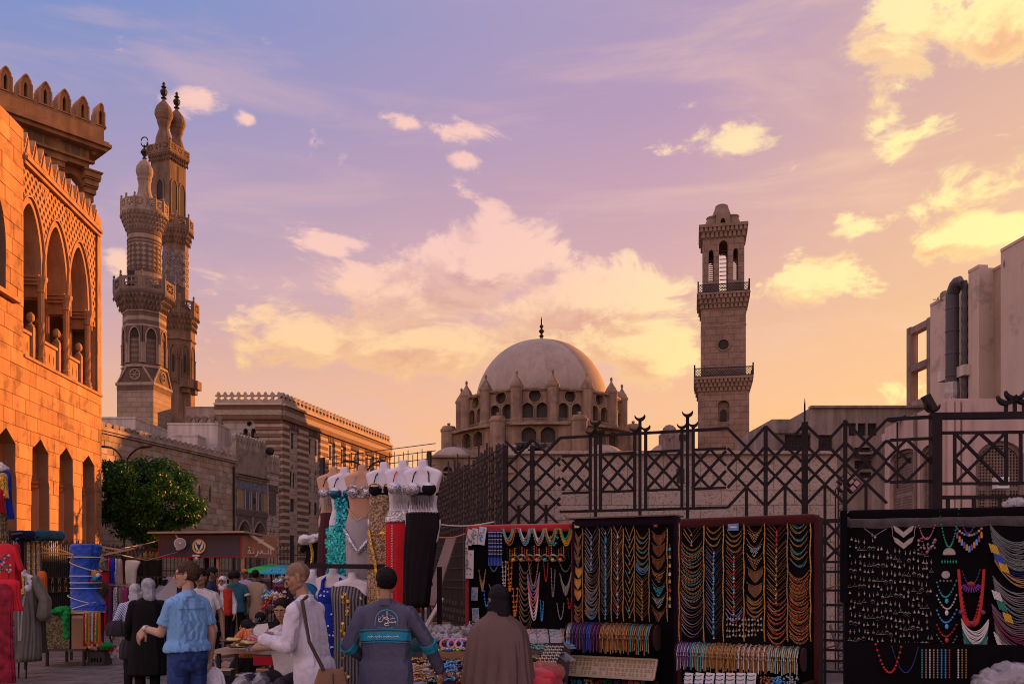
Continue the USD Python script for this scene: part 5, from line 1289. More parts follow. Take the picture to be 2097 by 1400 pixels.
# ------------------------------------------------------------------ spiked iron fence at the foot of the buildings
def spiked_fence(A,B,H,label,ornate=True,sheet=True,gapd=.13):
 A,B=np.array([*A,0.0]),np.array([*B,0.0]);fr=Frame(A[:2],(B-A)[:2]);L=np.linalg.norm(B-A)
 t=thing('iron_fence',label,'fence',A);n=int(L/gapd)
 bars=MB()
 for k in range(n):
  u=(k+.5)*L/n;h=H+.05*math.sin(k*2.1)
  m=MB().beam(fr.p(u,.15),fr.p(u,h-.14),.022,.022);m.lathe([(.02,h-.16),(.028,h-.10),(.003,h)],fr.p(u,0),4)
  obj('picket',m,IRON,t)
 for z in(.2,H*.45,H*.60,H*.85):obj('rail',MB().beam(fr.p(0,z,.015),fr.p(L,z,.015),.03,.05),IRON,t)
 for k in range(int(L/2)+1):obj('post',MB().box(fr.p(min(k*2.0,L),H/2-.1),(.08,.08,H-.2),fr.R()),IRON,t)
 if sheet:obj('backing_sheet',MB().box(fr.p(L/2,H*.43,-.05),(L,.012,H*.80),fr.R()),mat('fence_sheet',(.020,.015,.016),rough=.6,var=.3,bump=.1),t)
 if ornate:
  for k in range(int(L/.42)):
   u=.2+k*.42;z0=H*.52
   o=[fr.p(u+.07*math.sin(a),z0+.17*math.cos(a),.04)for a in np.linspace(0,2*pi,13)[:-1]]
   m=MB().tube(o,.014,4,True);m.beam(fr.p(u-.07,z0+.18,.04),fr.p(u+.07,z0+.18,.04),.02);m.beam(fr.p(u-.07,z0-.18,.04),fr.p(u+.07,z0-.18,.04),.02)
   obj('ornament',m,mat('brass_ornament',(.22,.15,.075),rough=.45,metal=.4,var=.4,bump=.2),t)
spiked_fence(W(2,0,21.5)[:2],W(330,0,33.5)[:2],2.65,'spiked iron fence with lantern shaped ornaments before the sandstone building')
spiked_fence(W(330,0,41)[:2],W(680,0,44)[:2],3.1,'spiked open iron fence before the carved gate',True,False,.16)
# ------------------------------------------------------------------ police kiosk
dk=31.0;KA,KB=W(325,0,dk),W(495,0,dk-.6)
FK=Frame(KA[:2],(KB-KA)[:2]);LK=np.linalg.norm((KB-KA)[:2])
KI=thing('kiosk','open kiosk with dark grey fascia and a round eagle emblem','kiosk',FK.p(0,0))
zk0,zk1=FK.at(400,1141)[1],FK.at(400,1096)[1]
KG=mat('fascia_grey',(.050,.042,.055),rough=.45,var=.12,scale=1,bump=.05);KR=mat('fascia_red',(.22,.02,.022),rough=.45,var=.15,bump=.05)
RUST_SUN=mat('rust_orange_metal',(.36,.16,.085),rough=.6,var=.25,bump=.2)  # rust of the posts; also holds sunlight painted on the side fascia
obj('fascia',MB().box(FK.p(LK/2,(zk0+zk1)/2,-.05),(LK,.10,zk1-zk0),FK.R()),KG,KI)
for z in(zk0+.02,zk1-.02):obj('fascia_border',MB().box(FK.p(LK/2,z,.006),(LK,.014,.045),FK.R()),KR,KI)
for u in(.02,LK-.03):obj('fascia_border',MB().box(FK.p(u,(zk0+zk1)/2,.008),(.05,.016,zk1-zk0),FK.R()),KR,KI)
FK2=Frame(FK.p(LK,0)[:2],(.42,1));L2k=1.9
obj('side_fascia',MB().box(FK2.p(L2k/2,(zk0+zk1)/2,-.05),(L2k,.10,zk1-zk0),FK2.R()),RUST_SUN,KI)  # orange of the low sun is put into this side's colour
# the word in raised strokes on the side fascia, with small crown above
tx=MB();zt0=zk0+.10
def stroke(pts,r=.018):tx.tube([FK2.p(u,z,.012)for u,z in pts],r,5)
stroke([(1.55,zt0+.30),(1.55,zt0+.04)]);stroke([(1.40,zt0+.30),(1.40,zt0+.05),(1.12,zt0+.05),(1.05,zt0+.16),(.98,zt0+.05),(.9,zt0+.05)])
stroke([(.85,zt0+.14),(.80,zt0),(.70,zt0-.06)]);stroke([(.62,zt0+.30),(.62,zt0+.05),(.5,zt0+.05)]);stroke([(.45,zt0+.05),(.38,zt0+.18),(.30,zt0+.05),(.45,zt0+.05)])
for u in(.34,.40):tx.ball(FK2.p(u,zt0+.26,.012),.02,5)
for u in(.9,1.0,1.1):stroke([(u,zk1-.22),(u,zk1-.10)]);
stroke([(.85,zk1-.24),(1.15,zk1-.24)])
obj('lettering',tx,mat('white_lettering',(.75,.70,.62),rough=.6,bump=0),KI)
obj('roof',MB().box((FK.p(LK/2,zk1+.05,-1.0)),(LK+.5,2.6,.07),FK.R()@trimesh.transformations.euler_matrix(.04,0,0)[:3,:3]),mat('roof_sheet',(.30,.21,.15),rough=.7,var=.2,bump=.2),KI)
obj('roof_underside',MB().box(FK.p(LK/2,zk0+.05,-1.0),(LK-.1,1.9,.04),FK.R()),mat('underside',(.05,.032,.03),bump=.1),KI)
# emblem: white disc, gilt rim, green wreath, blue eagle
ue,ze=FK.at(409,1118);re_=.24
em=obj('emblem',MB().prism(Point(ue,ze).buffer(re_,20),FK,.02,.05),mat('emblem_white',(.72,.66,.58),rough=.5,bump=0),KI)
obj('rim',MB().prism(Point(ue,ze).buffer(re_+.015,20).difference(Point(ue,ze).buffer(re_-.02,20)),FK,.02,.062),mat('emblem_gold',(.55,.30,.06),rough=.4,bump=0),(em[0],em[1]))
wr_=Point(ue,ze-.01).buffer(.19,16).difference(Point(ue,ze+.03).buffer(.155,16)).intersection(sbox(ue-.3,ze-.3,ue+.3,ze+.10)).difference(sbox(ue-.03,ze-.3,ue+.03,ze+.3))
obj('wreath',MB().prism(wr_,FK,.05,.056),mat('wreath_green',(.03,.12,.04),bump=0),(em[0],em[1]))
eg=unary_union([Polygon([(-.02,-.10),(-.13,.14),(-.11,.15),(-.06,.09),(-.03,.04),(0,.0)]),Polygon([(.02,-.10),(.13,.14),(.11,.15),(.06,.09),(.03,.04),(0,.0)]),Polygon([(-.035,.02),(.035,.02),(.02,-.13),(-.02,-.13)]),Point(0,.045).buffer(.025,6)])
obj('eagle',MB().prism(affinity.translate(eg,ue,ze),FK,.052,.062),mat('eagle_blue',(.02,.045,.11),bump=0),(em[0],em[1]))
obj('ribbon',MB().prism(affinity.translate(Polygon([(-.11,-.15),(.11,-.15),(.09,-.10),(0,-.13),(-.09,-.10)]),ue,ze),FK,.054,.064),MATS['emblem_gold'],(em[0],em[1]))
for px,w,mm in((386,.10,KR),(404,.14,IRON),(423,.10,IRON),(443,.09,RUST_SUN),(494,.10,RUST_SUN)):
 u=FK.at(px,1150)[0];obj('post',MB().box(FK.p(u,zk0/2,-.12-.5*(mm is IRON)),(w,.09,zk0),FK.R()),mm,KI)
obj('counter',MB().box(FK.p(LK*.35,.55,-.9),(LK*.5,.6,1.1),FK.R()),mat('kiosk_panel',(.10,.02,.02),bump=.1),KI)
ps=FK2.p(.4,zk1+.05,.0);obj('awning_strut',MB().beam(ps,ps+np.array([.95,-.3,-.55]),.10,.07),mat('pale_tube',(.42,.32,.24),bump=.1),KI)
# horn loudspeaker and camera on the fascia
p=FK.p(*FK.at(377,1113),.25)
t=thing('horn_loudspeaker','pale horn loudspeaker fixed on the dark kiosk fascia','loudspeaker',p);PALEM=mat('pale_plastic',(.52,.46,.42),rough=.5,bump=.05)
hd=np.array([.35,-1,.12]);hd/=np.linalg.norm(hd)
hp=[p-hd*.30,p-hd*.2,p-hd*.1,p,p+hd*.04];obj('horn',MB().tube(hp,[.05,.06,.09,.17,.20],16),PALEM,t);obj('horn_mouth',MB().tube([p+hd*.045,p+hd*.055],[.17,.165],16),mat('horn_shade',(.28,.24,.23),bump=0),t);obj('throat',MB().tube([p+hd*.0,p+hd*.12],.04,8),PALEM,t)
obj('driver',MB().tube([p-hd*.32-(0,0,.05),p-hd*.28-(.1,0,.2)],[.10,.07],10),PALEM,t);obj('bracket',MB().beam(p+(-.05,.1,.08),p+(-.22,.2,.32),.04),PALEM,t)
p=FK.p(*FK.at(406,1137),.12);t=thing('security_camera','small white dome camera under the eagle emblem','camera',p);obj('dome',MB().ball(p-(0,0,.10),.07,10),PALEM,t);obj('mount',MB().box(p,(.24,.12,.06)),PALEM,t)
# ------------------------------------------------------------------ people
import manifold3d as m3
def sph(p,r,n=14):
 r=np.broadcast_to(np.asarray(r,float),(3,))
 return m3.Manifold.sphere(1.0,n).scale(tuple(map(float,r))).translate(tuple(map(float,p)))
def hull(*prs):return m3.Manifold.batch_hull([sph(p,r)for p,r in prs])
def union(ms):return m3.Manifold.batch_boolean(ms,m3.OpType.Add)
def soft(man,edge,it=8,wrinkle=0.0,wsc=(14,14,5),seed=0,cuts=()):
 for(nrm,off)in cuts:man=man.trim_by_plane(nrm,off)
 man=man.refine_to_length(edge)
 k=man.to_mesh();t=trimesh.Trimesh(k.vert_properties[:,:3],k.tri_verts,process=True)
 if it:trimesh.smoothing.filter_taubin(t,iterations=it)
 if wrinkle:
  v=np.array(t.vertices);n=np.array(t.vertex_normals)
  a=meshkit.fbm(v*np.array(wsc)+meshkit.fbm(v*5,2,seed+9)[:,None]*2.5,3,seed);a=np.minimum(np.abs(a-.5)*5,1)**.5
  t.vertices=v+n*((a-.35)*wrinkle)[:,None]
 return np.array(t.vertices),np.array(t.faces)
def join(*ms):
 V,Fc,n=[],[],0
 for v,f in ms:V.append(v);Fc.append(f+n);n+=len(v)
 return np.vstack(V),np.vstack(Fc)
def loft(rings,n=44,k=0,amp=0.0,ph=0.0,cap=True,seed=0,k2=0):
 """rings of (z, cx, cy, rx, ry[, fold strength]) from bottom to top"""
 a=np.arange(n)*2*pi/n;V=[]
 for r in rings:
  z,cx,cy,rx,ry=r[:5];fs=r[5]if len(r)>5 else 0
  w1=np.abs(np.sin(k/2*a+ph+1.2*np.sin(2*a+seed)+.5*np.sin(z*5+seed)))**.45;w2=np.abs(np.sin((k2 or k+4)/2*a+seed+.7*np.sin(3*a+z*4)))**.5
  f=1+fs*amp*(1.5*w1+.9*w2-1.9)
  V.append(np.stack([cx+rx*f*np.cos(a),cy+ry*f*np.sin(a),np.full(n,z)],1))
 m=len(rings);v=np.vstack(V)
 i,j=np.meshgrid(np.arange(m-1),np.arange(n),indexing='ij')
 q=np.stack([i*n+j,i*n+(j+1)%n,(i+1)*n+(j+1)%n,(i+1)*n+j],-1).reshape(-1,4)
 f=np.vstack([q[:,[0,1,2]],q[:,[0,2,3]]])
 if cap:
  kk=np.arange(1,n-1);f=np.vstack([f,np.stack([0*kk,kk+1,kk],1),np.stack([0*kk,kk,kk+1],1)+(m-1)*n])
 return v,f
def interp_rings(keys,m):
 keys=np.array([list(k)+[0]*(6-len(k))for k in keys],float);t=np.linspace(0,1,m);s=np.linspace(0,1,len(keys))
 from scipy.interpolate import PchipInterpolator
 return PchipInterpolator(s,keys)(t)
def xf(mesh,loc,yaw,roll=0,pitch=0,sc=1.0):
 """local X right, Y forward, Z up; yaw is the heading of Y in the ground plane"""
 R=trimesh.transformations.euler_matrix(0,0,yaw-pi/2)[:3,:3]@trimesh.transformations.euler_matrix(pitch,roll,0)[:3,:3]
 return np.asarray(mesh[0])*sc@R.T+np.asarray(loc,float),mesh[1]
HEADC={}
def head_mesh():
 if 'h' in HEADC:return HEADC['h']
 parts=[sph((0,-.012,.030),(.074,.094,.085),28),hull(((0,.058,-.088),.022),((-.042,.01,-.05),.030),((.042,.01,-.05),.030),((-.047,.03,.0),.032),((.047,.03,.0),.032),((0,.062,-.03),.028)),hull(((-.045,.066,.034),.016),((.045,.066,.034),.016),((0,.074,.036),.018)),hull(((-.045,.060,-.012),.016),((-.02,.072,-.03),.016)),hull(((.045,.060,-.012),.016),((.02,.072,-.03),.016)),hull(((-.03,.066,.0),.018),((.03,.066,.0),.018),((0,.066,-.06),.022)),hull(((0,.086,.022),.007),((0,.108,-.022),.011)),hull(((-.013,.095,-.027),.008),((.013,.095,-.027),.008),((0,.104,-.02),.010)),hull(((-.018,.080,-.052),.007),((.018,.080,-.052),.007),((0,.087,-.051),.008)),hull(((-.014,.078,-.062),.007),((.014,.078,-.062),.007),((0,.085,-.062),.008))]
 h=soft(union(parts),.010,5)
 ears=[]
 for s in(-1,1):ears.append(soft(hull(((s*.077,-.012,.022),(.008,.018,.016)),((s*.078,-.004,-.022),(.007,.010,.010)))+hull(((s*.072,.0,.02),.008),((s*.072,.004,-.02),.008)),.008,2))
 HEADC['h']=join(h,*ears);return HEADC['h']
def hand_parts(w,d,pn,side,curl=.5,s=1.0):
 """wrist w, pointing d, palm facing pn, thumb on side*(d x pn)"""
 w,d,pn=map(lambda x:np.asarray(x,float),(w,d,pn));d=d/np.linalg.norm(d);pn=pn-d*(pn@d);pn/=np.linalg.norm(pn);sd=np.cross(d,pn)*side
 out=[m3.Manifold.batch_hull([sph(w+d*a+sd*b,r*s,10)for a,b,r in((.0,.018,.020),(.0,-.018,.020),(.085*s,.034,.013),(.09*s,-.036,.012),(.05*s,.036,.014))])]
 for i,(off,L)in enumerate(((.031,.070),(.010,.080),(-.012,.074),(-.033,.058))):
  p=w+d*.088*s+sd*off*s;ang=curl*.55;seg=[L*.45,L*.32,L*.26];dirv=d.copy()
  for k,l in enumerate(seg):
   a=ang if k==0 else ang*1.15;dirv=dirv*math.cos(a)+np.cross(sd*side*-1,dirv)*0+pn*math.sin(a)*1.0;dirv/=np.linalg.norm(dirv)
   q=p+dirv*l*s;out.append(hull((p,.0095*s),(q,(.0088-.001*k)*s)));p=q
 p=w+d*.022*s+sd*.028*s;dv=d*.62+sd*.62+pn*.35;dv/=np.linalg.norm(dv)
 q=p+dv*.045*s;out.append(hull((p,.014*s),(q,.010*s)));dv=d*.85+pn*.45+sd*.15;dv/=np.linalg.norm(dv);out.append(hull((q,.010*s),(q+dv*.036*s,.008*s)))
 return out
SKIN={k:mat('skin_'+k,c,rough=.55,var=.10,scale=14,bump=.12,bscale=120,spec=.35)for k,c in(('tan',(.30,.165,.10)),('brown',(.215,.115,.07)),('dark',(.12,.062,.04)),('fair',(.40,.235,.165)))}
HAIR=mat('dark_hair',(.009,.0065,.006),rough=.6,var=.4,scale=40,bump=.8,bscale=90,spec=.12);HAIRB=mat('brown_hair',(.06,.035,.022),rough=.5,var=.4,scale=40,bump=.8,bscale=90,spec=.12);STUB=mat('shaved_hair',(.17,.098,.066),rough=.7,var=.3,scale=60,bump=.2,bscale=150)
WHITE_EYE=mat('eye_white',(.6,.56,.52),rough=.3,bump=0);EYED=mat('eye_dark',(.01,.008,.007),rough=.2,bump=0);LIP=mat('lips',(.22,.085,.065),rough=.5,bump=0);BLACKP=mat('black_plastic',(.012,.011,.012),rough=.35,bump=0,spec=.5)
def cloth(name,c,rough=.85,var=.12,scale=6.0,bump=.35,bscale=9.0,sheen=0.0,**k):return mat('cloth_'+name,c,rough=rough,var=var,scale=scale,bump=bump,bscale=bscale,sheen=sheen,spec=.10,bdist=.03,**k)
def stripes(name,c1,c2,sc,axis='x',rough=.8):
 if name in MATS:return MATS[name]
 N={'g':('geometry',{}),'w':('wave_texture',{'wave_type':'bands','bands_direction':axis,'scale':sc,'distortion':1.2,'detail':2.0,'detail_scale':1.0}),'r':('rgb_ramp',{'ramp':[(0,c1),(.45,c1),(.55,c2),(1,c2)]}),'p':('principled_bsdf',{'roughness':rough})}
 MATS[name]=usdkit.material(stage,'/World/Looks/'+name,N,[('g.position','w.vector'),('w.fac','r.fac'),('r.color','p.base_color')],surface='p.BSDF');return MATS[name]
def person(px,d,label,heading,H=1.74,skin='tan',head=None,pitch=0.0,hair='short',arms=None,legs=None,wide=1.0,sit=0.0,top=None,bottom=None,robe=None,scarf=None,lean=(0,0),shoes=True,sleeve='short',hem=.90,face=True,x=None,beard=False,group=None,feet=True,edge=.030,wr=.010,belt=False,hcol=None,collar=True,handcurl=.5):
 """one figure standing on (px, d); heading in degrees, 90 = walking away from the camera, 270 = towards it"""
 s=H/1.75;yaw=math.radians(heading);base=np.array([(px-CX)/F*d if x is None else x,d,0.0])
 t=thing('person',label,'person',base,group)
 lx,ly=lean;Z=lambda z:z*s-sit
 dn={}
 hipz,shz=.93,1.43
 def up(z):f=max(0,(z-.93)/.5);return np.array([lx*f,ly*f,0])
 def J(x_,y_,z_):return np.array([x_*s*wide if abs(x_)<.3 else x_*s,y_*s,Z(z_)])+up(z_)
 A=arms or{}
 L={}
 for sd,nm in((-1,'l'),(1,'r')):
  a=A.get(nm,{});e=a.get('e',(sd*.27,-.02,1.14));w=a.get('w',(sd*.29,.06,.89))
  L[nm]=(J(sd*.175,0,1.385),np.array([e[0]*s,e[1]*s,Z(e[2])])+up(e[2])*(1 if 'e' not in a else 0),np.array([w[0]*s,w[1]*s,Z(w[2])])+up(w[2])*(1 if 'w' not in a else 0))
 G=legs or{}
 lg={}
 for sd,nm in((-1,'l'),(1,'r')):
  g_=G.get(nm,{});k=g_.get('k',(sd*.095,.02,.50));a=g_.get('a',(sd*.10,-.02,.085))
  lg[nm]=(J(sd*.09,0,.92),np.array([k[0]*s,k[1]*s,k[2]*s]),np.array([a[0]*s,a[1]*s,a[2]*s]))
 hd=np.array([0,0,Z(1.635)])+up(1.635)+np.array([0,.015,0])
 nb=J(0,-.01,1.46)
# the body, continuous under the clothes
 tor=[hull((J(-.12,0,1.36),.045*s),(J(.12,0,1.36),.045*s),(J(-.085,.01,1.22),.072*s),(J(.085,.01,1.22),.072*s)),hull((J(-.085,.01,1.22),.072*s),(J(.085,.01,1.22),.072*s),(J(-.075,0,.96),.075*s),(J(.075,0,.96),.075*s)),hull((nb,.052*s),(hd-np.array([0,.02,.06*s]),.048*s)),hull((J(-.11,0,1.38),.04*s),(nb,.05*s),(J(.11,0,1.38),.04*s))]
 bp=list(tor)
 for nm in 'lr':
  S,E,Wr=L[nm];bp+=[hull((S,.042*s),(E,.040*s)),hull((E,.040*s),(Wr,.027*s))]
  hp,kn,an=lg[nm];bp+=[hull((hp,.07*s),(kn,.052*s)),hull((kn,.055*s),(an,.037*s))]
  fd=np.array([0,.13,-.05])*s
  if feet:bp.append(hull((an-(0,.03,.03),.035*s),(an+fd,.03*s)))
 body=soft(union(bp),.035,6)
 hands=[]
 for sd,nm in((-1,'l'),(1,'r')):
  S,E,Wr=L[nm];dd_=A.get(nm,{}).get('hd',Wr-E);pn=A.get(nm,{}).get('pn',(-sd,.25,0))
  hands.append(soft(union(hand_parts(Wr,dd_,pn,-sd*(1 if True else 0),A.get(nm,{}).get('curl',handcurl),s)),.008,2))
 hy=math.radians((head if head is not None else heading))-yaw
 hm=xf(head_mesh(),hd,pi/2+hy,0,pitch,s)
 full=join(body,*hands,hm)
 wv=lambda m:xf(m,base,yaw)
 obj('body',wv(full),SKIN[skin],t,smooth=True)
 hx=lambda m:wv(xf(m,hd,pi/2+hy,0,pitch,s))
 if face:
  for sx in(-1,1):
   e=obj('eye',hx(MB().ball((sx*.031,.078,.012),(.013,.008,.008),8).arr()),WHITE_EYE,t)
   obj('iris',hx(MB().ball((sx*.031,.0855,.012),(.0062,.003,.0062),8).arr()),EYED,(e[0],e[1]))
   obj('eyebrow',hx(MB().tube([(sx*.014,.090,.030),(sx*.032,.087,.036),(sx*.050,.073,.030)],.0048,4).arr()),hcol or HAIR,t)
  obj('mouth',hx(MB().tube([(-.022,.080,-.057),(-.008,.0925,-.0555),(.008,.0925,-.0555),(.022,.080,-.057)],.0042,5).arr()),LIP,t)
  if beard:obj('beard',hx(soft(hull(((0,.064,-.092),.024),((-.045,.012,-.058),.026),((.045,.012,-.058),.026),((0,.07,-.075),.022)),.012,3)),hcol or HAIR,t,smooth=True)
 if hair=='short' or hair=='stubble':
  g_=1.10 if hair=='short' else 1.02
  hm_=sph((0,-.016,.036),(.074*g_,.094*g_,.085*g_),30)
# keep what lies behind the hairline
  cutter=m3.Manifold.cube((.4,.3,.3),True).rotate((-12,0,0)).translate((0,.188 if hair=='short' else.20,-.055))
  hm_=hm_-cutter-m3.Manifold.cube((.4,.4,.3),True).rotate((14,0,0)).translate((0,0,-.185))
  for sx in(-1,1):hm_=hm_-m3.Manifold.cube((.06,.10,.09),True).translate((sx*.09,.045,-.02))
  obj('hair',hx(soft(hm_,.012,3,.012 if hair=='short' else 0,(120,120,60),3)),hcol or(HAIR if hair=='short' else STUB),t,smooth=True)
# clothes
 if top is not None:
  m_,hz=top,hem
  ps=[hull((J(-.125,0,1.395),.068*s),(J(.125,0,1.395),.068*s),(J(-.10,.01,1.24),.100*s),(J(.10,.01,1.24),.100*s)),hull((J(-.10,.01,1.24),.100*s),(J(.10,.01,1.24),.100*s),(J(-.08,.012,1.05),.102*s),(J(.08,.012,1.05),.102*s)),hull((J(-.08,.012,1.05),.102*s),(J(.08,.012,1.05),.102*s),(J(-.10,.005,min(hz,.95)),.112*s),(J(.10,.005,min(hz,.95)),.112*s)),hull((J(-.10,.005,.95),.112*s),(J(.10,.005,.95),.112*s),(J(-.105,.005,hz),.118*s),(J(.105,.005,hz),.118*s)),hull((J(-.125,0,1.395),.062*s),(nb-(0,0,.01),.064*s),(J(.125,0,1.395),.062*s))]
  man=union(ps)
  if sit==0:man=man.trim_by_plane((0,0,1),Z(hz-.02))
  sl=[]
  for nm in 'lr':
   S,E,Wr=L[nm]
   if sleeve=='short':q=S+(E-S)*.72;sl.append(hull((S,.060*s),(q,.058*s)).trim_by_plane(tuple((S-q)/np.linalg.norm(S-q)),float(((S-q)/np.linalg.norm(S-q))@(q+(S-q)*.02))))
   elif sleeve=='long':q=E+(Wr-E)*.95;sl+=[hull((S,.068*s),(E,.056*s)),hull((E,.056*s),(q,.046*s))]
  obj('shirt',wv(soft(union([man]+sl),edge*.75,5,wr,(17,17,4),int(px))),m_,t,smooth=True)
  if collar:obj('collar',wv(soft(hull((nb+(0,-.015,.0),(.066*s,.062*s,.02*s)),(nb+(0,-.01,.045*s),(.058*s,.056*s,.01))),.015,2)),m_,t,smooth=True)
 if bottom is not None:
  tk=.86 if hem<.86 else 1.0
  ps=[hull((J(-.085,0,.99),.098*s*tk),(J(.085,0,.99),.098*s*tk),(J(-.085,-.01,.88),.105*s*tk),(J(.085,-.01,.88),.105*s*tk))]
  for nm in 'lr':
   hp,kn,an=lg[nm];ps+=[hull((hp,.100*s*tk),(kn,.074*s)),hull((kn,.074*s),(an+(0,0,.01),.062*s))]
  obj('trousers',wv(soft(union(ps),edge,4,wr*.6,(11,11,9),int(px)+3)),bottom,t,smooth=True)
  if belt:obj('belt',wv(loft([(Z(.985),0,.003,.192*s*wide,.112*s),(Z(1.02),0,.003,.188*s*wide,.110*s)],36)),BLACKP,t)
 if shoes and feet:
  for nm in 'lr':
   an=lg[nm][2];obj('shoe',wv(soft(hull((an-(0,.04*s,.035*s),.042*s),(an+np.array([0,.15,-.05])*s,.035*s),(an+np.array([0,.02,.0])*s,.045*s)),.02,2)),BLACKP,t,smooth=True)
 if robe is not None:
  m_,keys,k,amp=robe
  r=interp_rings([(Z(z),up(z)[0],up(z)[1]+cy*s,rx*s,ry*s,f)for z,cy,rx,ry,f in keys],56)
  obj('robe',wv(loft(r,170,k,amp,seed=px%7)),m_,t,smooth=True)
  sl=[]
  for nm in 'lr':
   S,E,Wr=L[nm];q=E+(Wr-E)*.9;sl+=[hull((S,.072*s),(E,.066*s)),hull((E,.066*s),(q,.062*s))]
  if sleeve!='none':obj('sleeves',wv(soft(union(sl),.025,4,.010,seed=int(px))),m_,t,smooth=True)
 if scarf is not None:
  m_=scarf
  cap_=union([sph((0,-.018,.034),(.090,.108,.098),30),hull(((0,-.03,-.02),.088),((0,-.055,-.14),.085),((0,.015,-.16),.075)),hull(((-.055,.01,-.09),.045),((.055,.01,-.09),.045),((0,.03,-.155),.05))])
  if face:cap_=cap_-m3.Manifold.sphere(1.0,24).scale((.060,.08,.085)).translate((0,.10,-.02))
  obj('head_scarf',hx(soft(cap_,.014,4,.005,(16,16,26),int(px))),m_,t,smooth=True)
 t.L,t.lg,t.wv,t.hx,t.s,t.yaw,t.base,t.nb=L,lg,wv,hx,s,yaw,base,nb
 return t
def glasses(t,dark=False,m_=None):
 fr=MB()
 for sx in(-1,1):
  o=[(sx*.032+.021*math.cos(a),.098,.010+.014*math.sin(a))for a in np.linspace(0,2*pi,13)[:-1]];fr.tube(o,.0022,4,True);fr.tube([(sx*.053,.096,.013),(sx*.075,.06,.014),(sx*.080,-.01,.012)],.0025,4)
 fr.tube([(-.011,.098,.014),(.011,.098,.014)],.002,4)
 g_=obj('glasses',t.hx(fr.arr()),BLACKP,t)
 if dark:
  for sx in(-1,1):obj('lens',t.hx(MB().ball((sx*.032,.097,.010),(.020,.003,.0135),10).arr()),BLACKP,(g_[0],g_[1]))
# man in the blue shirt, near left
t1=person(384,7.8,'man in light blue short sleeved shirt and jeans, glasses, looking left',138,1.76,'fair',head=188,wide=.84,top=cloth('sky_blue',(.17,.36,.62),bump=.45),bottom=cloth('denim',(.028,.055,.17),scale=30,var=.25,bump=.3),hem=1.00,hcol=HAIRB,edge=.020,wr=.013,belt=True,arms={'l':{'e':(-.20,.08,1.14),'w':(-.22,.33,1.17),'hd':(-.3,.5,-.7),'pn':(.8,.2,-.3),'curl':.5},'r':{'e':(.225,-.02,1.13),'w':(.24,.05,.88),'curl':.9}})
glasses(t1)
E,Wr=t1.L['l'][1:];wq=E+(Wr-E)*.9;ax=(Wr-E)/np.linalg.norm(Wr-E)
wp=obj('watch',t1.wv(MB().tube([wq-ax*.012,wq+ax*.012],.036,12).arr()),mat('steel_watch',(.5,.48,.46),rough=.3,metal=.9,bump=.1),t1)
obj('watch_face',t1.wv(MB().ball(wq+np.array([-.03,-.01,.012]),(.012,.02,.02),8).arr()),WHITE_EYE,(wp[0],wp[1]))
def bag(P,w,h,dpt,m_,name,label,handle=True,seed=0,cat='bag'):
 P=np.asarray(P,float);t=thing(name,label,cat,P-(0,0,h))
 r=interp_rings([(P[2]-h,P[0],P[1],w*.42,dpt*.42,.3),(P[2]-h*.85,P[0],P[1],w*.5,dpt*.5,.6),(P[2]-h*.4,P[0],P[1],w*.47,dpt*.42,1),(P[2]-h*.12,P[0],P[1],w*.34,dpt*.22,1.5),(P[2],P[0],P[1],w*.08,dpt*.08,1.5)],18)
 obj('sack',loft(r,44,5,.16,seed=seed,k2=11),m_,t,smooth=35)
 if handle:obj('handle',MB().tube([P+(-.03,0,-.02),P+(-.02,0,.05),P+(.02,0,.05),P+(.03,0,-.02)],.008,5),m_,t)
 return t
WBAG=cloth('white_plastic',(.55,.52,.55),rough=.35,bump=.6,bscale=16,var=.08);DBAG=cloth('dark_plastic',(.02,.018,.022),rough=.35,bump=.6,bscale=16)
hp=t1.wv((t1.L['r'][2][None],np.zeros((0,3),int)))[0][0]
bag(hp-(-.02,.0,.06),.27,.50,.16,WBAG,'plastic_bag','white plastic bag held by the man in blue',True,2)
# woman in black with grey scarf
t2=person(302,11.4,'woman in long black abaya and pale grey patterned head scarf, seen from behind',112,1.60,'tan',head=140,hair=None,face=False,bottom=cloth('black',(.008,.007,.008)),sleeve='long',scarf=cloth('grey_print',(.26,.27,.29),var=.45,scale=16,bump=.4),robe=(cloth('black_abaya',(.0065,.006,.0065),bump=.3),[(.40,0,.26,.19,1),(.75,0,.235,.17,.8),(1.05,0,.20,.145,.4),(1.28,0,.215,.145,.2),(1.40,0,.20,.125,.1),(1.465,0,.12,.09,0),(1.50,0,.07,.07,0)],7,.05),arms={'l':{'e':(-.24,.04,1.12),'w':(-.24,.22,.92),'curl':.8}})
hp=t2.wv((t2.L['l'][2][None],np.zeros((0,3),int)))[0][0];bag(hp-(.02,.02,.02),.20,.26,.12,DBAG,'handbag','small black handbag held by the woman in black',True,4,'handbag')
PLAID=stripes('plaid_blue',(.48,.50,.58),(.09,.14,.30),16,'diagonal')
t2b=person(276,12.6,'person in blue and white plaid shirt mostly hidden behind the woman in black',115,1.52,'tan',hair=None,face=False,top=PLAID,bottom=MATS['cloth_black'],sleeve='long',scarf=cloth('pale_scarf',(.36,.36,.38),var=.2),hem=.88,arms={'l':{'e':(-.30,.02,1.10),'w':(-.33,.18,.95)}})
bag((t2b.base[0]-.17,12.4,1.02),.30,.22,.15,DBAG,'handbag','dark slouchy handbag beside the plaid shirt',False,3,'handbag')
# man in the white T-shirt facing the camera
t3=person(411,11.9,'young man in white T-shirt with thin moustache, facing the camera',286,1.73,'brown',head=262,top=cloth('white_tee',(.48,.45,.46)),bottom=cloth('grey_jeans',(.05,.055,.075)),hem=.92,collar=False,handcurl=.7)
obj('moustache',t3.hx(MB().tube([(-.026,.082,-.046),(0,.0985,-.042),(.026,.082,-.046)],.005,4).arr()),HAIR,t3)
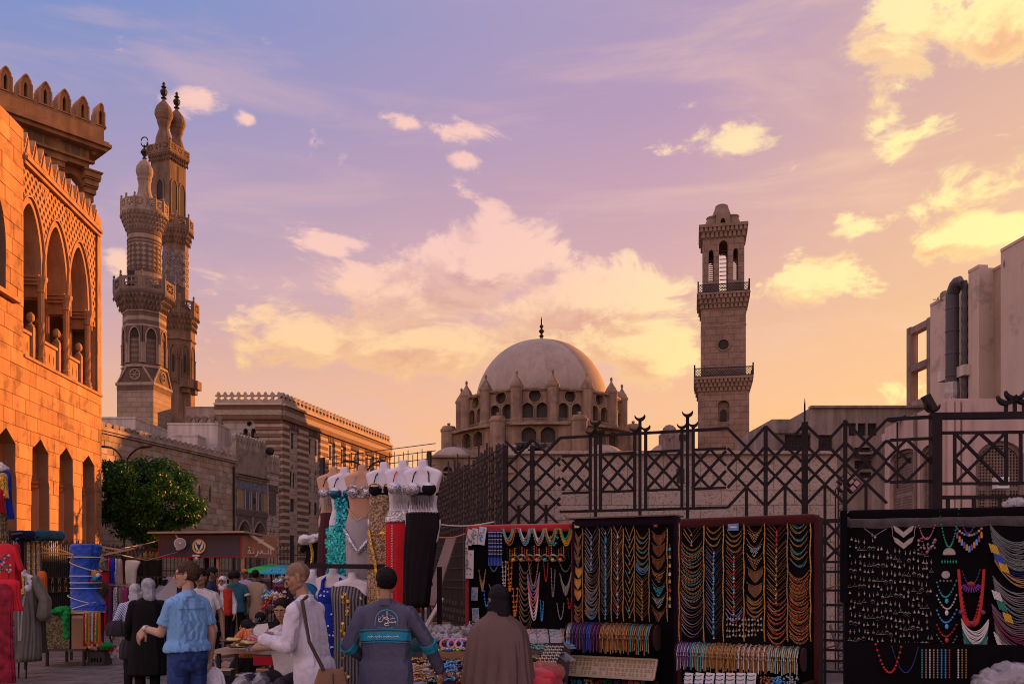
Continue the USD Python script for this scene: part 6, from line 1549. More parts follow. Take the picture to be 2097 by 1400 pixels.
# man in navy looking down, in profile
person(434,16.6,'man in navy shirt looking down, in profile behind the white T-shirt',8,1.79,'dark',head=0,pitch=-.35,top=cloth('navy',(.018,.022,.07)),bottom=MATS['cloth_black'],sleeve='long')
t5=person(456,19.0,'woman in white head scarf and sunglasses with red cardigan',270,1.62,'tan',hair=None,scarf=cloth('white_scarf',(.55,.52,.54)),top=cloth('white_blouse',(.5,.47,.47)),bottom=MATS['cloth_black'],sleeve='long',collar=False);glasses(t5,True)
for sx in(-1,1):obj('cardigan',t5.wv(soft(hull(((sx*.10,.07,1.30),.065),((sx*.15,.02,1.30),.07),((sx*.12,.06,.85),.075),((sx*.15,.0,.85),.08)),.03,3,.01)),cloth('red_cardigan',(.42,.035,.02)),t5,smooth=True)
person(474,20.9,'man in tan galabeya partly hidden behind the teal shirt',92,1.72,'dark',face=False,robe=(cloth('tan_robe',(.20,.13,.065)),[(.12,0,.24,.2,1),(.8,0,.2,.17,.6),(1.25,0,.2,.14,.2),(1.41,0,.18,.11,.1),(1.48,0,.08,.07,0)],7,.05))
t7=person(484,20.0,'man in teal T-shirt with white cuffs and black trousers walking away',94,1.74,'dark',face=False,top=cloth('teal',(.022,.085,.115)),bottom=MATS['cloth_black'],hem=.84,wide=1.06,legs={'l':{'k':(-.10,.05,.50),'a':(-.11,-.10,.09)},'r':{'k':(.10,.02,.50),'a':(.11,.05,.085)}},collar=False)
for nm in 'lr':
 S,E,_=t7.L[nm];q=S+(E-S)*.68;ax=(E-S)/np.linalg.norm(E-S);obj('sleeve_cuff',t7.wv(MB().tube([q-ax*.02,q+ax*.03],.070,12).arr()),MATS['cloth_white_tee'],t7)
hp=t7.wv((t7.L['r'][2][None],np.zeros((0,3),int)))[0][0];bag(hp-(-.02,0,.08),.34,.5,.2,DBAG,'plastic_bag','dark plastic bag carried by the man in teal',True,6)
person(523,20.2,'man in long beige galabeya walking away',90,1.76,'dark',face=False,robe=(cloth('beige_robe',(.30,.215,.135)),[(.10,0,.27,.22,1),(.6,0,.24,.19,.8),(1.0,0,.215,.165,.5),(1.28,0,.225,.145,.2),(1.41,0,.20,.11,.1),(1.49,0,.075,.07,0)],7,.05))
t9=person(501,24.5,'man in glasses and lilac shirt half hidden behind the kiosk post',262,1.80,'dark',top=cloth('lilac',(.32,.24,.36)),bottom=MATS['cloth_black']);glasses(t9,True)
obj('cap',t9.hx(MB().lathe([(.085,.05),(.09,.07),(.075,.115),(.03,.135)],(0,-.015,0),14).arr()),cloth('orange_cap',(.5,.17,.05)),t9)
for k,(px,d,lab,c,hd_)in enumerate(((470,36,'distant man in white shirt beside the parked white car',(.45,.44,.46),300),(486,34,'distant dark haired woman in black between kiosk posts',(.01,.01,.012),270),(604,26,'distant youth in brown shirt bending at the back stall',(.16,.09,.06),30),(535,33,'distant man in dark jacket by the green awning',(.02,.02,.03),240),(569,30,'distant woman in plum dress at the back stall',(.12,.03,.06),60))):
 person(px,d,lab,hd_,1.70,'brown',top=cloth('far_%d'%k,c),bottom=MATS['cloth_black'],edge=.05)
# bald man in white shirt counting notes
WSH=cloth('white_shirt',(.52,.49,.56),bump=.5)
t12=person(648,6.8,'man with shaved head in long white shirt counting bank notes',168,1.74,'tan',head=192,pitch=-.42,hair='stubble',top=WSH,bottom=cloth('khaki',(.12,.09,.07)),hem=.72,sleeve='long',lean=(0,.10),wide=1.05,edge=.020,wr=.013,beard=True,hcol=STUB,arms={'l':{'e':(-.25,.12,1.13),'w':(-.16,.36,1.17),'pn':(.2,-.2,1),'curl':.9},'r':{'e':(.24,.14,1.12),'w':(.08,.37,1.18),'pn':(-.4,0,1),'curl':.9}})
hp=t12.wv(((t12.L['l'][2]+np.array([.05,.09,.03]))[None],np.zeros((0,3),int)))[0][0]
nt=thing('bank_notes','folded bank notes in the hands of the man with shaved head','bank notes',hp)
for k in range(5):obj('note',MB().box(hp+(.01*k,.01*k,.015*k),(.085,.045,.002),trimesh.transformations.euler_matrix(.9+.1*k,.5-.15*k,.3)[:3,:3]),mat('paper_note',(.50,.47,.44),bump=.1),nt)
# brown shoulder bag on his back
bp_=t12.wv((np.array([[-.20,-.16,.80],[-.185,.02,1.44],[.02,-.10,1.42],[-.22,-.06,1.1],[-.205,-.14,.98]]),np.zeros((0,3),int)))[0]
sb=thing('shoulder_bag','brown leather shoulder bag of the man with shaved head','handbag',bp_[0]-(0,0,.2))
LEA=mat('brown_leather',(.13,.052,.022),rough=.45,var=.2,scale=8,bump=.3,bscale=60,spec=.45)
c=bp_[0]+np.array([.07,-.12,.0])
r=interp_rings([(c[2]-.17,c[0],c[1],.14,.055,0),(c[2]-.15,c[0],c[1],.155,.07,.3),(c[2]+.02,c[0],c[1],.135,.065,.3),(c[2]+.14,c[0],c[1],.10,.035,.3),(c[2]+.17,c[0],c[1],.09,.02,0)],20)
bo=obj('bag_body',loft(r,32,5,.04),LEA,sb,smooth=True);obj('front_seam',MB().tube([c+(.03,-.073,-.14),c+(.03,-.07,.02),c+(.02,-.045,.14)],.004,4),BLACKP,(bo[0],bo[1]))
top_=t12.wv((np.array([[-.13,.02,1.49]]),np.zeros((0,3),int)))[0][0]
obj('strap',MB().tube([c+(-.05,-.02,.16),c*.5+top_*.5+(-.05,-.09,.02),top_+(-.02,-.06,-.03),top_+(0,.02,.0)],.014,6),mat('dark_strap',(.035,.018,.012),rough=.5,bump=.1),sb)
# man in grey work clothes with turquoise bands
GRY=cloth('slate_work',(.075,.078,.125),bump=.3);TRQ=cloth('turquoise_band',(.02,.22,.34),bump=.1)
t13=person(790,7.0,'man in slate grey work jacket with turquoise bands and emblem on the back',92,1.70,'tan',head=112,face=False,top=GRY,bottom=cloth('slate_trousers',(.05,.052,.085)),hem=.62,sleeve='long',wide=1.06,edge=.018,wr=.009,arms={'l':{'e':(-.30,-.02,1.13),'w':(-.20,.16,1.02),'pn':(.3,-1,-.2),'hd':(.35,.1,-.6),'curl':.6},'r':{'e':(.34,.06,1.14),'w':(.43,.22,.90),'hd':(.2,.4,-.5),'curl':1.0}})
def back_y(x_,z_):
 return None
bv,bf=None,None
def on_back(t,pts,lift=.006,mesh='shirt'):
 """drops local (x, z) points on the back of the shirt"""
 import re
 m=UsdGeom.Mesh(stage.GetPrimAtPath(t.path+'/'+mesh));V=np.array(m.GetPointsAttr().Get())+t.loc
 R=trimesh.transformations.euler_matrix(0,0,t.yaw-pi/2)[:3,:3];Lc=(V-t.base)@R
 Lc=Lc[Lc[:,1]<0.01]
 from scipy.spatial import cKDTree
 k=cKDTree(Lc[:,[0,2]]);p=np.asarray(pts,float);dd_,ii=k.query(p,k=6);y=Lc[ii,1].min(1)
 return np.stack([p[:,0],y-lift,p[:,1]],1)
def back_band(t,x0,x1,z0,z1,m_,name,parent=None,sag=0.0,n=22,mesh='shirt',lift=.006):
 xs=np.linspace(x0,x1,n);P=[]
 for x_ in xs:
  f=(x_-x0)/(x1-x0);dz=sag*math.sin(pi*f)
  P+=[(x_,z0-dz),(x_,z1-dz)]
 v=on_back(t,P,lift,mesh);f=np.array([[2*i,2*i+2,2*i+3,2*i+1]for i in range(n-1)])
 return obj(name,t.wv((v,np.vstack([f[:,[0,1,2]],f[:,[0,2,3]]]))),m_,t if parent is None else parent)
DEN2=cloth('denim_dark',(.020,.040,.125),scale=30,var=.25)
for sx in(-.085,.085):back_band(t1,sx-.06,sx+.06,.78,.92,DEN2,'back_pocket',n=9,mesh='trousers',lift=.004)
back_band(t1,-.13,.13,1.352,1.360,cloth('sky_blue_dark',(.10,.24,.45)),'yoke_seam',n=14)
bb=back_band(t13,-.20,.20,1.135,1.20,TRQ,'back_band',sag=-.012)
back_band(t13,-.20,.20,1.118,1.126,TRQ,'back_piping',sag=-.012);back_band(t13,-.20,.20,1.215,1.223,TRQ,'back_piping',sag=-.012)
WLET=mat('white_print',(.65,.65,.68),rough=.6,bump=0);TLET=mat('turquoise_print',(.05,.38,.52),rough=.6,bump=0)
def back_strokes(t,strokes,r,m_,name):
 q=MB()
 for s_ in strokes:
  s_=np.asarray(s_,float)
  if len(s_)>2:
   tt=np.linspace(0,1,len(s_)*4);s_=np.stack([np.interp(tt,np.linspace(0,1,len(s_)),s_[:,i])for i in(0,1)],1)
   if len(s_)>6:s_[1:-1]=(s_[:-2]+s_[1:-1]*2+s_[2:])/4
  elif len(s_)==1:s_=np.array([s_[0],s_[0]+(.003,0)])
  p=on_back(t,s_,.008);p[:,1]=np.convolve(np.pad(p[:,1],2,mode='edge'),np.ones(5)/5,'valid');q.tube(p,r,4)
 return obj(name,t.wv(q.arr()),m_,t)
cx_,cz_=.015,1.255
A_=[(cx_-.088+.0*k,z)for k,z in enumerate((cz_,cz_+.03))]+[(cx_-.088*math.cos(a),cz_+.03+.095*math.sin(a)**.9)for a in np.linspace(.15,pi/2,8)]
B_=[(2*cx_-x_,z)for x_,z in A_][::-1]
back_strokes(t13,[A_+B_[1:]],.0032,TLET,'emblem_arch')
# the calligraphic word under the arch, redrawn stroke by stroke
cal=[[(.07,.0),(.062,.012),(.05,.0),(.042,.012),(.034,.0),(.026,.012),(.018,.0),(.0,-.004),(-.012,.004)],[(.07,.0),(.076,.01),(.068,.018)],[(.004,.095),(.004,.03)],[(.02,.03),(.0,.05),(-.022,.04),(-.004,.03),(.02,.02),(.004,.0),(-.02,-.008),(-.002,-.022),(.02,-.014)],[(-.03,.062),(-.024,.03),(-.036,.012),(-.054,.008),(-.064,.022),(-.058,.034)],[(-.045,.045),(-.05,.03),(-.066,.034)],[(.03,.03),(.05,.04),(.066,.034)],[(.045,.05)],[(-.005,-.014)],[(-.06,.05)],[(.03,.06)],[(.016,.068)]]
back_strokes(t13,[[(cx_+x_,cz_+.022+z)for x_,z in s_]for s_ in cal],.0026,WLET,'calligraphy')
def text_strokes(txt,x0,z0,h,w):
 G_={'M':[[(0,0),(0,1),(.5,.4),(1,1),(1,0)]],'A':[[(0,0),(.5,1),(1,0)],[(.22,.4),(.78,.4)]],'S':[[(1,.9),(.5,1),(0,.78),(.5,.5),(1,.25),(.5,0),(0,.1)]],'J':[[(.8,1),(.8,.2),(.4,0),(0,.2)]],'I':[[(.5,0),(.5,1)]],'D':[[(0,0),(0,1),(.7,.85),(1,.5),(.7,.15),(0,0)]]}
 out=[]
 for i,ch in enumerate(txt):out+=[[(x0+i*w*1.55+a*w,z0+b*h)for a,b in s_]for s_ in G_[ch]]
 return out
back_strokes(t13,text_strokes('MASAJID',cx_-.058,1.234,.011,.0105),.0016,TLET,'word')
# the line of script on the band
ar=[];x_=.115
for wd_,L_ in((.05,3),(.065,5),(.055,4),(.045,3)):
 xs=np.linspace(x_,x_-wd_,L_*2+1);ar.append([(a,1.165+(.010 if i%2 else 0)+.002*(i%3))for i,a in enumerate(xs)]);ar.append([(x_-wd_*.3,1.165),(x_-wd_*.3,1.186)]);ar.append([(x_-wd_*.7,1.156)]);ar.append([(x_-wd_*.5,1.188)]);x_-=wd_+.010
back_strokes(t13,ar,.0019,WLET,'band_lettering')
for nm in 'lr':
 S,E,Wr=t13.L[nm];ax=(Wr-E)/np.linalg.norm(Wr-E)if nm=='l' else(Wr-E)/np.linalg.norm(Wr-E)
 for f in((.02,.16)if nm=='r' else(-.02,.12)):q=E+(Wr-E)*f;obj('sleeve_band',t13.wv(MB().tube([q-ax*.016,q,q+ax*.016],.068-.010*max(f,0),14).arr()),TRQ,t13)
# woman in brown cloak and black scarf
t14=person(1020,7.3,'woman in draped brown cloak and black head scarf, seen from behind',98,1.56,'tan',head=120,hair=None,face=False,sleeve='none',scarf=cloth('black_scarf',(.012,.009,.013),bump=.3),arms={'l':{'e':(-.2,.05,1.12),'w':(-.1,.2,1.1)},'r':{'e':(.2,.05,1.12),'w':(.1,.2,1.1)}},robe=(cloth('brown_cloak',(.125,.078,.07),bump=.35),[(.20,0,.42,.30,1.5),(.60,0,.37,.265,1.4),(.95,0,.325,.235,1.1),(1.18,0,.30,.205,.7),(1.33,0,.27,.175,.25),(1.40,0,.225,.15,.3),(1.455,0,.155,.125,.4),(1.49,0,.11,.11,.5),(1.52,0,.095,.10,.3)],13,.075),feet=False,shoes=False)
# seated trader in veil, eyes showing
t15=person(968,9.7,'seated trader in black veil with studded edge, only the eyes showing, behind the table',215,1.60,'tan',hair=None,sit=.42,scarf=MATS['cloth_black_scarf'],legs={'l':{'k':(-.12,.42,.48),'a':(-.12,.42,.09)},'r':{'k':(.12,.42,.48),'a':(.12,.42,.09)}},top=cloth('black_dress',(.008,.007,.009)),bottom=MATS['cloth_black'],sleeve='long',hem=.92)
obj('veil',t15.hx(soft(hull(((0,.075,-.03),.045),((-.045,.03,-.03),.05),((.045,.03,-.03),.05),((0,.06,-.18),.05)),.015,3)),MATS['cloth_black_scarf'],t15,smooth=True)
for k in range(15):a=math.radians(-78+156*k/14);obj('stud',t15.hx(MB().ball((.073*math.sin(a),.055-.03*abs(math.sin(a)),.045+.062*math.cos(a)-.02),.006,5).arr()),WHITE_EYE,t15)
# seated man in white polo leaning his head on his hand
t11=person(600,9.3,'seated man in white polo shirt resting his face on his hand',250,1.74,'tan',head=262,pitch=-.25,sit=.34,top=cloth('white_polo',(.50,.47,.48)),bottom=cloth('charcoal',(.035,.028,.035)),hem=.92,lean=(0,.12),legs={'l':{'k':(-.16,.46,.56),'a':(-.16,.48,.09)},'r':{'k':(.24,.44,.58),'a':(.26,.46,.09)}},arms={'l':{'e':(-.20,.26,.98+.34),'w':(-.07,.20,1.20+.34),'hd':(.1,.0,1),'pn':(.5,-1,0)},'r':{'e':(.33,.18,.90+.34),'w':(.05,.30,.92+.34),'hd':(-1,.2,.1)}})
# boy with dark hair and a crouching woman in black by the slippers
person(533,14.2,'seated boy with dark hair and grey striped shirt among the goods',150,1.55,'dark',sit=.50,face=False,top=stripes('grey_striped',(.34,.33,.36),(.06,.06,.08),22,'z'),bottom=MATS['cloth_black'],legs={'l':{'k':(-.12,.4,.42),'a':(-.12,.42,.08)},'r':{'k':(.12,.4,.42),'a':(.12,.42,.08)}})
person(506,13.2,'crouching woman all in black with a fair profile beside the red striped dress',178,1.60,'tan',sit=.62,hair=None,scarf=MATS['cloth_black_scarf'],sleeve='long',robe=(MATS['cloth_black_abaya'],[(.66,.1,.42,.40,1),(.9,.06,.34,.30,.8),(1.2,0,.22,.17,.4),(1.41,0,.185,.11,.1),(1.48,0,.08,.07,0)],6,.06),legs={'l':{'k':(-.14,.4,.34),'a':(-.14,.2,.08)},'r':{'k':(.14,.4,.34),'a':(.14,.2,.08)}},feet=False,shoes=False)
person(326,14.5,'seated woman in blue grey head scarf between the woman in black and the blue shirt',262,1.58,'brown',sit=.46,hair=None,scarf=cloth('blue_grey_scarf',(.11,.14,.22)),top=cloth('dark_blue_dress',(.03,.04,.09)),bottom=MATS['cloth_black'],sleeve='long',legs={'l':{'k':(-.12,.42,.46),'a':(-.12,.42,.09)},'r':{'k':(.12,.42,.46),'a':(.12,.42,.09)}})
# person in dark teal bending beside the grey jacket
t18=person(836,8.4,'person in dark green clothes crouching behind the grey jacket',60,1.66,'brown',sit=.62,hair=None,face=False,scarf=cloth('dark_green_scarf',(.012,.05,.055)),top=cloth('dark_green',(.012,.065,.07)),bottom=MATS['cloth_dark_green'],sleeve='long',lean=(0,.12),legs={'l':{'k':(-.14,.42,.40),'a':(-.12,.16,.08)},'r':{'k':(.14,.42,.40),'a':(.12,.16,.08)}})
# ------------------------------------------------------------------ materials of the goods
def shiny(name,c,rough=.28,metal=1.0,var=.25):return mat(name,c,rough=rough,metal=metal,var=var,scale=60,bump=.25,bscale=220,spec=.5)
GOLD,SILV,COPP,ROSE=shiny('gold_chain',(.62,.34,.10)),shiny('silver_chain',(.52,.50,.50)),shiny('copper_chain',(.48,.20,.10)),shiny('antique_gold',(.40,.24,.12),.35)
def bead(name,c,rough=.3):return mat('bead_'+name,c,rough=rough,var=.2,scale=40,bump=.1,spec=.55)
BT,BR,BO,BBL,BW,BG,BP,BK,BPK=bead('turquoise',(.02,.28,.36)),bead('red',(.42,.015,.012)),bead('orange',(.55,.16,.015)),bead('blue',(.015,.05,.32)),bead('white',(.55,.53,.55)),bead('green',(.01,.22,.12)),bead('purple',(.10,.03,.17)),bead('black',(.015,.012,.013)),bead('pink',(.50,.10,.22))
BBLUEL,BTAN,BYEL=bead('light_blue',(.05,.28,.62)),bead('tan',(.35,.20,.10)),bead('yellow',(.55,.33,.02))
VELV=mat('black_velvet',(.0045,.0035,.005),rough=.95,var=.3,bump=.2,bscale=40,spec=.04);VELVM=mat('maroon_velvet',(.045,.008,.008),rough=.95,var=.3,bump=.2,bscale=40,sheen=.1,spec=.05)
VELP=mat('purple_velvet',(.010,.004,.012),rough=.95,var=.3,bump=.2,bscale=40,sheen=.06,spec=.05)
CARD=mat('white_card',(.52,.48,.50),rough=.7,var=.06,bump=.05);CARDBOARD=mat('cardboard',(.26,.15,.075),rough=.85,var=.12,scale=2,bump=.15);CREAM=mat('cream_tray',(.42,.33,.24),rough=.7,var=.1,bump=.1);WOODD=mat('dark_wood',(.06,.032,.022),rough=.6,var=.3,scale=6,bump=.2)
POLY=usdkit.material(stage,'/World/Looks/clear_plastic',{'p':('principled_bsdf',{'base_color':(.30,.285,.31),'roughness':.2,'specular_ior_level':.7}),'t':('transparent_bsdf',{}),'m':('mix_closure',{'fac':.62}),'n':('noise_texture',{'scale':16.0,'detail':4.0}),'b':('bump',{'strength':.9,'distance':.04})},[('t.BSDF','m.closure2'),('p.BSDF','m.closure1'),('n.fac','b.height'),('b.normal','p.normal')],surface='m.closure')
def strand(fr,pts,m_,beads=None,br=.006,step=1,r=.0024,n=.014,sides=4):
 q=MB();pts=np.asarray(pts);P=fr.pts(pts[:,0],pts[:,1],n)
 q.tube(P,r,sides);return q
def sag_pts(uc,w,zt,sag,k=11,v=False):
 t=np.linspace(-1,1,k);e=rnd.uniform(-.008,.008);s_=rnd.uniform(-.12,.12);q=t+s_*(1-t*t);return np.stack([uc+q*w/2,zt+e*t-sag*((1-np.abs(t))if v else(1-t*t))],1)
def necklace(fr,uc,w,zt,sag,m_,label,group,style='drape',drop=None,n=.014,r=.0026,name='necklace'):
 t=thing(name,label,'necklace',fr.p(uc,zt,n),group)
 P=sag_pts(uc,w,zt,sag,11,style=='v');q=strand(fr,P,m_,r=r,n=n)
 dq=MB()
 if style=='drape' and drop is not None:
  for u,z in sag_pts(uc,w*.96,zt,sag,15)[1:-1]:dq.octa(fr.p(u,z-.010,n+.003),(.0045,.004,.009))
 elif style=='v' and drop is not None:
  dq.octa(fr.p(uc,zt-sag-.012,n+.004),(.012,.006,.014));dq.octa(fr.p(uc,zt-sag+.006,n+.004),.005)
 elif style=='fringe':
  for u,z in sag_pts(uc,w*.9,zt,sag,17)[1:-1]:
   L=.05+.05*(1-abs(u-uc)/(w/2));q.beam(fr.p(u,z,n),fr.p(u,z-L,n),.0032,.003);dq.octa(fr.p(u,z,n+.004),.006)
 elif style=='bib':
  rows=7
  for i in range(rows):
   f=1-i/rows
   for u,z in sag_pts(uc,w*.8*f,zt-sag*.75-i*.016,sag*.45*f,max(3,int(11*f)))[:]:dq.octa(fr.p(u,z,n+.004),(.0062,.005,.0075))
 elif style=='beads':
  L=np.sqrt((np.diff(P,axis=0)**2).sum(1)).sum();k=int(L/(2.1*(drop[1])));tt=np.linspace(0,1,k);s_=np.linspace(0,1,len(P))
  for a in tt:dq.octa(fr.p(np.interp(a,s_,P[:,0]),np.interp(a,s_,P[:,1]),n+drop[1]*.6),drop[1])
 c=obj('chain',q,m_,t)
 if dq.v:obj('pendants' if style!='beads' else 'beads',dq,drop[0]if isinstance(drop,tuple)else(drop or m_),t,smooth=(style=='beads'))
 return t
def uz(fr,px,py):return fr.at(px,py)
def roll(fr,px0,px1,y0,y1,label,sections,group_base,n0=.02):
 """padded roll carrying bracelets; sections of (fraction from, to, count, materials, label)"""
 u0,zt=fr.at(px0,y0);u1,zb=fr.at(px1,y1);r=(zt-zb)*.40;zc=zt-r;nc=n0+r*.55
 t=thing('display_roll',label,'display roll',fr.p(u0,zb,nc));obj('roll',MB().tube([fr.p(u0-.01,zc,nc),fr.p(u1+.01,zc,nc)],r,20),VELV,t,smooth=40)
 for u in(u0-.012,u1+.012):obj('end_cap',MB().tube([fr.p(u-.006,zc,nc),fr.p(u+.006,zc,nc)],r*1.03,20),VELVM,t)
 for(f0,f1,cnt,ms,lab)in sections:
  for k in range(cnt):
   u=u0+(u1-u0)*(f0+(f1-f0)*(k+.5)/cnt);m_=ms[k%len(ms)];rr=r+.006;a=np.linspace(1.9,-.35,9);ex=rnd.uniform(0,.05)
   P=[fr.p(u+rnd.uniform(-.002,.002),zc+rr*math.sin(x),nc+rr*math.cos(x))for x in a]+[fr.p(u,zc-rr*.9-ex,nc+rr*.93)]
   q=MB().tube(P,(u1-u0)*(f1-f0)/cnt*.36,4)
   b=thing('bracelet',lab,'bracelet',P[0],group_base+' '+lab.split(' in the')[0].split(' on ')[0]);obj('band',q,m_,b)
   q=MB()
   for p in P[1:-1:2]:q.octa(np.array(p)+fr.n*.004+np.array([0,0,rnd.uniform(-.008,.008)]),.0055)
   obj('links',q,ms[(k+1)%len(ms)],b)
def rack(name,label,pA,dA,pB,dB,ytop,ybot,top_m,thick=.14,lip=.03):
 A,B=W(pA,0,dA),W(pB,0,dB);fr=Frame(A[:2],(B-A)[:2]);L=np.linalg.norm((B-A)[:2]);zt=fr.at((pA+pB)/2,ytop)[1];zb=0.0
 t=thing(name,label,'display rack',fr.p(0,0))
 rb=[(L*.0+.02,0),(L-.02,0)]
 obj('board',MB().box(fr.p(L/2,(zt+.35)/2,-thick/2),(L,thick,zt-.35),fr.R()),VELV,t)
 e=m3.Manifold.batch_hull([sph((sx*(L/2-.03),sy*(thick/2+.0),sz),.028,12)for sx in(-1,1)for sy in(-1,1)for sz in(-.0,lip)])
 k=e.to_mesh();v=k.vert_properties[:,:3]@fr.R().T+fr.p(L/2,zt-lip,-thick/2);obj('padded_top',(v,k.tri_verts),top_m,t,smooth=40)
 for u in(0,L):obj('padded_side',MB().box(fr.p(u,(zt+.3)/2,-thick/2+.003),(.035,thick+.02,zt-.3),fr.R()),top_m,t)
 for u in(.05,L-.05):
  for n in(-.02,-thick+.0):obj('leg',MB().box(fr.p(u,.18,n-.03),(.04,.04,.36),fr.R()),WOODD,t)
 return t,fr,L,zt
# ------------------------------------------------------------------ rack with the cream ring tray
RA,fa,La,za=rack('jewellery_rack','black velvet necklace rack with the cream ring tray, left of the blue cloth',1176,8.9,1384,8.4,1064,1400,VELP)
fl=MB().box(fa.p(La/2-.04,za+.03,-.10),(La+.08,.30,.014),fa.R());obj('cover_sheet',fl,mat('brown_cover',(.11,.075,.06),bump=.2),RA)
def col(fr,px0,px1,y0,y1,n,style,ms,drop,lab,grp,sag=None,jitter=.15):
 u0,z0=fr.at(px0,y0);u1,z1=fr.at(px1,y1);w=(u1-u0);c=(u0+u1)/2
 for k in range(n):
  z=z0+(z1-z0)*k/max(n-1,1);s_=(sag or.07)*rnd.uniform(1-jitter,1+jitter)
  m_=ms[k%len(ms)];dr=drop[k%len(drop)]if drop else None
  necklace(fr,c+rnd.uniform(-.004,.004),w*rnd.uniform(.93,1.0),z,s_,m_,lab,grp,style,dr,n=.010+.004*(k%3))
 for u in(u0,u1):pass
def pins(fr,px,y0,y1,par,m_):
 u,z0=fr.at(px,y0);_,z1=fr.at(px,y1);q=MB()
 q.tube([fr.p(u+.004*math.sin(i),z0+(z1-z0)*i/20,.02)for i in range(21)],.0055,4)
 for i in range(60):q.octa(fr.p(u+rnd.uniform(-.006,.006),z0+(z1-z0)*i/60,.024),.006)
 obj('chain_bundle',q,m_,par)
for px in(1195,1229,1254,1278,1301,1331,1368):pins(fa,px,1082,1272,RA,ROSE if px%2 else GOLD)
R1_='on the cream tray rack'
col(fa,1177,1193,1088,1130,3,'bib',[GOLD],[ROSE],'small gold bib necklace in the first column '+R1_,'gold bibs in the first column',.05)
col(fa,1177,1193,1160,1205,3,'fringe',[GOLD],[GOLD],'gold fringe necklace in the first column '+R1_,'gold fringes in the first column',.02)
col(fa,1177,1193,1232,1260,5,'drape',[ROSE,GOLD],[COPP],'short beaded gold necklace low in the first column '+R1_,'short beaded necklaces low in the first column',.05)
col(fa,1198,1227,1076,1140,9,'v',[SILV,ROSE],[BBLUEL,SILV],'fine chain with pendant high in the second column '+R1_,'fine chains high in the second column',.11)
col(fa,1198,1227,1146,1185,9,'drape',[SILV,ROSE],None,'plain silver chain in the middle of the second column '+R1_,'plain silver chains in the second column',.085)
col(fa,1198,1227,1190,1248,12,'drape',[COPP,GOLD],[GOLD,BBLUEL],'beaded copper chain low in the second column '+R1_,'beaded copper chains in the second column',.085)
col(fa,1231,1252,1074,1245,30,'v',[shiny('dim_silver',(.22,.19,.20))],[SILV,BT,BBLUEL,BT],'dim silver chain with blue stone in the third column '+R1_,'dim silver chains with blue stones',.085)
col(fa,1256,1276,1074,1245,25,'v',[ROSE,COPP],[GOLD,BW,COPP,BBLUEL],'thin rose gold chain in the fourth column '+R1_,'thin rose gold chains in the fourth column',.08)
col(fa,1281,1300,1078,1240,10,'v',[GOLD],[BT,GOLD],'gold chain with turquoise drop in the fifth column '+R1_,'gold chains with turquoise drops',.105)
col(fa,1303,1330,1086,1150,7,'drape',[GOLD],[GOLD,BT],'gold coin necklace high in the sixth column '+R1_,'gold coin necklaces in the sixth column',.065)
col(fa,1303,1330,1154,1162,3,'drape',[BBLUEL],None,'bright blue cord necklace in the sixth column '+R1_,'bright blue cords',.06)
col(fa,1303,1330,1172,1250,12,'v',[GOLD],[ROSE,GOLD],'gold chain with round charm low in the sixth column '+R1_,'gold chains with round charms',.075)
col(fa,1334,1366,1086,1135,3,'fringe',[COPP],[ROSE],'large rose gold fringe necklace in the last column '+R1_,'large rose gold fringes',.045)
col(fa,1334,1366,1160,1238,4,'bib',[ROSE],[GOLD,BT,SILV,COPP],'pointed bead bib necklace in the last column '+R1_,'pointed bead bibs in the last column',.07)
for k,(py,m_)in enumerate(((1124,BT),(1140,ROSE),(1158,GOLD),(1175,BW),(1190,GOLD),(1208,BR),(1225,GOLD),(1240,CREAM))):
 u,z=fa.at(1373,py);b=thing('pendant','pendant %s hanging at the right edge of the cream tray rack'%('turquoise','rose gold','first gold','white framed','second gold','red','heart gold','cream cross')[k],'pendant',fa.p(u,z));obj('charm',MB().box(fa.p(u,z,.016),(.022,.008,.03),fa.R()),m_,b);obj('loop',MB().tube([fa.p(u,z+.015,.014),fa.p(u,z+.05,.014)],.0016,4),GOLD,b)
for px,py,w in((1183,1076,.05),(1210,1071,.055),(1344,1076,.055)):
 u,z=fa.at(px,py);b=thing('price_card','small %s card pinned at the top of the rack with the cream tray'%{1183:'first grey',1210:'second grey',1344:'maroon'}[px],'card',fa.p(u,z));obj('card',MB().box(fa.p(u,z,.02),(w,.004,.042),fa.R()),CREAM if px<1300 else VELVM,b);obj('mark',MB().box(fa.p(u,z,.0235),(w*.5,.002,.006),fa.R()),GOLD,b)
roll(fa,1176,1350,1274,1342,'black padded roll full of bracelets on the rack with the cream tray',[(.0,.05,3,[SILV],'steel chain bracelet at the left end of the left roll'),(.05,.24,9,[BK,BP],'black cord bracelet on the left roll'),(.24,.28,2,[BBL],'royal blue cord bracelet on the left roll'),(.28,.40,6,[BP,VELVM],'brown leather cord bracelet on the left roll'),(.40,.70,20,[GOLD,ROSE,BTAN,COPP],'gold charm bracelet on the left roll'),(.70,.97,12,[GOLD,COPP,BT,ROSE],'long gold chain bracelet at the right of the left roll')],'left roll:')
u0,zt=fa.at(1176,1340);u1,zb=fa.at(1353,1386);tr=thing('ring_tray','tilted cream tray with rows of gold rings','tray',fa.p(u0,zb,.1))
FRt=trimesh.transformations.rotation_matrix(.5,[1,0,0])[:3,:3]
def ontray(u,s_,n=0.0):return fa.p(u,zt-s_*(zt-zb),.10+s_*.10+n)
tq=MB();tq.add([ontray(u0,0),ontray(u1,0),ontray(u1,1),ontray(u0,1),ontray(u0,0,-.03),ontray(u1,0,-.03),ontray(u1,1,-.03),ontray(u0,1,-.03)],[[0,3,2,1],[4,5,6,7],[0,1,5,4],[3,7,6,2],[1,2,6,5],[0,4,7,3]]);obj('tray',tq,CREAM,tr)
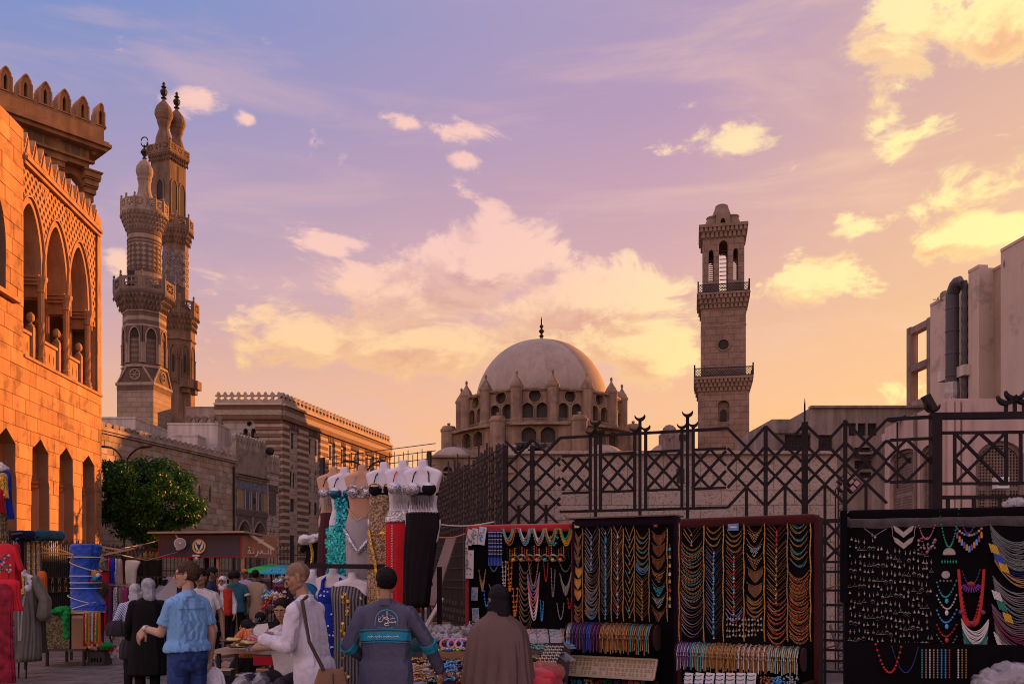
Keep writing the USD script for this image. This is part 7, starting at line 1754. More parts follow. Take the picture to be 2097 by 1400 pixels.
for(a,b,c,d_)in((u0,0,u1,0),(u0,1,u1,1),(u0,0,u0,1),(u1,0,u1,1)):obj('rim',MB().beam(ontray(a,b,.006),ontray(c,d_,.006),.02),CREAM,tr)
for r in range(4):
 for k in range(24):
  if rnd.random()<.12:continue
  p=ontray(u0+(u1-u0)*(k+.5+rnd.uniform(-.2,.2))/24,.16+r*.22,.012);g_=thing('ring','%s finger ring standing in the cream tray'%('gold' if k>5 else 'antique'),'ring',p,'gold rings in the cream tray' if k>5 else 'antique rings in the cream tray');a0=rnd.uniform(-.6,.6)
  obj('band',MB().tube([p+np.array([.011*math.cos(a)*math.cos(a0),.011*math.cos(a)*math.sin(a0),.011*math.sin(a)])for a in np.linspace(0,2*pi,9)[:-1]],.0028,3,True),GOLD if k>5 else ROSE,g_);obj('stone',MB().octa(p+(0,0,.012),.006),rnd.choice([GOLD,ROSE,SILV,BTAN]),g_)
for k in range(14):
 u,z=fa.at(1182+k*13,1395);b=thing('bead_bundle','%s bead bracelets bundled under the cream ring tray'%('turquoise','blue','white','orange red','scarlet','green','dark green','violet','plum','pink','brown','grey','black','maroon')[k],'beads',fa.p(u,z));q=MB()
 for j in range(26):q.octa(fa.p(u+rnd.uniform(-.025,.025),z+rnd.uniform(-.05,.03),.10+rnd.uniform(-.02,.03)),.011)
 obj('beads',q,(BT,BBLUEL,BW,BO,BR,BG,bead('dark_green',(.01,.09,.05)),BP,bead('plum',(.12,.02,.07)),BPK,BTAN,SILV,BK,VELVM)[k],b)
# blue cloth hanging between the racks
p=W(1388,1060,8.7);bl=thing('blue_cloth','bright blue cloth hanging between the two velvet racks','cloth',W(1388,1175,8.7));BLU=mat('blue_tarp',(.006,.055,.36),rough=.45,var=.25,scale=5,bump=.8,bscale=8,bdist=.05,spec=.4)
obj('cloth',loft(interp_rings([(W(0,1172,8.7)[2],p[0]+.0,8.7,.035,.02,1),(W(0,1120,8.7)[2],p[0],8.7,.04,.025,1),(p[2],p[0],8.72,.035,.02,.5)],16),24,5,.2),BLU,bl,smooth=True)
# ------------------------------------------------------------------ middle rack
RB,fb,Lb_,zb2=rack('jewellery_rack','maroon edged velvet rack covered in gold necklaces, right of the blue cloth',1393,7.95,1672,7.3,1063,1400,VELVM)
for px in(1393,1443,1483,1525,1567,1614,1661):pins(fb,px,1072,1312,RB,GOLD if px%2 else ROSE)
R2_='on the maroon rack'
col(fb,1400,1436,1072,1090,3,'v',[GOLD],[GOLD,BBLUEL],'gold chain at the top of the first column '+R2_,'gold chains at the top of the first column',.10)
col(fb,1395,1441,1108,1210,15,'drape',[ROSE,COPP,GOLD],[GOLD,BT,BTAN],'beaded collar necklace in the first column '+R2_,'beaded collars in the first column',.075)
col(fb,1396,1442,1216,1290,13,'drape',[shiny('violet_chain',(.20,.13,.25)),SILV,COPP],None,'plain string necklace low in the first column '+R2_,'plain strings low in the first column',.08)
col(fb,1446,1480,1074,1100,3,'drape',[GOLD],[GOLD],'short gold necklace topping the second column '+R2_,'short gold necklaces topping the second column',.06)
col(fb,1446,1480,1110,1280,28,'v',[shiny('grey_violet_chain',(.24,.21,.27))],[SILV,BBLUEL,BT],'grey violet chain with blue stone in the second column '+R2_,'grey violet chains with blue stones',.10)
col(fb,1487,1522,1082,1114,4,'drape',[GOLD],[GOLD],'gold coin collar topping the third column '+R2_,'gold coin collars topping the third column',.06)
col(fb,1487,1522,1122,1238,20,'v',[COPP,ROSE],[GOLD,BR,BT,SILV],'copper chain with charm in the third column '+R2_,'copper chains with charms in the third column',.08)
col(fb,1487,1522,1243,1256,4,'drape',[BBLUEL,BR],None,'coloured cord necklace low in the third column '+R2_,'coloured cords low in the third column',.07)
col(fb,1529,1565,1072,1130,3,'bib',[GOLD],[GOLD,SILV,ROSE],'pointed bead bib in the fourth column '+R2_,'pointed bead bibs in the fourth column',.07)
col(fb,1529,1565,1160,1192,2,'fringe',[ROSE],[COPP],'rose gold fringe necklace in the fourth column '+R2_,'rose gold fringes in the fourth column',.035)
col(fb,1529,1565,1216,1248,5,'drape',[ROSE],[GOLD],'gold mesh collar low in the fourth column '+R2_,'gold mesh collars low in the fourth column',.055)
col(fb,1571,1612,1060,1090,4,'v',[COPP],[BR],'copper chain with red bead topping the fifth column '+R2_,'copper chains with red beads',.10)
col(fb,1571,1612,1102,1212,16,'v',[GOLD,ROSE],[GOLD],'gold chain with medallion in the fifth column '+R2_,'gold chains with medallions',.085)
col(fb,1571,1612,1222,1300,9,'drape',[GOLD,COPP],[BR,GOLD],'red and gold collar low in the fifth column '+R2_,'red and gold collars',.065)
col(fb,1617,1656,1060,1140,7,'drape',[GOLD],[BT,GOLD],'light gold necklace high in the last column '+R2_,'light gold necklaces high in the last column',.075)
col(fb,1616,1659,1168,1300,22,'drape',[GOLD,COPP,ROSE],[GOLD,BR,GOLD],'dense beaded gold collar in the last column '+R2_,'dense beaded gold collars',.06)
u,z=fb.at(1504,1079);b=thing('price_card','small blue printed card at the top of the maroon edged rack','card',fb.p(u,z));obj('card',MB().box(fb.p(u,z,.03),(.095,.004,.06),fb.R()),mat('blue_card',(.10,.16,.33),rough=.4,var=.8,scale=60,bump=0),b);obj('mark',MB().box(fb.p(u,z,.033),(.06,.002,.012),fb.R()),CARD,b)
for k in range(46):
 px,py=1490+(k%12)*6.4+rnd.uniform(-1,1),1268+(k//12)*11+rnd.uniform(-2,2);u,z=fb.at(px,py);b=thing('charm','small silver charm pinned below the coloured cords on the maroon edged rack','charm',fb.p(u,z),'silver charms pinned low on the maroon edged rack');obj('disc',MB().ball(fb.p(u,z,.014),(.011,.004,.011),6),SILV if k%3 else ROSE,b);obj('hook',MB().tube([fb.p(u,z+.01,.012),fb.p(u,z+.028,.012)],.0015,3),SILV,b)
roll(fb,1400,1648,1314,1384,'padded roll crowded with bracelets on the maroon edged rack',[(.0,.12,8,[SILV,BP],'grey chain bracelet at the left end of the right roll'),(.12,.26,10,[BT,SILV,GOLD],'blue grey chain bracelet on the right roll'),(.26,.50,24,[GOLD,ROSE,BTAN],'gold bead bracelet on the right roll'),(.50,.76,26,[ROSE,BTAN,BW,COPP],'sparkling stone bracelet on the right roll'),(.76,.99,14,[bead('pale_green',(.22,.34,.27)),SILV,GOLD],'pale green bead bracelet at the right of the right roll')],'right roll:')
for k in range(7):
 u,z=fb.at(1434+k*21,1374);b=thing('bracelet_card','white card number %s from the left threaded with dark bracelets under the right roll'%('one','two','three','four','five','six','seven')[k],'card',fb.p(u,z-.12,.3));obj('card',MB().box(fb.p(u,z-.07,.28),(.075,.004,.17),fb.R()@trimesh.transformations.euler_matrix(.25,.05*math.sin(k),0)[:3,:3]),CARD,b)
 for j in range(5):obj('bracelet',MB().tube([fb.p(u+x_,z-.0-j*.034-.010*(1-(x_/.036)**2),.295+.006-j*-.0085)for x_ in np.linspace(-.036,.036,6)],.0042,4),(BK,BG,BK,BBL,BK)[(k+j)%5],b)
for k in range(3):
 u,z=fb.at(1590+k*24,1388);b=thing('bead_heap','%s heap of glittering bead bags under the right end of the right roll'%('orange','blue','grey')[k],'beads',fb.p(u,z));q=MB()
 for j in range(40):q.octa(fb.p(u+rnd.uniform(-.05,.05),z+rnd.uniform(-.08,.04),.26+rnd.uniform(-.04,.05)),.011)
 obj('beads',q,(COPP,BBLUEL,SILV)[k],b)
u0,z0=fb.at(1395,1392);b=thing('jewellery_box','dark wooden tray edge below the right roll','tray',fb.p(u0,z0-.1,.2));obj('front',MB().box(fb.p(Lb_/2,z0-.12,.34),(Lb_,.03,.10),fb.R()),WOODD,b);obj('side',MB().box(fb.p(Lb_-.02,z0-.02,.18),(.03,.34,.20),fb.R()),WOODD,b)
# timber litter behind the rack gap
for k,(a,b_,c)in enumerate((((1676,1210),(1722,1196),(.30,.15,.07)),((1680,1330),(1720,1318),(.16,.10,.08)),((1700,1280),(1716,1330),(.10,.07,.06)))):
 A,B=W(*a,11.6),W(*b_,11.4);t=thing('timber_scrap',('orange','greyish','short dark')[k]+' wooden stick wedged in the fence bars between the racks','stick',A);obj('stick',MB().beam(A,B,.035,.02),mat('scrap_%d'%k,c,var=.3,bump=.2),t)
# ------------------------------------------------------------------ black earring board at the right edge
RC,fc,Lc,zc3=rack('jewellery_rack','large black board with silver earrings and tribal necklaces at the right edge',1736,7.25,2230,6.7,1046,1400,VELV,.2)
GREYV=mat('dusty_velvet',(.055,.045,.052),rough=1.0,var=.5,scale=14,bump=.5,bscale=40,sheen=.6,spec=.1)  # grey of light on the fuzzy top is put into the velvet colour
rt=[]
for k in range(26):
 u=-.02+(Lc+.04)*k/25;a=[fc.p(u,zc3-.07+.09*math.sin(x)+.006*math.sin(k*1.3),-.10+.13*math.cos(x))for x in np.linspace(-.6,3.3,12)];rt.append(a)
rt=np.array(rt);q=MB();idx=np.arange(26*12).reshape(26,12);fq=np.stack([idx[:-1,:-1],idx[1:,:-1],idx[1:,1:],idx[:-1,1:]],-1).reshape(-1,4);q.add(rt.reshape(-1,3),fq);obj('draped_top',q,GREYV,RC,smooth=60)
obj('side_drape',MB().box(fc.p(-.03,zc3-.35,-.06),(.05,.24,.75),fc.R()),VELV,RC)
E0=MB()
def earring(fr,px,py,kind,m_):
 u,z=fr.at(px,py);n=.014;q=MB();s_=.015
 q.tube([fr.p(u,z+.016,n),fr.p(u,z+.004,n)],.0013,3)
 if kind==0:q.tube([fr.p(u+x_,z+y_,n)for x_,y_ in((0,.006),(s_*1.1,-.016),(-s_*1.1,-.016))],.0022,3,True)
 elif kind==1:q.tube([fr.p(u+s_*math.cos(a),z-.008+s_*math.sin(a),n)for a in np.linspace(0,2*pi,9)[:-1]],.0024,3,True);q.octa(fr.p(u,z-.008,n),.004)
 elif kind==2:q.ball(fr.p(u,z-.006,n),(.009,.003,.011),6)
 elif kind==3:q.prism(Polygon([(u,z+.004),(u+.011,z-.016),(u-.011,z-.016)]),fr,n-.002,n+.002)
 elif kind==4:q.box(fr.p(u,z-.008,n),(.004,.004,.026),fr.R());q.box(fr.p(u,z-.004,n),(.015,.004,.004),fr.R())
 elif kind==5:q.octa(fr.p(u,z-.010,n),(.006,.004,.014));q.octa(fr.p(u,z+.003,n),.004)
 else:q.box(fr.p(u,z-.006,n),(.016,.003,.006),fr.R());[q.octa(fr.p(u+e,z-.016,n),(.0025,.0025,.006))for e in(-.006,0,.006)]
 b=thing('earring','silver earring pinned in the close rows on the big black board','earring',fr.p(u,z),'silver earrings pinned on the big black board');obj('drop',q,m_,b)
DSIL=shiny('dull_silver',(.36,.33,.33),.35)
ne=0
for r in range(15):
 for k in range(19):
  px=1742+k*9.2+rnd.uniform(-2,2);py=1088+r*15.5+k*.75+rnd.uniform(-3,3)
  if r<3 and(k<4 and r==0 or 5<k<15 and r<2):continue
  if rnd.random()<.10 or px>1908:continue
  earring(fc,px,py,(r*3+k//2)%7,SILV if rnd.random()<.35 else DSIL);ne+=1
C_='on the black board'
def nk(px,w,y,sag,m_,lab,style,drop,r=.003,n=.02,py2=None):
 u,z=fc.at(px,y);uu=fc.at(px+w,y)[0]-u
 return necklace(fc,u,uu,z,sag,m_,lab+' '+C_,None,style,drop,n=n,r=r)
nk(1792,46,1082,.06,SILV,'thin silver chain with three leaf pendant','v',SILV)
for k,y in enumerate((1075,1098)):
 u,z=fc.at(1850,y);w=fc.at(1872,y)[0]-u;b=thing('necklace','%s crescent silver bib necklace '%('upper','lower')[k]+C_,'necklace',fc.p(u,z));obj('bib',MB().prism(Polygon([(u-w,z),(u-w*.5,z-.02),(u,z-.055),(u+w*.5,z-.02),(u+w,z),(u+w*.8,z-.045),(u,z-.10),(u-w*.8,z-.045)]),fc,.012,.016),DSIL,b);obj('chain',MB().tube([fc.p(u-w,z,.014),fc.p(u-w*1.1,z+.09,.014)],.0018,4).tube([fc.p(u+w,z,.014),fc.p(u+w*1.1,z+.09,.014)],.0018,4),SILV,b)
def bigbeads(px0,px1,y0,ybot,m_,rb,lab,pend=None,v=False):
 u0,z0=fc.at(px0,y0);u1,z1=fc.at(px1,y0);zb_=fc.at((px0+px1)/2,ybot)[1]
 t=necklace(fc,(u0+u1)/2,u1-u0,z0,z0-zb_,BK,lab+' '+C_,None,'beads',(m_,rb),n=.016)
 return t,(u0+u1)/2,zb_
t,c,z=bigbeads(1878,1918,1062,1104,BPK,.0075,'pink and purple bead necklace with silver charms');q=MB()
for k in range(14):q.octa(fc.p(c+rnd.uniform(-.07,.07),z-rnd.uniform(.0,.09),.022),rnd.uniform(.008,.014))
obj('charms',q,DSIL,t);q=MB();[q.octa(fc.p(c+x_,z-y_,.026),.014)for x_,y_ in((-.06,.01),(.06,.005),(.03,.06),(0,.10),(-.02,.07))];obj('stones',q,BPK,t)
t,c,z=bigbeads(1923,1963,1045,1120,BG,.0095,'long green bead necklace with silver fan pendant',v=True)
obj('fan',MB().prism(Point(c,z-.05).buffer(.045,10).intersection(sbox(c-1,z-.06,c+1,z+1)),fc,.016,.022),DSIL,t);q=MB();[q.octa(fc.p(c+(k-2.5)*.02,z-.115,.02),(.008,.008,.016))for k in range(6)];obj('drops',q,BG,t)
t,c,z=bigbeads(1965,2003,1052,1092,BP,.009,'thick violet cord necklace with bright tassels');
for k in range(11):
 u=c-.085+.017*k;zz=z-.015+.9*(u-c)**2*8;obj('pompom',MB().ball(fc.p(u,zz,.025),.011,6),(BBL,BYEL,BPK,BT)[k%4],t)
 obj('tassel',MB().lathe([(.010,-.05),(.008,-.01),(.002,0)],fc.p(u,zz-.02-.06*(1-abs(u-c)/.09),.022),6),(BP,BO,BBLUEL)[k%3],t)
for k,(y0,yb,m_,lab,rb)in enumerate(((1190,1222,BT,'turquoise bead necklace with drop, upper one',.0095),(1218,1246,BW,'grey pearl necklace with drop',.009),(1248,1274,BBLUEL,'turquoise blue bead necklace, lower one',.010),(1278,1302,BR,'red bead necklace with round red pendant',.010),(1300,1322,DSIL,'silver ring link necklace',.009))):
 t,c,z=bigbeads(1918,1958,y0,yb,m_,rb,lab);obj('drop',MB().ball(fc.p(c,z-.03,.02),(.015,.010,.022),8),m_,t)
u,z=fc.at(1936,1176);b=thing('necklace','silver pendant plate with round mirror and coin drops '+C_,'necklace',fc.p(u,z));obj('plate',MB().prism(Point(u,z).buffer(.03,8),fc,.014,.022),DSIL,b);q=MB();[q.octa(fc.p(u+(k-1.5)*.025,z-.05,.018),.011)for k in range(4)];obj('coins',q,DSIL,b)
RED=mat('red_cord',(.42,.02,.012),rough=.6,var=.2,bump=.3)
t,c,z=bigbeads(1966,2012,1190,1276,BR,.011,'heavy scarlet cord necklace with large plum beads');
u0,z0=fc.at(1962,1165);u1,_=fc.at(2014,1165)
for e in(0,.012,-.012):obj('cord',MB().tube(fc.pts(*np.array([(u0+(u1-u0)*(x_+1)/2,z0-(z0-z+e)*(1-x_*x_*x_*x_))for x_ in np.linspace(-1,1,15)]).T,.024),.011,6),RED,t)
for x_ in(-.9,0,.9):obj('plum_bead',MB().ball(fc.p(c+x_*(u1-u0)/2*.95,z+.10*abs(x_),.034),.02,8),bead('plum',(.12,.02,.07)),t)
t,c,z=bigbeads(1970,2006,1168,1198,BP,.008,'black necklace with purple spikes and red stone');obj('stone',MB().ball(fc.p(c,z+.01,.026),(.035,.014,.024),8),bead('wine',(.16,.01,.02)),t)
for k in range(11):a=-pi/2+(k-5)*.24;obj('spike',MB().beam(fc.p(c+.045*math.cos(a),z+.02+.035*math.sin(a),.02),fc.p(c+.085*math.cos(a),z+.02+.075*math.sin(a),.02),.007),bead('violet',(.16,.02,.30)),t)
def multistrand(px0,px1,y0,y1,sag,n,ms,lab,blk=None):
 u0,z0=fc.at(px0,y0);u1,z1=fc.at(px1,y1);t=thing('beaded_collar',lab+' '+C_,'necklace',fc.p(u0,z0))
 for k in range(n):
  f=k/max(n-1,1);z=z0+(z1-z0)*f;q=MB().tube(fc.pts(*sag_pts((u0+u1)/2,(u1-u0)*(1-.12*f),z,sag*(1+.5*f),12).T,.016+.004*(k%3)),.0042,4)
  obj('strand',q,ms[min(int(f*len(ms)),len(ms)-1)],t)
 return t
multistrand(1968,2024,1266,1296,.10,15,[BW,BW,bead('sea_green',(.01,.16,.14))],'white and sea green multi strand collar')
MIX=mat('mixed_seed_beads',(.12,.13,.14),rough=.4,var=1.0,scale=140,bump=.3,spec=.5)
multistrand(2026,2140,1075,1112,.14,18,[MIX],'dark speckled multi strand collar')
multistrand(2030,2150,1236,1290,.16,20,[bead('mauve',(.14,.09,.12)),bead('wine_b',(.13,.02,.06)),DSIL],'mauve and grey multi strand necklace')
multistrand(2034,2155,1294,1318,.14,12,[BW],'white multi strand necklace')
multistrand(2034,2150,1320,1350,.11,13,[bead('bronze',(.20,.11,.03)),bead('plum',(.12,.02,.07))],'bronze multi strand necklace')
multistrand(1972,2022,1300,1324,.10,14,[MIX],'dark net of tiny beads below the sea green collar')
multistrand(2030,2152,1116,1150,.13,14,[MIX,bead('navy',(.01,.015,.07)),BTAN],'navy and tan speckled multi strand collar')
multistrand(2032,2150,1180,1222,.13,14,[bead('grey_seed',(.16,.15,.17)),MIX],'ash grey multi strand collar in the middle')
multistrand(2000,2040,1330,1362,.06,9,[BYEL,BBL,bead('sea_green',(.01,.16,.14))],'yellow, blue and green short strand bundle')
for k,(px,py)in enumerate(((2024,1120),(2034,1140),(2044,1158),(2030,1215),(2040,1236),(2052,1260))):
 u,z=fc.at(px,py);b=thing('fringe','%s yellow and navy bead fringe '%('topmost','second','third','fourth','fifth','lowest')[k]+C_,'bead fringe',fc.p(u,z))
 for j in range(6):obj('tassel',MB().beam(fc.p(u+j*.010,z+.03-j*.004,.03),fc.p(u+.02+j*.010,z-.04-j*.004,.03),.008,.006),(BYEL,BBL,BYEL,BW,bead('sea_green',(.01,.16,.14)),BYEL)[k],b)
# lower apron of the board
u0,z0=fc.at(1732,1312);zlo=fc.at(1740,1312)[1]
ap=thing('velvet_apron','black velvet lower shelf of the big board with the scarlet bead string','display shelf',fc.p(0,.4,.15));q=MB();q.box(fc.p(Lc/2,zlo/2+.2,.10),(Lc+.06,.22,zlo-.4),fc.R());obj('shelf',q,VELV,ap)
fcl=Frame(fc.p(0,0,.212)[:2],fc.u[:2]);fc_old=fc;fc=fcl
t,c,z=bigbeads(1793,1845,1320,1376,BR,.0125,'single string of scarlet beads');t,c,z=bigbeads(1826,1880,1322,1376,BBL,.005,'fine dark blue bead string')
for k,m_ in enumerate((BT,BTAN,BW,BTAN,SILV,BBLUEL,BBLUEL,BR,BW,GOLD,GOLD)):
 px=1888+k*8.0+(10 if k>7 else 0);u,z=fc.at(px,1330);t=thing('bead_string','%s straight bead string on the apron of the big board'%('turquoise cross','first dark','pearl','second dark','silver','blue','bright blue','red','white','gold','last gold')[k],'bead string',fc.p(u,z));q=MB()
 for j in range(12):q.octa(fc.p(u,z-j*.019,.012),.0085)
 obj('beads',q,m_,t)
fc=fc_old
t=thing('plastic_bag','crumpled clear white plastic sheet heaped at the bottom right corner','plastic sheet',W(2060,1400,6.4));q=W(2070,1395,6.5);obj('sheet',soft(union([sph(q,(.22,.16,.10)),sph(q+(.15,0,-.03),(.2,.15,.10)),sph(q+(-.12,0,-.05),(.16,.12,.07))]),.03,2,.09,(9,9,9),5),POLY,t,smooth=True)
t=thing('plastic_bag','scrap of white plastic on the grey draped top of the big board','plastic sheet',W(2080,1032,6.9));obj('sheet',soft(sph(W(2080,1030,6.88),(.09,.05,.02)),.012,1,.05,(25,25,25),2),POLY,t,smooth=True)
# ------------------------------------------------------------------ table rack behind the cloaked woman
RT,ft,Lt,zt4=rack('jewellery_rack','crowded red topped jewellery rack behind the woman in the brown cloak',957,9.5,1174,9.05,1078,1310,mat('red_felt',(.32,.012,.012),rough=.9,var=.2,bump=.2,sheen=.3))
T_='on the red rack'
def tcard(px,py,w,h,lab,rot=0.0,m_=CARD,marks=SILV):
 u,z=ft.at(px,py);t=thing('earring_card',lab+' '+T_,'card',ft.p(u,z));Rm=ft.R()@trimesh.transformations.euler_matrix(0,rot,0)[:3,:3];obj('card',MB().box(ft.p(u,z,.05),(w,.004,h),Rm),m_,t);q=MB()
 for j in range(10):q.octa(ft.p(u+rnd.uniform(-w,w)*.35,z+rnd.uniform(-h,h)*.4,.056),.011)
 obj('studs',q,marks,t)
tcard(966,1100,.075,.17,'leftmost white earring card',.2);tcard(976,1098,.07,.17,'second white earring card',.12);tcard(991,1097,.085,.19,'widest white earring card with blue charms',.15,CARD,BBLUEL);tcard(966,1155,.09,.30,'tall white hanging card',.03)
tcard(976,1215,.075,.14,'upper clear packet with evil eye beads',.05,POLY,BBLUEL);tcard(978,1258,.08,.15,'lower clear packet with blue beads',-.05,POLY,BBLUEL);tcard(960,1140,.03,.30,'narrow white strip card',0)
for k in range(10):
 u,z=ft.at(1005+k*2.9,1086);t=thing('bead_strand','blue and white striped prayer bead strand '+T_,'bead strand',ft.p(u,z),'blue striped bead strands');q=MB();q2=MB()
 for j in range(15):(q if j%2 else q2).octa(ft.p(u,z-j*.019,.045+.01*(k%2)),.0085)
 q2.lathe([(.008,-.09),(.006,-.01),(.002,0)],ft.p(u,z-.28,.05),5);obj('beads',q2,BBL,t);obj('pale_beads',q,BW,t)
def tneck(px,w,y,sag,m_,lab,style='drape',drop=None,r=.004,n=.03):u,z=ft.at(px,y);uu=ft.at(px+w,y)[0]-u;return necklace(ft,u,uu,z,sag,m_,lab+' '+T_,None,style,drop,n=n,r=r)
for k,(px,m1,m2,lab)in enumerate(((1046,GOLD,BT,'wide gold and turquoise collar'),(1079,SILV,BT,'silver collar with turquoise stones'),(1108,SILV,BTAN,'silver collar with pale stones'),(1132,GOLD,BT,'gold collar with pale blue stones'),(1163,BYEL,BG,'broad yellow and green Egyptian style collar'))):
 t=tneck(px,28,1083,.17,m1,lab,'beads',(m1,.011),n=.05);
 for j in range(1,4):
  u,z=ft.at(px,1083);obj('row',MB().tube(ft.pts(*sag_pts(u,.135-.012*j,z,.17-.022*j,11).T,.05+.006*j),.0085,5),(m2,m1,BO)[j%3]if k in(0,4)else(m1,m2,m1)[j%3],t)
 q=MB();[q.octa(ft.p(u+x_,zz,.062),.016)for x_,zz in sag_pts(u,.11,z,.175,7)[1:-1]];obj('stones',q,m2,t)
for k in range(26):
 px=1042+k*5.0;u,z=ft.at(px,1122+4*math.sin(k));t=thing('bead_strand','short dark strand of red black and yellow beads '+T_,'bead strand',ft.p(u,z),'short dark bead strands');q=MB()
 for j in range(7):q.octa(ft.p(u,z-j*.018,.04),.009)
 obj('beads',q,(BK,BTAN,BR,BYEL,BK)[k%5],t)
for k in range(7):
 px=1058+k*16;u,z=ft.at(px,1142);t=thing('bangle','%s amber bangle in the row %s'%(('first','second','third','fourth','fifth','sixth','last')[k],T_),'bangle',ft.p(u,z));obj('ring',MB().tube([ft.p(u+.042*math.cos(a),z+.030*math.sin(a),.07+.02*math.sin(a))for a in np.linspace(0,2*pi,15)[:-1]],.009,6,True),(ROSE,SILV)[k%2],t);obj('stone',MB().ball(ft.p(u,z-.02,.095),.020,8),(BYEL,BO,BR,BO,BT,BYEL,BO)[k],t)
for(px,w,y,sag,m_,st,dr,lab)in((1013,20,1150,.10,BTAN,'beads',(BT,.008),'turquoise tooth bead necklace'),(1035,7,1150,.32,BW,'beads',(BW,.013),'long white bead necklace'),(1047,8,1150,.30,BO,'beads',(BO,.016),'long amber bead necklace'),(1058,9,1205,.28,BO,'beads',(BO,.017),'lower long amber bead necklace'),(1120,9,1150,.20,BR,'beads',(BR,.007),'thin red bead necklace'),(1095,22,1140,.30,BTAN,'beads',(BTAN,.010),'brown wooden bead necklace'),(1160,26,1150,.10,SILV,'beads',(DSIL,.011),'heavy silver tribal choker'),(1160,24,1172,.14,SILV,'fringe',DSIL,'silver fringe breastplate'),(1135,8,1165,.28,SILV,'beads',(DSIL,.011),'long silver bead chain'),(1112,6,1230,.20,BBLUEL,'beads',(BBLUEL,.010),'evil eye bead string'),(1150,14,1235,.16,SILV,'beads',(SILV,.010),'pale silver bead chain'),(1169,8,1225,.10,BR,'beads',(BR,.012),'short coral necklace'),(990,14,1165,.14,BTAN,'fringe',GOLD,'bronze fringe necklace'),(1000,12,1210,.16,BBL,'beads',(BBLUEL,.011),'sky blue bead necklace'),(1015,24,1195,.10,COPP,'bib',CARD,'cream shield shaped necklace'),(1050,14,1250,.10,BR,'beads',(BR,.012),'red chilli necklace')):tneck(px,w,y,sag,m_,lab,st,dr)
for k in range(13):u,z=ft.at(1078,1150+k*11);necklace(ft,u,ft.at(1104,1150)[0]-u,z,.11,ROSE,'antique bronze collar hanging in the dark column left of the pink strands','antique bronze collars','drape',SILV if k%3==0 else ROSE,n=.03,r=.004)
def tmulti(px0,px1,y0,y1,sag,n,ms,lab):
 u0,z0=ft.at(px0,y0);u1,z1=ft.at(px1,y1);t=thing('beaded_collar',lab+' '+T_,'necklace',ft.p(u0,z0))
 for k in range(n):
  f=k/(n-1);obj('strand',MB().tube(ft.pts(*sag_pts((u0+u1)/2,(u1-u0)*(1-.3*f),z0+(z1-z0)*f,sag*(1+.4*f),10).T,.05),.0055,4),ms[min(int(f*len(ms)),len(ms)-1)],t)
tmulti(1083,1109,1172,1225,.16,11,[bead('violet_grey',(.16,.16,.26)),BPK,bead('coral',(.45,.12,.10)),BW],'pink and white multi strand necklace')
# slanted goods table
def tb(px,py,lift=0.0):
 """point of the slanted table top seen at a pixel"""
 A=np.array([0,9.15,1.06]);n_=np.array([0,-.34,1.75]);n_/=np.linalg.norm(n_);r=np.array([(px-CX)/F,1.0,(HY-py)/F]);e=np.array([0,0,EYE]);return e+r*(((A-e)@n_)/(r@n_))+n_*lift
TBN=np.array([0,-.191,.982]);TBR=trimesh.transformations.euler_matrix(.192,0,0)[:3,:3]
TBL=thing('goods_table','slanted market table heaped with trinkets in front of the red topped rack','table',(.0,8.2,0));c0_,c1_=tb(872,1300),tb(1172,1300)
q=MB();P=[tb(868,1298),tb(1172,1298),tb(1160,1410),tb(815,1410)];q.add(P+[p-np.array([0,0,.05])for p in P],[[0,3,2,1],[4,5,6,7],[0,1,5,4],[1,2,6,5],[2,3,7,6],[3,0,4,7]]);obj('top',q,mat('dark_cloth_table',(.03,.018,.02),var=.3,bump=.2),TBL)
for p in P:obj('leg',MB().box((p[0],p[1],p[2]/2-.03),(.05,.05,p[2]-.07)),WOODD,TBL)
def tbox(px,py,w,l,h,m_,name,lab,cat,rot=0.0,inner=None,items=None,n=16,isz=.012):
 p=tb(px,py,h/2);t=thing(name,lab,cat,p-TBN*h/2);Rm=TBR@trimesh.transformations.rotation_matrix(rot,[0,0,1])[:3,:3]
 obj('box',MB().box(p,(w,l,h),Rm),m_,t)
 if inner is not None:obj('lining',MB().box(p+TBN*(h/2+.001),(w*.9,l*.88,.004),Rm),inner,t)
 if items:
  for m_i in items:
   q=MB()
   for j in range(n):q.octa(p+Rm@np.array([rnd.uniform(-w,w)*.42,rnd.uniform(-l,l)*.40,h/2+isz*.5]),(isz,isz*.7,isz*.6))
   obj('trinkets',q,m_i,t)
 return t
for k,(px,lab)in enumerate(((1065,'leftmost'),(1087,'second'),(1111,'third'),(1137,'fourth'))):tbox(px,1304,.115,.42,.035,mat('lilac_tray',(.42,.38,.46),rough=.5,bump=.05),'display_tray',lab+' pale lilac tray of small earrings below the red topped rack','tray',0,CARD,[ROSE,(BBLUEL,BR,GOLD,BT)[k]],9,.011)
tbox(1158,1302,.10,.45,.05,CARD,'display_tray','white divided box at the end of the lilac trays','tray',0,CREAM,[SILV,ROSE],12)
tbox(985,1290,.26,.34,.06,CARD,'display_tray','white frame tray with pink bits left of the cloaked woman','tray',0,DARK,[BPK,BR,BW],14)
tbox(1073,1330,.16,.26,.03,DSIL,'display_tray','grey tray of black and amber beads','tray',.1,DARK,[BK,BO,BW,BBLUEL],14,.016);tbox(1108,1330,.20,.26,.03,DSIL,'display_tray','grey tray of green and dark beads','tray',.05,DARK,[BK,BG,BT,BTAN],22,.015)
tbox(1090,1352,.34,.18,.03,VELVM,'display_tray','maroon tray of bead strings','tray',.0,None,[BR,BTAN,BG,BK],24,.013);tbox(1093,1368,.36,.14,.03,CARD,'display_tray','flat tray of bright thread bracelets','tray',.0,None,[BBL,BPK,BT,BW,BYEL],18,.016)
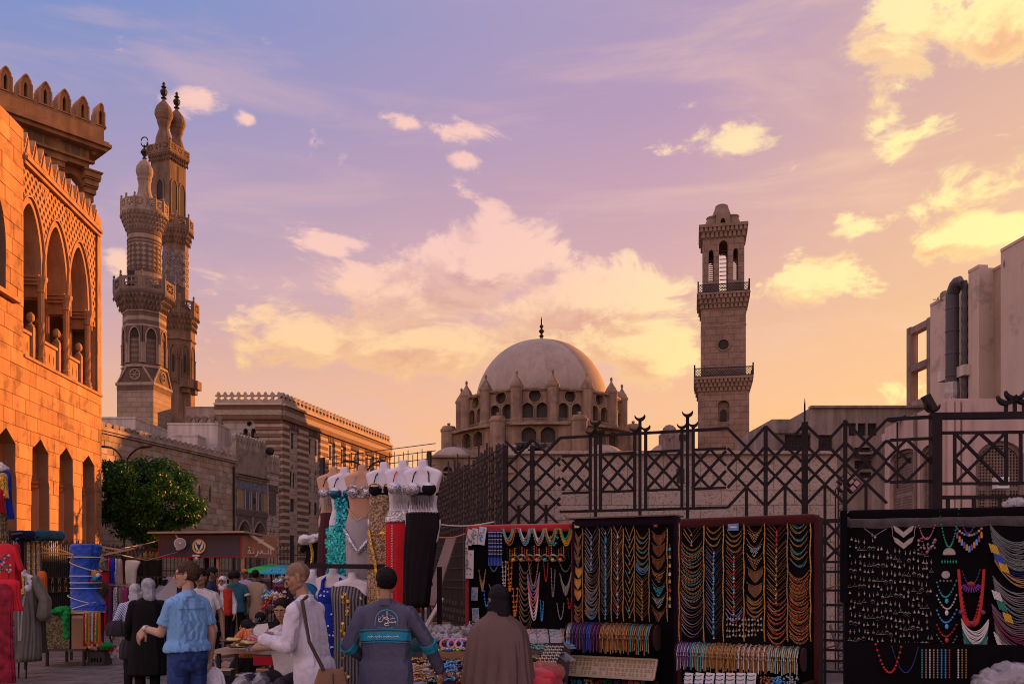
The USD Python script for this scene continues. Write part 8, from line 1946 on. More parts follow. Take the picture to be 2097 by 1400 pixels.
for k in range(9):
 p=tb(1136-k*3.2,1334+k*6.2,.05);t=thing('shell_bracelet','white shell bracelet in the stack beside the maroon tray','bracelet',p,'stacked white shell bracelets');q=MB();[q.ball(p+np.array([j*.019-.075,0,.004*(j%2)]),(.010,.016,.010),6)for j in range(9)];obj('shells',q,bead('shell',(.50,.42,.34)),t)
p=tb(1110,1385,.06);t=thing('red_cushion','red cushion cloth embroidered with gold rows at the front of the table','cushion',p);r_c=soft(union([sph(p+(0,-.05,-.02),(.20,.30,.09)),sph(p+(-.03,-.2,-.10),(.20,.2,.12))]),.025,4,.012);obj('cloth',r_c,mat('red_silk',(.38,.012,.022),rough=.5,var=.2,bump=.3,sheen=.3),t,smooth=True)
from scipy.spatial import cKDTree as _KD
kd=_KD(r_c[0][:,:2][r_c[0][:,2]>p[2]-.25]);zz_=r_c[0][:,2][r_c[0][:,2]>p[2]-.25];q=MB()
for r in range(9):
 for k in range(20):
  xy=p[:2]+np.array([-.18+.019*k,.14-r*.045-.0008*(k-10)**2]);d_,i=kd.query(xy,k=5);q.octa((xy[0],xy[1],zz_[i].max()+.003),(.006,.006,.005))
obj('gold_studs',q,GOLD,t,kind='stuff')
t=tbox(1158,1345,.10,.26,.012,POLY,'hamsa_packet','clear packet with a red hand charm hanging at the table edge','packet',.3);p=tb(1150,1345,.03);obj('hand_charm',MB().ball(p,(.03,.05,.012),8),VELVM,t);tbox(1166,1322,.07,.20,.012,POLY,'hamsa_packet','clear packet with a blue hand charm at the table edge','packet',.2,None,[BBLUEL],6,.02)
for k in range(9):
 p=tb(880+(k%5)*19+rnd.uniform(-4,4),1298+(k//5)*16,.04);t=thing('plastic_packet','%s crumpled clear packet of gilt trinkets at the back of the table'%('leftmost rear','second rear','middle rear','fourth rear','rightmost rear','leftmost front','second front','third front','last front')[k],'packet',p);obj('packet',soft(sph(p,(.075,.07,.035)),.022,1,.06,(16,16,16),k),POLY,t,smooth=True);q=MB();[q.octa(p+(rnd.uniform(-.05,.05),rnd.uniform(-.06,0),rnd.uniform(.01,.04)),.012)for j in range(9)];obj('contents',q,(GOLD,SILV,BTAN)[k%3],t)
for k,c in enumerate((BPK,bead('lilac',(.30,.20,.42)),bead('pink_light',(.55,.22,.34)))):
 p=tb(917+k*15,1330,.06);t=thing('hair_band','%s plastic hair band on the table'%('pink','lilac','pale pink')[k],'hair band',p);obj('band',MB().tube([p+np.array([.07*math.cos(a),.03*math.sin(a),.045*math.sin(a)])for a in np.linspace(0,2*pi,21)[:-1]],.013,6,True),c,t)
tbox(918,1348,.46,.10,.08,CARDBOARD,'bead_box','open box of neon green and amber bead bundles','box',.03,None,[bead('neon',(.25,.60,.02)),BO,BBL,BK],16,.022)
for k,(px,py,rot,lab,c)in enumerate(((862,1322,.5,'leaning striped card pack at the table corner',BT),(852,1372,.7,'stack of white patterned bracelet cards',CARD),(866,1386,.7,'red and gold striped card box',BR),(846,1395,.7,'white cards with dark threads',BP))):
 t=tbox(px,py,.13,.24,.03,CARD if k!=2 else VELVM,'card_pack',lab,'cards',rot);Rm=TBR@trimesh.transformations.rotation_matrix(rot,[0,0,1])[:3,:3]
 for j in range(7):obj('stripe',MB().box(tb(px,py,.032)+Rm@np.array([0,-.1+.033*j,0]),(.12,.014,.006),Rm),(c,COPP,BTAN)[j%3]if k!=2 else(GOLD,BO)[j%2],t)
labs=[]
for k in range(64):
 px,py=858+(k%16)*8+rnd.uniform(-4,4),1358+(k//16)*12+rnd.uniform(-5,5);p=tb(px,py,.02)
 if k%4==0:
  t=thing('beaded_hoop','beaded hoop bracelet in the trinket heap before the bead box','bracelet',p,'beaded hoops in the trinket heap');obj('hoop',MB().tube([p+np.array([.045*math.cos(a),.045*math.sin(a),.012+.01*math.sin(3*a)])for a in np.linspace(0,2*pi,15)[:-1]],.008,5,True),(GOLD,BTAN,BBLUEL,COPP)[k//4%4],t)
 else:
  t=thing('trinket_pile','little pile of mixed stone beads in the trinket heap before the bead box','beads',p,'bead piles in the trinket heap')
  for c in(rnd.choice([GOLD,COPP,BTAN]),rnd.choice([BT,BR,BBL,BW,BK,ROSE]),BK):
   q=MB();[q.octa(p+np.array([rnd.uniform(-.035,.035),rnd.uniform(-.04,.04),rnd.uniform(-.008,.014)]),rnd.uniform(.007,.014))for j in range(7)];obj('beads',q,c,t)
tq=tb(905,1402,.03)
p=W(902,1287,10.6);t=thing('blue_carton','blue and brown printed carton standing behind the goods table','box',p-(0,0,.1));obj('lower',MB().box(p-(0,0,.02),(.225,.2,.11)),mat('carton_blue',(.01,.16,.30),rough=.6,bump=.05),t);obj('upper',MB().box(p+(0,0,.055),(.225,.2,.04)),CARDBOARD,t)
q=MB()
for j,x_ in enumerate((-.04,-.02,.0,.015,.035,.06)):q.box(p+(x_+.03,-.103,-.0 if j%2 else.006),(.012,.004,.026));q.box(p+(x_+.03,-.103,-.045),(.014,.004,.012))
obj('print',q,mat('carton_print',(.35,.42,.48),bump=0),t)
# ------------------------------------------------------------------ costume mannequins on the high rail
MWH=mat('mannequin_white',(.58,.54,.60),rough=.45,var=.05,bump=.05);MTAN=mat('mannequin_tan',(.44,.24,.15),rough=.45,var=.05,bump=.05)
def seq(name,c,sc=90,metal=.6,rough=.3):
 if name in MATS:return MATS[name]
 c=np.array(c);N={'g':('geometry',{}),'v':('voronoi_texture',{'scale':sc}),'s':('separate_color',{}),'r':('rgb_ramp',{'ramp':[(0,tuple(c*.25)),(.55,tuple(c)),(1,tuple(np.minimum(c*2.0+.05,1)))]}),'b':('bump',{'strength':.8,'distance':.01}),'p':('principled_bsdf',{'roughness':rough,'metallic':metal})}
 MATS[name]=usdkit.material(stage,'/World/Looks/'+name,N,[('g.position','v.vector'),('v.color','s.color'),('s.r','r.fac'),('r.color','p.base_color'),('s.g','b.height'),('b.normal','p.normal')],surface='p.BSDF');return MATS[name]
SSIL,STEAL,SGOLD,SDTEAL=seq('silver_sequin',(.42,.42,.48)),seq('teal_sequin',(.02,.38,.42),60),seq('gold_sequin',(.50,.28,.04)),seq('dark_teal_sequin',(.01,.13,.20))
LEO=seq('leopard_sequin',(.22,.13,.07),75,.2,.5);BLKC,REDC=cloth('black_chiffon',(.008,.006,.008)),cloth('red_chiffon',(.45,.012,.02),rough=.6);MARC=cloth('maroon_chiffon',(.05,.015,.022),rough=.6);SILC=cloth('silver_satin',(.30,.27,.30),rough=.4);ROY=cloth('royal_blue',(.01,.03,.30));CREAMC=cloth('cream_cloth',(.50,.44,.36))
TORS=soft(union([hull(((0,0,.50),.048),((0,.0,.42),.052)),hull(((-.155,0,.365),.048),((0,-.005,.41),.058),((.155,0,.365),.048)),hull(((-.15,0,.36),.048),((.15,0,.36),.048),((-.085,.01,.22),.078),((.085,.01,.22),.078)),hull(((-.085,.01,.22),.078),((.085,.01,.22),.078),((-.055,.0,.04),.082),((.055,0,.04),.082)),hull(((-.055,0,.04),.082),((.055,0,.04),.082),((-.09,-.01,-.12),.095),((.09,-.01,-.12),.095)),hull(((-.09,-.01,-.12),.095),((.09,-.01,-.12),.095),((-.075,0,-.28),.085),((.075,0,-.28),.085)),sph((-.075,.075,.215),.066),sph((.075,.075,.215),.066)]),.022,5,cuts=[((0,0,-1),-.515)])
def mannequin(px,pyneck,d,label,skin,yaw=-90,parts=(),sc=1.0,ped=True):
 b=W(px,pyneck,d)-np.array([0,0,.51*sc]);y=math.radians(yaw);t=thing('mannequin',label,'mannequin',b);t.x=lambda m:xf(m,b,y,sc=sc)
 obj('torso',t.x(TORS),skin,t,smooth=True)
 if ped:obj('support_pole',MB().tube([b-(0,0,.2),(b[0],b[1],.0)],.018,6),IRON,t)
 return t
def bra(t,m_,strap,fringe=None,trim=None):
 for sx in(-1,1):
  c_=soft(sph((sx*.078,.080,.212),(.074,.072,.070)).trim_by_plane((0,-.2,-1),-.262),.012,1);obj('cup',t.x(c_),m_,t,smooth=True)
  obj('strap',t.x(MB().tube([(sx*.085,.125,.275),(sx*.075,.075,.36),(sx*.045,.02,.425)],.007,4).arr()),strap,t)
  if trim is not None:obj('cup_trim',t.x(MB().tube([(sx*(.078+.066*math.cos(a)),.083+.03*math.sin(a)+.028,.215+.058*math.sin(a))for a in np.linspace(.2,2.9,9)],.011,5).arr()),trim,t)
 obj('band',t.x(loft([(.150,0,.008,.158,.088),(.180,0,.008,.160,.092)],36)),m_,t)
 if fringe is not None:
  for k in range(27):x_=-.13+.26*k/26;L_=.08+.09*abs(math.sin(k*1.9));obj('fringe',t.x(MB().beam((x_,.092+.05*(1-abs(x_)/.14),.16),(x_,.10,.16-L_),.005).arr()),fringe,t)
def skirt(t,m_,z0,z1,w0=.19,w1=.21,k=9,amp=.06,name='skirt',cx_=0.0,d0=.125,d1=.13):
 return obj(name,t.x(loft(interp_rings([(z1,cx_,0,w1,d1,1),((z0+z1)/2,cx_*.6,0,(w0+w1)/2*1.02,(d0+d1)/2,.8),(z0-.12,0,-.003,w0*1.02,d0,.3),(z0,0,-.003,w0*.93,d0*.95,0)],26),110,k,amp,seed=z1)),m_,t,smooth=True)
def discs(t,m_list,x0,x1,z0,z1,n,r,yoff=.128,name='sequin',cnt=3):
 for j in range(cnt):
  q=MB()
  for k in range(n//cnt):
   x_,z_=rnd.uniform(x0,x1),rnd.uniform(z0,z1);y_=yoff*math.sqrt(max(0,1-(x_/.24)**2))+.006;q.add(*MB().lathe([(r,0),(r*.9,.002)],n=7).arr());v=q.v[-1]
   a_,b_=rnd.uniform(-.5,.5),rnd.uniform(-.5,.5);Rm=trimesh.transformations.euler_matrix(-pi/2+a_,b_,0)[:3,:3];q.v[-1]=v@Rm.T+(x_,y_,z_)
  obj(name+'s',t.x(q.arr()),m_list[j%len(m_list)],t,kind='stuff')
m1=mannequin(683,957,10.3,'tan mannequin with silver bra and sheer dark maroon skirt, first of the high row',MTAN,-96);bra(m1,SSIL,BLKC,SILV);skirt(m1,MARC,-.02,-1.0,.165,.20,13,.07)
m2=mannequin(706,957,10.0,'white mannequin in turquoise disc sequin costume',MWH,-97);bra(m2,SDTEAL,BLKC);obj('bodice',m2.x(loft(interp_rings([(-.14,0,.03,.10,.105),(.0,0,.03,.085,.10),(.15,0,.025,.12,.105)],12),32)),SDTEAL,m2,smooth=True);skirt(m2,STEAL,-.14,-1.25,.19,.21,6,.03)
TQ1,TQ2,TQ3=(mat('disc_%d'%k,c,rough=.18,metal=.5,var=.2,bump=0,spec=.6)for k,c in enumerate(((.03,.55,.52),(.01,.30,.40),(.02,.40,.30))));discs(m2,[TQ1,TQ2,TQ3],-.19,.19,-1.15,-.18,420,.017);discs(m2,[TQ2,TQ2,TQ1],-.07,.07,-.2,.16,90,.015,.14)
m3_=mannequin(742,953,9.8,'tan mannequin with silver bra, coin chain and silver V belt skirt',MTAN,-95);bra(m3_,SSIL,SILC,None,SSIL);skirt(m3_,SILC,-.08,-1.1,.185,.17,8,.05)
obj('v_belt',m3_.x(MB().tube([(-.17,.06,-.25),(-.08,.125,-.34),(.01,.145,-.45),(.09,.12,-.34),(.18,.05,-.20)],.026,6).arr()),SSIL,m3_);obj('coin_chain',m3_.x(MB().tube([(-.15,.07,.06),(-.06,.11,-.06),(.02,.12,-.10),(.10,.10,-.02),(.15,.07,.04)],.008,5).arr()),SILV,m3_)
for k in range(11):obj('coin',m3_.x(MB().ball((-.15+.03*k,.135-1.6*(.03*k-.15)**2,-.31-.16*(1-abs(k-5)/5)),(.013,.005,.013),7).arr()),SILV,m3_)
m4=mannequin(787,947,9.5,'white mannequin in leopard sequin dress with black and gold cups',MWH,-94);bra(m4,BLKC,BLKC,None,SGOLD);skirt(m4,LEO,.16,-1.0,.165,.19,5,.02,'dress',0,.12,.13)
obj('gold_stripe',m4.x(MB().tube([(.15,.08,-.22),(.12,.115,-.36),(.07,.135,-.55),(.04,.14,-.85),(.02,.14,-1.1)],.018,5).arr()),SGOLD,m4);obj('gold_diamond',m4.x(MB().octa((-.03,.125,-.26),(.07,.02,.075)).arr()),SGOLD,m4);obj('gold_edge',m4.x(MB().tube([(-.17,.05,-.3),(-.175,.05,-.7),(-.17,.05,-1.1)],.014,5).arr()),SGOLD,m4)
m5=mannequin(826,943,9.3,'white mannequin with silver fringe bra, silver belt and red skirt',MWH,-93);bra(m5,SSIL,REDC,SILV);skirt(m5,SSIL,-.02,-.14,.18,.195,3,.0,'belt');skirt(m5,REDC,-.13,-1.08,.185,.18,14,.06)
q=MB();[q.octa((.09,.150,-.18-.026*k),.010)for k in range(40)];obj('pearl_line',m5.x(q.arr()),BW,m5);q=MB();[q.octa((.18,.05,-.18-.026*k),.008)for k in range(40)];obj('side_pearls',m5.x(q.arr()),BW,m5)
m6=mannequin(866,942,9.0,'white mannequin with black fringed bra and long black skirt, last of the high row',MWH,-95);bra(m6,BLKC,BLKC,BLKC);obj('silver_cup',m6.x(soft(sph((.080,.084,.212),(.078,.076,.074)).trim_by_plane((0,-.2,-1),-.262),.012,1)),seq('silver_dots',(.38,.38,.42),120),m6,smooth=True);skirt(m6,BLKC,-.02,-.98,.175,.13,9,.10,'skirt',.07);q=MB();[q.octa((-.15+.03*k,.13-1.5*(-.15+.03*k)**2,-.03),.009)for k in range(11)];obj('waist_studs',m6.x(q.arr()),SILV,m6)
# rail, hangers and the lower row of clothes
rl=thing('clothes_rail','dark steel clothes rail carrying the costumes, black posts at its ends','clothes rail',W(725,1177,9.4)*(1,1,0));rA,rB=W(596,1158,9.9),W(848,1160,9.2)
obj('rail',MB().beam(rA,rB,.05,.05),STEEL,rl)
for P in(rA,rB,W(900,1160,9.6)):obj('post',MB().beam((P[0],P[1],0),P+(0,0,.0),.05,.05),STEEL,rl)
rA2,rB2=W(690,1195,10.1),W(885,1195,9.8);obj('back_rail',MB().beam(rA2,rB2,.04,.04),STEEL,rl)
# wire mesh screen behind the row
A,B=W(655,938,13),W(892,930,12.2);fr=Frame(A[:2],(B-A)[:2]);Lm=np.linalg.norm((B-A)[:2]);ms_=thing('wire_mesh','rusty wire mesh screen standing behind the high mannequins','mesh',A*(1,1,0))
zt=A[2]
for k in range(int(Lm/.075)):obj('wire',MB().beam(fr.p(k*.075,zt-1.3),fr.p(k*.075,zt+.04*math.sin(k*2)),.010),WOV,ms_)
for k in range(14):obj('cross_wire',MB().beam(fr.p(0,zt-k*.1),fr.p(Lm,zt-k*.1+.1),.010),WOV,ms_)
for u in(.05,Lm-.1):obj('post',MB().box(fr.p(u,zt/2),(.05,.05,zt),fr.R()),WOV,ms_)
def garment(px,pytop,pybot,d,w,m_,name,lab,cat='garment',k=7,amp=.12,hang=True,dep=.08,yaw=0.0,flare=1.2,group=None,sleeves=False):
 a,b=W(px,pytop,d),W(px,pybot,d);t=thing(name,lab,cat,b,group);h=a[2]-b[2];k+=3;amp*=1.5
 r=interp_rings([(0,0,0,w*.5*flare,dep*flare,1),(h*.5,0,0,w*.46,dep,.8),(h*.85,0,0,w*.48,dep*.8,.4),(h*.97,0,0,w*.34,dep*.5,.2),(h,0,0,w*.10,dep*.3,0)],20)
 obj('cloth',xf(loft(r,90,k,amp,seed=px),b,pi/2+yaw),m_,t,smooth=True)
 if sleeves:
  for sx in(-1,1):obj('sleeve',xf(soft(union([hull(((sx*w*.40,0,h*.90),dep*.6),((sx*w*.66,0,h*.62),dep*.55))]),.03,3),b,pi/2+yaw),m_,t,smooth=True)
 if hang:obj('hanger',xf(MB().tube([(-w*.36,0,h*.94),(0,0,h+.02),(w*.36,0,h*.94)],.007,5).tube([(0,0,h+.02),(0,0,h+.06),(.02,0,h+.085),(.035,0,h+.06)],.005,4).arr(),b,pi/2+yaw),BLACKP if px%3 else TQ2,t)
 t.b,t.h,t.w=b,h,w
 return t
STRW=stripes('abaya_stripes',(.007,.006,.008),(.13,.115,.125),9,'x');STRZ=stripes('zebra_stripes',(.012,.01,.012),(.45,.43,.45),12,'diagonal');STRP=stripes('purple_gold',(.03,.02,.10),(.30,.20,.12),14,'x')
l1=mannequin(642,1166,10.3,'small white mannequin in sky blue wrap with bead trim below the rail',MWH,-75);obj('wrap',l1.x(loft(interp_rings([(-.6,.02,0,.2,.14,1),(.0,.02,0,.19,.12,.5),(.28,.06,0,.16,.10,.2),(.36,.12,0,.07,.06,0)],20),44,6,.05)),cloth('sky_wrap',(.02,.14,.34)),l1,smooth=True)
l2=mannequin(683,1163,9.85,'white mannequin in royal blue halter dress with silver discs',MWH,-92);skirt(l2,ROY,.14,-1.15,.165,.24,10,.05,'dress');obj('bodice',l2.x(loft(interp_rings([(.10,0,0,.168,.10),(.22,0,.035,.165,.125),(.30,.0,.02,.13,.09)],8),36)),ROY,l2,smooth=True)
for sx in(-1,1):obj('halter',l2.x(MB().tube([(sx*.10,.12,.26),(sx*.10,.06,.37),(sx*.06,.0,.43)],.022,5).arr()),ROY,l2)
discs(l2,[SILV,BW],-.17,.17,-.7,.28,60,.012,.15,'disc',2)
l3=mannequin(722,1172,9.6,'white mannequin in black and grey striped abaya with gold discs',MWH,-88);obj('abaya',l3.x(loft(interp_rings([(-1.2,.0,0,.23,.16,1),(-.2,.0,0,.20,.14,.6),(.20,.02,.02,.20,.15,.2),(.30,.05,.0,.19,.12,.2),(.37,.07,-.02,.15,.07,0)],26),56,9,.05)),STRW,l3,smooth=True);discs(l3,[SGOLD],.02,.10,-1.1,.3,34,.020,.175,'gold_disc',1)
for(px,y0,y1,d,w,m_,lab)in((765,1176,1300,9.7,.26,STRZ,'zebra striped top hanging left of the grey jacket man'),(801,1180,1290,9.5,.20,STRZ,'zebra striped sleeve hanging right of the dark haired head'),(811,1180,1275,9.4,.10,seq('red_sequin',(.42,.04,.02)),'red beaded scarf strip beside the zebra sleeve'),(828,1180,1300,9.3,.20,STRP,'purple and gold striped blouse on a turquoise hanger'),(845,1188,1285,9.4,.09,SGOLD,'gold sequin strip at the end of the lower rail'),(745,1190,1420,9.9,.3,BLKC,'long black garment with gold coins behind the shoulder bag'),(700,1200,1420,10.2,.26,BLKC,'dark garment hanging between the blue and striped dresses')):g_=garment(px,y0,y1,d,w,m_,'hanging_garment',lab)
for k in range(7):obj('hook',MB().tube([W(606+k*8,1160,9.85),W(606+k*8,1152,9.85),W(609+k*8,1150,9.85)],.006,4),IRON,rl)
g_=garment(646,1102,1162,12.0,.26,BLKC,'hanging_blouse','black blouse with gold braid hung under white plastic left of the mannequins',sleeves=True);obj('braid',MB().tube([W(636,1110,11.88),W(640,1135,11.88),W(638,1162,11.88)],.02,4),SGOLD,g_);pw_=W(630,1104,11.9);obj('plastic_cover',soft(union([sph(pw_,(.13,.06,.05)),sph(pw_+(.15,.03,.03),(.13,.06,.03)),sph(pw_+(.2,.06,-.12),(.07,.05,.16))]),.03,2,.05,(12,12,12),2),CARD,g_,smooth=True)
# ------------------------------------------------------------------ stalls at the left
RED1,RED2=cloth('scarlet',(.50,.018,.03),rough=.6),cloth('crimson',(.34,.01,.02),rough=.6);ORG=cloth('orange_silk',(.50,.10,.02),rough=.5);KHK=cloth('grey_green_robe',(.135,.125,.105),bump=.4);PRT=cloth('maroon_print',(.20,.016,.03),var=.7,scale=9);GRN=cloth('emerald',(.01,.22,.04));BRNC=cloth('brown_sack',(.06,.042,.035));MULT=seq('multicolour_sequin',(.20,.10,.14),30,.2,.5);SBLK=seq('black_gold_sequin',(.09,.07,.03),45,.3,.4)
fs=thing('stall_frame','grey steel stall frame with cushioned dark cover at the far left','stall frame',W(40,1177,14.6)*(1,1,0))
for(a,b,da,db)in(((-20,1100),(55,1090),13.4,15),((52,1090),(52,1370),14.9,14.9),((20,1085),(20,1180),14,14)):obj('tube',MB().tube([W(*a,da),W(*b,db)],.022,6),IRON,fs)
pa_,pb_=W(30,1097,14.8),W(114,1096,15.4);cu=thing('padded_cover','dark blue padded stall cover with a teal end','cover',pa_);k_=m3.Manifold.batch_hull([sph(p+(0,dy,dz),.045,12)for p in(pa_,pb_)for dy in(-.2,.2)for dz in(-.03,.03)]);obj('pad',soft(k_,.04,3,.02),cloth('indigo_pad',(.018,.016,.045),bump=.4),cu,smooth=True);obj('end',soft(m3.Manifold.batch_hull([sph(p+(0,dy,dz),.050,12)for p in(pa_*.38+pb_*.62,pb_)for dy in(-.2,.2)for dz in(-.03,.03)]),.04,3,.02),cloth('teal_pad',(.03,.10,.14),bump=.4),cu,smooth=True)
def sg(*a,**k):return garment(*a,**k)
sg(44,1098,1190,15.2,.20,BLKC,'hanging_cloth','black cloth hanging below the padded cover',hang=False)
for k in range(9):sg(55+k*3.3,1106,1182+(k*7)%14,15.1+.03*k,.05,(SGOLD,SSIL,SBLK)[k%3],'sequin_scarf','narrow gold and silver sequin scarf under the padded cover','scarf',4,.2,False,.02,group='sequin scarves under the padded cover')
sg(4,962,1062,13.6,.30,ROY,'hanging_costume','royal blue and gold costume hanging at the left edge, high up');sg(6,968,1020,13.4,.12,SGOLD,'hanging_costume','gold tasselled bodice at the left edge, high up',hang=False);sg(4,1040,1105,13.5,.14,SBLK,'hanging_costume','dark jewelled costume at the left edge below the blue one',hang=False);sg(2,1000,1050,13.35,.10,RED2,'hanging_costume','small red bodice at the left edge below the gold one',hang=False)
t=thing('plastic_bag','grey white plastic scrap above the blue costume at the left edge','plastic sheet',W(4,960,13.6));obj('sheet',soft(sph(W(2,958,13.6),(.09,.06,.06)),.02,1,.05,(20,20,20),4),CARD,t,smooth=True)
sg(10,1112,1250,13.2,.36,RED1,'hanging_dress','bright scarlet dress with bead trim at the left edge',sleeves=True);sg(33,1112,1205,13.5,.12,RED2,'hanging_dress','narrow crimson sequin dress beside the black cloth');sg(18,1185,1250,13.0,.34,RED1,'hanging_dress','scarlet gathered hip scarf under the scarlet dress','scarf',hang=False);sg(6,1195,1398,12.9,.30,PRT,'printed_cloth','maroon printed cloth with pale pattern hanging at the left edge','cloth',hang=False,dep=.04);sg(22,1262,1390,13.0,.12,MULT,'printed_cloth','multicoloured printed strip beside the maroon cloth','cloth',hang=False,dep=.03)
q=thing('bead_cluster','cluster of blue, green and red flower beads on the scarlet dress','beads',W(14,1150,13.0))
for c in(BBL,BG,BR,BW):obj('beads',(lambda m:[m.octa(W(8+rnd.uniform(-8,14),1150+rnd.uniform(-14,20),12.95),.022)for _ in range(8)]and m)(MB()),c,q)
# robe on a stand
r_=mannequin(47,1166,14.0,'white mannequin wearing a long grey green robe on a metal stand',MWH,-72,sc=1.0,ped=False)
obj('robe',r_.x(loft(interp_rings([(-.93,0,0,.26,.19,1.2),(-.4,0,0,.25,.18,1),(.0,0,-.01,.225,.155,.6),(.28,.0,-.03,.205,.12,.3),(.37,.0,-.05,.16,.08,.1),(.405,.0,-.06,.10,.055,0)],34),150,13,.09)),KHK,r_,smooth=True)
for sx,e in((-1,(-.33,.08,.02)),(1,(.38,.03,-.10))):obj('sleeve',r_.x(soft(union([hull(((sx*.17,-.01,.35),.075),(e,.085)),hull((e,.085),((e[0]*.95,.10,e[2]-.22),.10))]),.03,4,.02)),KHK,r_,smooth=True)
obj('lapel',r_.x(MB().tube([(-.05,.03,.42),(-.06,.12,.2),(-.02,.16,-.1),(0,.19,-.6)],.018,5).arr()),cloth('pale_lapel',(.30,.30,.27)),r_);obj('lapel',r_.x(MB().tube([(.05,.03,.42),(.07,.12,.2),(.03,.165,-.1),(.02,.195,-.6)],.016,5).arr()),cloth('pale_lapel',(.3,.3,.27)),r_);obj('gold_tie',r_.x(MB().tube([(-.01,.05,.42),(-.02,.13,.2),(-.03,.16,.12)],.03,5).arr()),SGOLD,r_)
b=r_.loc
for dx in(-.06,.06):obj('stand_leg',MB().tube([(b[0]+dx,b[1],b[2]-.85),(b[0]+dx,b[1]-.02,0.0),(b[0]+dx-.12,b[1]-.1,.01)],.014,6),IRON,r_)
t=thing('tray','blue plastic tray under the hem of the grey green robe','tray',W(58,1346,14.2));obj('dish',MB().lathe([(.05,-.03),(.16,-.02),(.20,.02),(.19,.02),(.15,-.01)],W(58,1346,14.2),20),cloth('blue_dish',(.10,.16,.32),rough=.4),t);
sg(86,1168,1252,14.8,.16,ORG,'hanging_scarf','orange red silk scarf right of the robe','scarf',hang=False);sg(80,1250,1335,14.2,.22,BRNC,'hanging_cloth','brown lace garment behind the robe sleeve',hang=False)
# tables with goods
def table(pl,pr,py,d,dep,label,m_=WOODD,thick=.04):
 a,b=W(pl,py,d),W(pr,py,d);t=thing('market_table',label,'table',((a[0]+b[0])/2,d,0));obj('top',MB().box(((a[0]+b[0])/2,d+dep/2,a[2]-thick/2),(b[0]-a[0],dep,thick)),m_,t)
 for x in(a[0]+.05,b[0]-.05):
  for y in(d+.05,d+dep-.05):obj('leg',MB().box((x,y,(a[2]-thick)/2),(.04,.04,a[2]-thick)),IRON,t)
 return t,a[2]
table(88,175,1328,15.9,.8,'low dark table under the sequin cloth and carton');zt_=W(0,1328,15.9)[2]
pc=W(117,1290,15.95);t=thing('sequin_box','table chest draped in black cloth with gold sequins','cloth',pc*(1,1,0)+(0,0,zt_));obj('drape',MB().box((pc[0],16.3,(zt_+W(0,1258,16)[2])/2),(.42,.66,W(0,1258,16)[2]-zt_)),SBLK,t);obj('rim',MB().box((pc[0],16.3,W(0,1256,16)[2]+.02),(.5,.7,.04)),SGOLD,t)
pg=W(128,1250,15.9);t=thing('green_scarf','emerald green scarf crumpled on the sequin chest','scarf',pg-(0,0,.05));obj('scarf',soft(union([sph(pg,(.13,.09,.06)),sph(pg+(.06,-.02,.02),(.08,.07,.06)),sph(pg+(-.14,0,-.02),(.09,.06,.03)),hull((pg+(.14,-.15,-.05),.04),(pg+(.15,-.17,-.45),.035))]),.03,3,.05,(14,14,14),1),GRN,t,smooth=True)
pb=W(159,1292,15.9);t=thing('cardboard_box','open cardboard carton on the low table','box',pb*(1,1,0)+(0,0,zt_));hb=W(0,1256,15.9)[2]-zt_;obj('box',MB().box((pb[0],16.2,zt_+hb/2),(.27,.5,hb)),CARDBOARD,t);obj('tape',MB().box((pb[0]+.01,15.948,zt_+hb*.9),(.25,.004,.05)),CREAM,t);obj('lid',MB().box((pb[0]-.02,16.2,zt_+hb+.012),(.34,.58,.02)),CREAM,t)
for k in range(10):sg(173+k*3.4,1254,1322-(k%3)*5,15.7,.05,(RED2,SGOLD,GRN,ORG,MULT,cloth('mint',(.25,.42,.28)))[k%6],'hanging_belt','%s bright embroidered belt hanging at the right of the carton'%('first','second','third','fourth','fifth','sixth','seventh','eighth','ninth','last')[k],'belt',4,.15,False,.025)
# blue tarpaulin bundle with ropes
tb0,tb1=W(175,1250,17.4),W(175,1113,17.4);hT=tb1[2]-tb0[2];tp=thing('tarpaulin_bundle','tall goods rack wrapped in blue tarpaulin tied with white rope','tarpaulin',tb0)
v,f=loft(interp_rings([(0,.06,0,.34,.26,1.4),(hT*.12,.05,0,.32,.25,.8),(hT*.3,-.02,0,.25,.22,.5),(hT*.55,-.03,0,.25,.22,.7),(hT*.8,-.0,0,.27,.23,.8),(hT*.97,.01,0,.29,.24,.8),(hT,.0,0,.22,.18,0)],60),90,6,.05);nn=meshkit.fbm(v*(9,9,16),3,4)-.5;v=v*np.stack([1+.16*nn,1+.16*nn,np.ones_like(nn)],1);obj('tarpaulin',(v+tb0,f),BLU,tp,smooth=True)
for k,fz in enumerate((.07,.16,.34,.42,.52,.66,.80)):obj('rope',MB().tube([tb0+np.array([.005+.29*math.cos(a)*(1+.12*(fz>.7)+.14*(fz<.2)),.27*math.sin(a),hT*fz+(.10*math.cos(a)*(-1)**k)*(k in(0,1,5))])for a in np.linspace(0,2*pi,25)[:-1]],.009,5,True),mat('white_rope',(.5,.48,.46),bump=.2),tp)
t,_=table(138,178,1252,17.0,.8,'white topped table under the blue tarpaulin bundle',CARD)
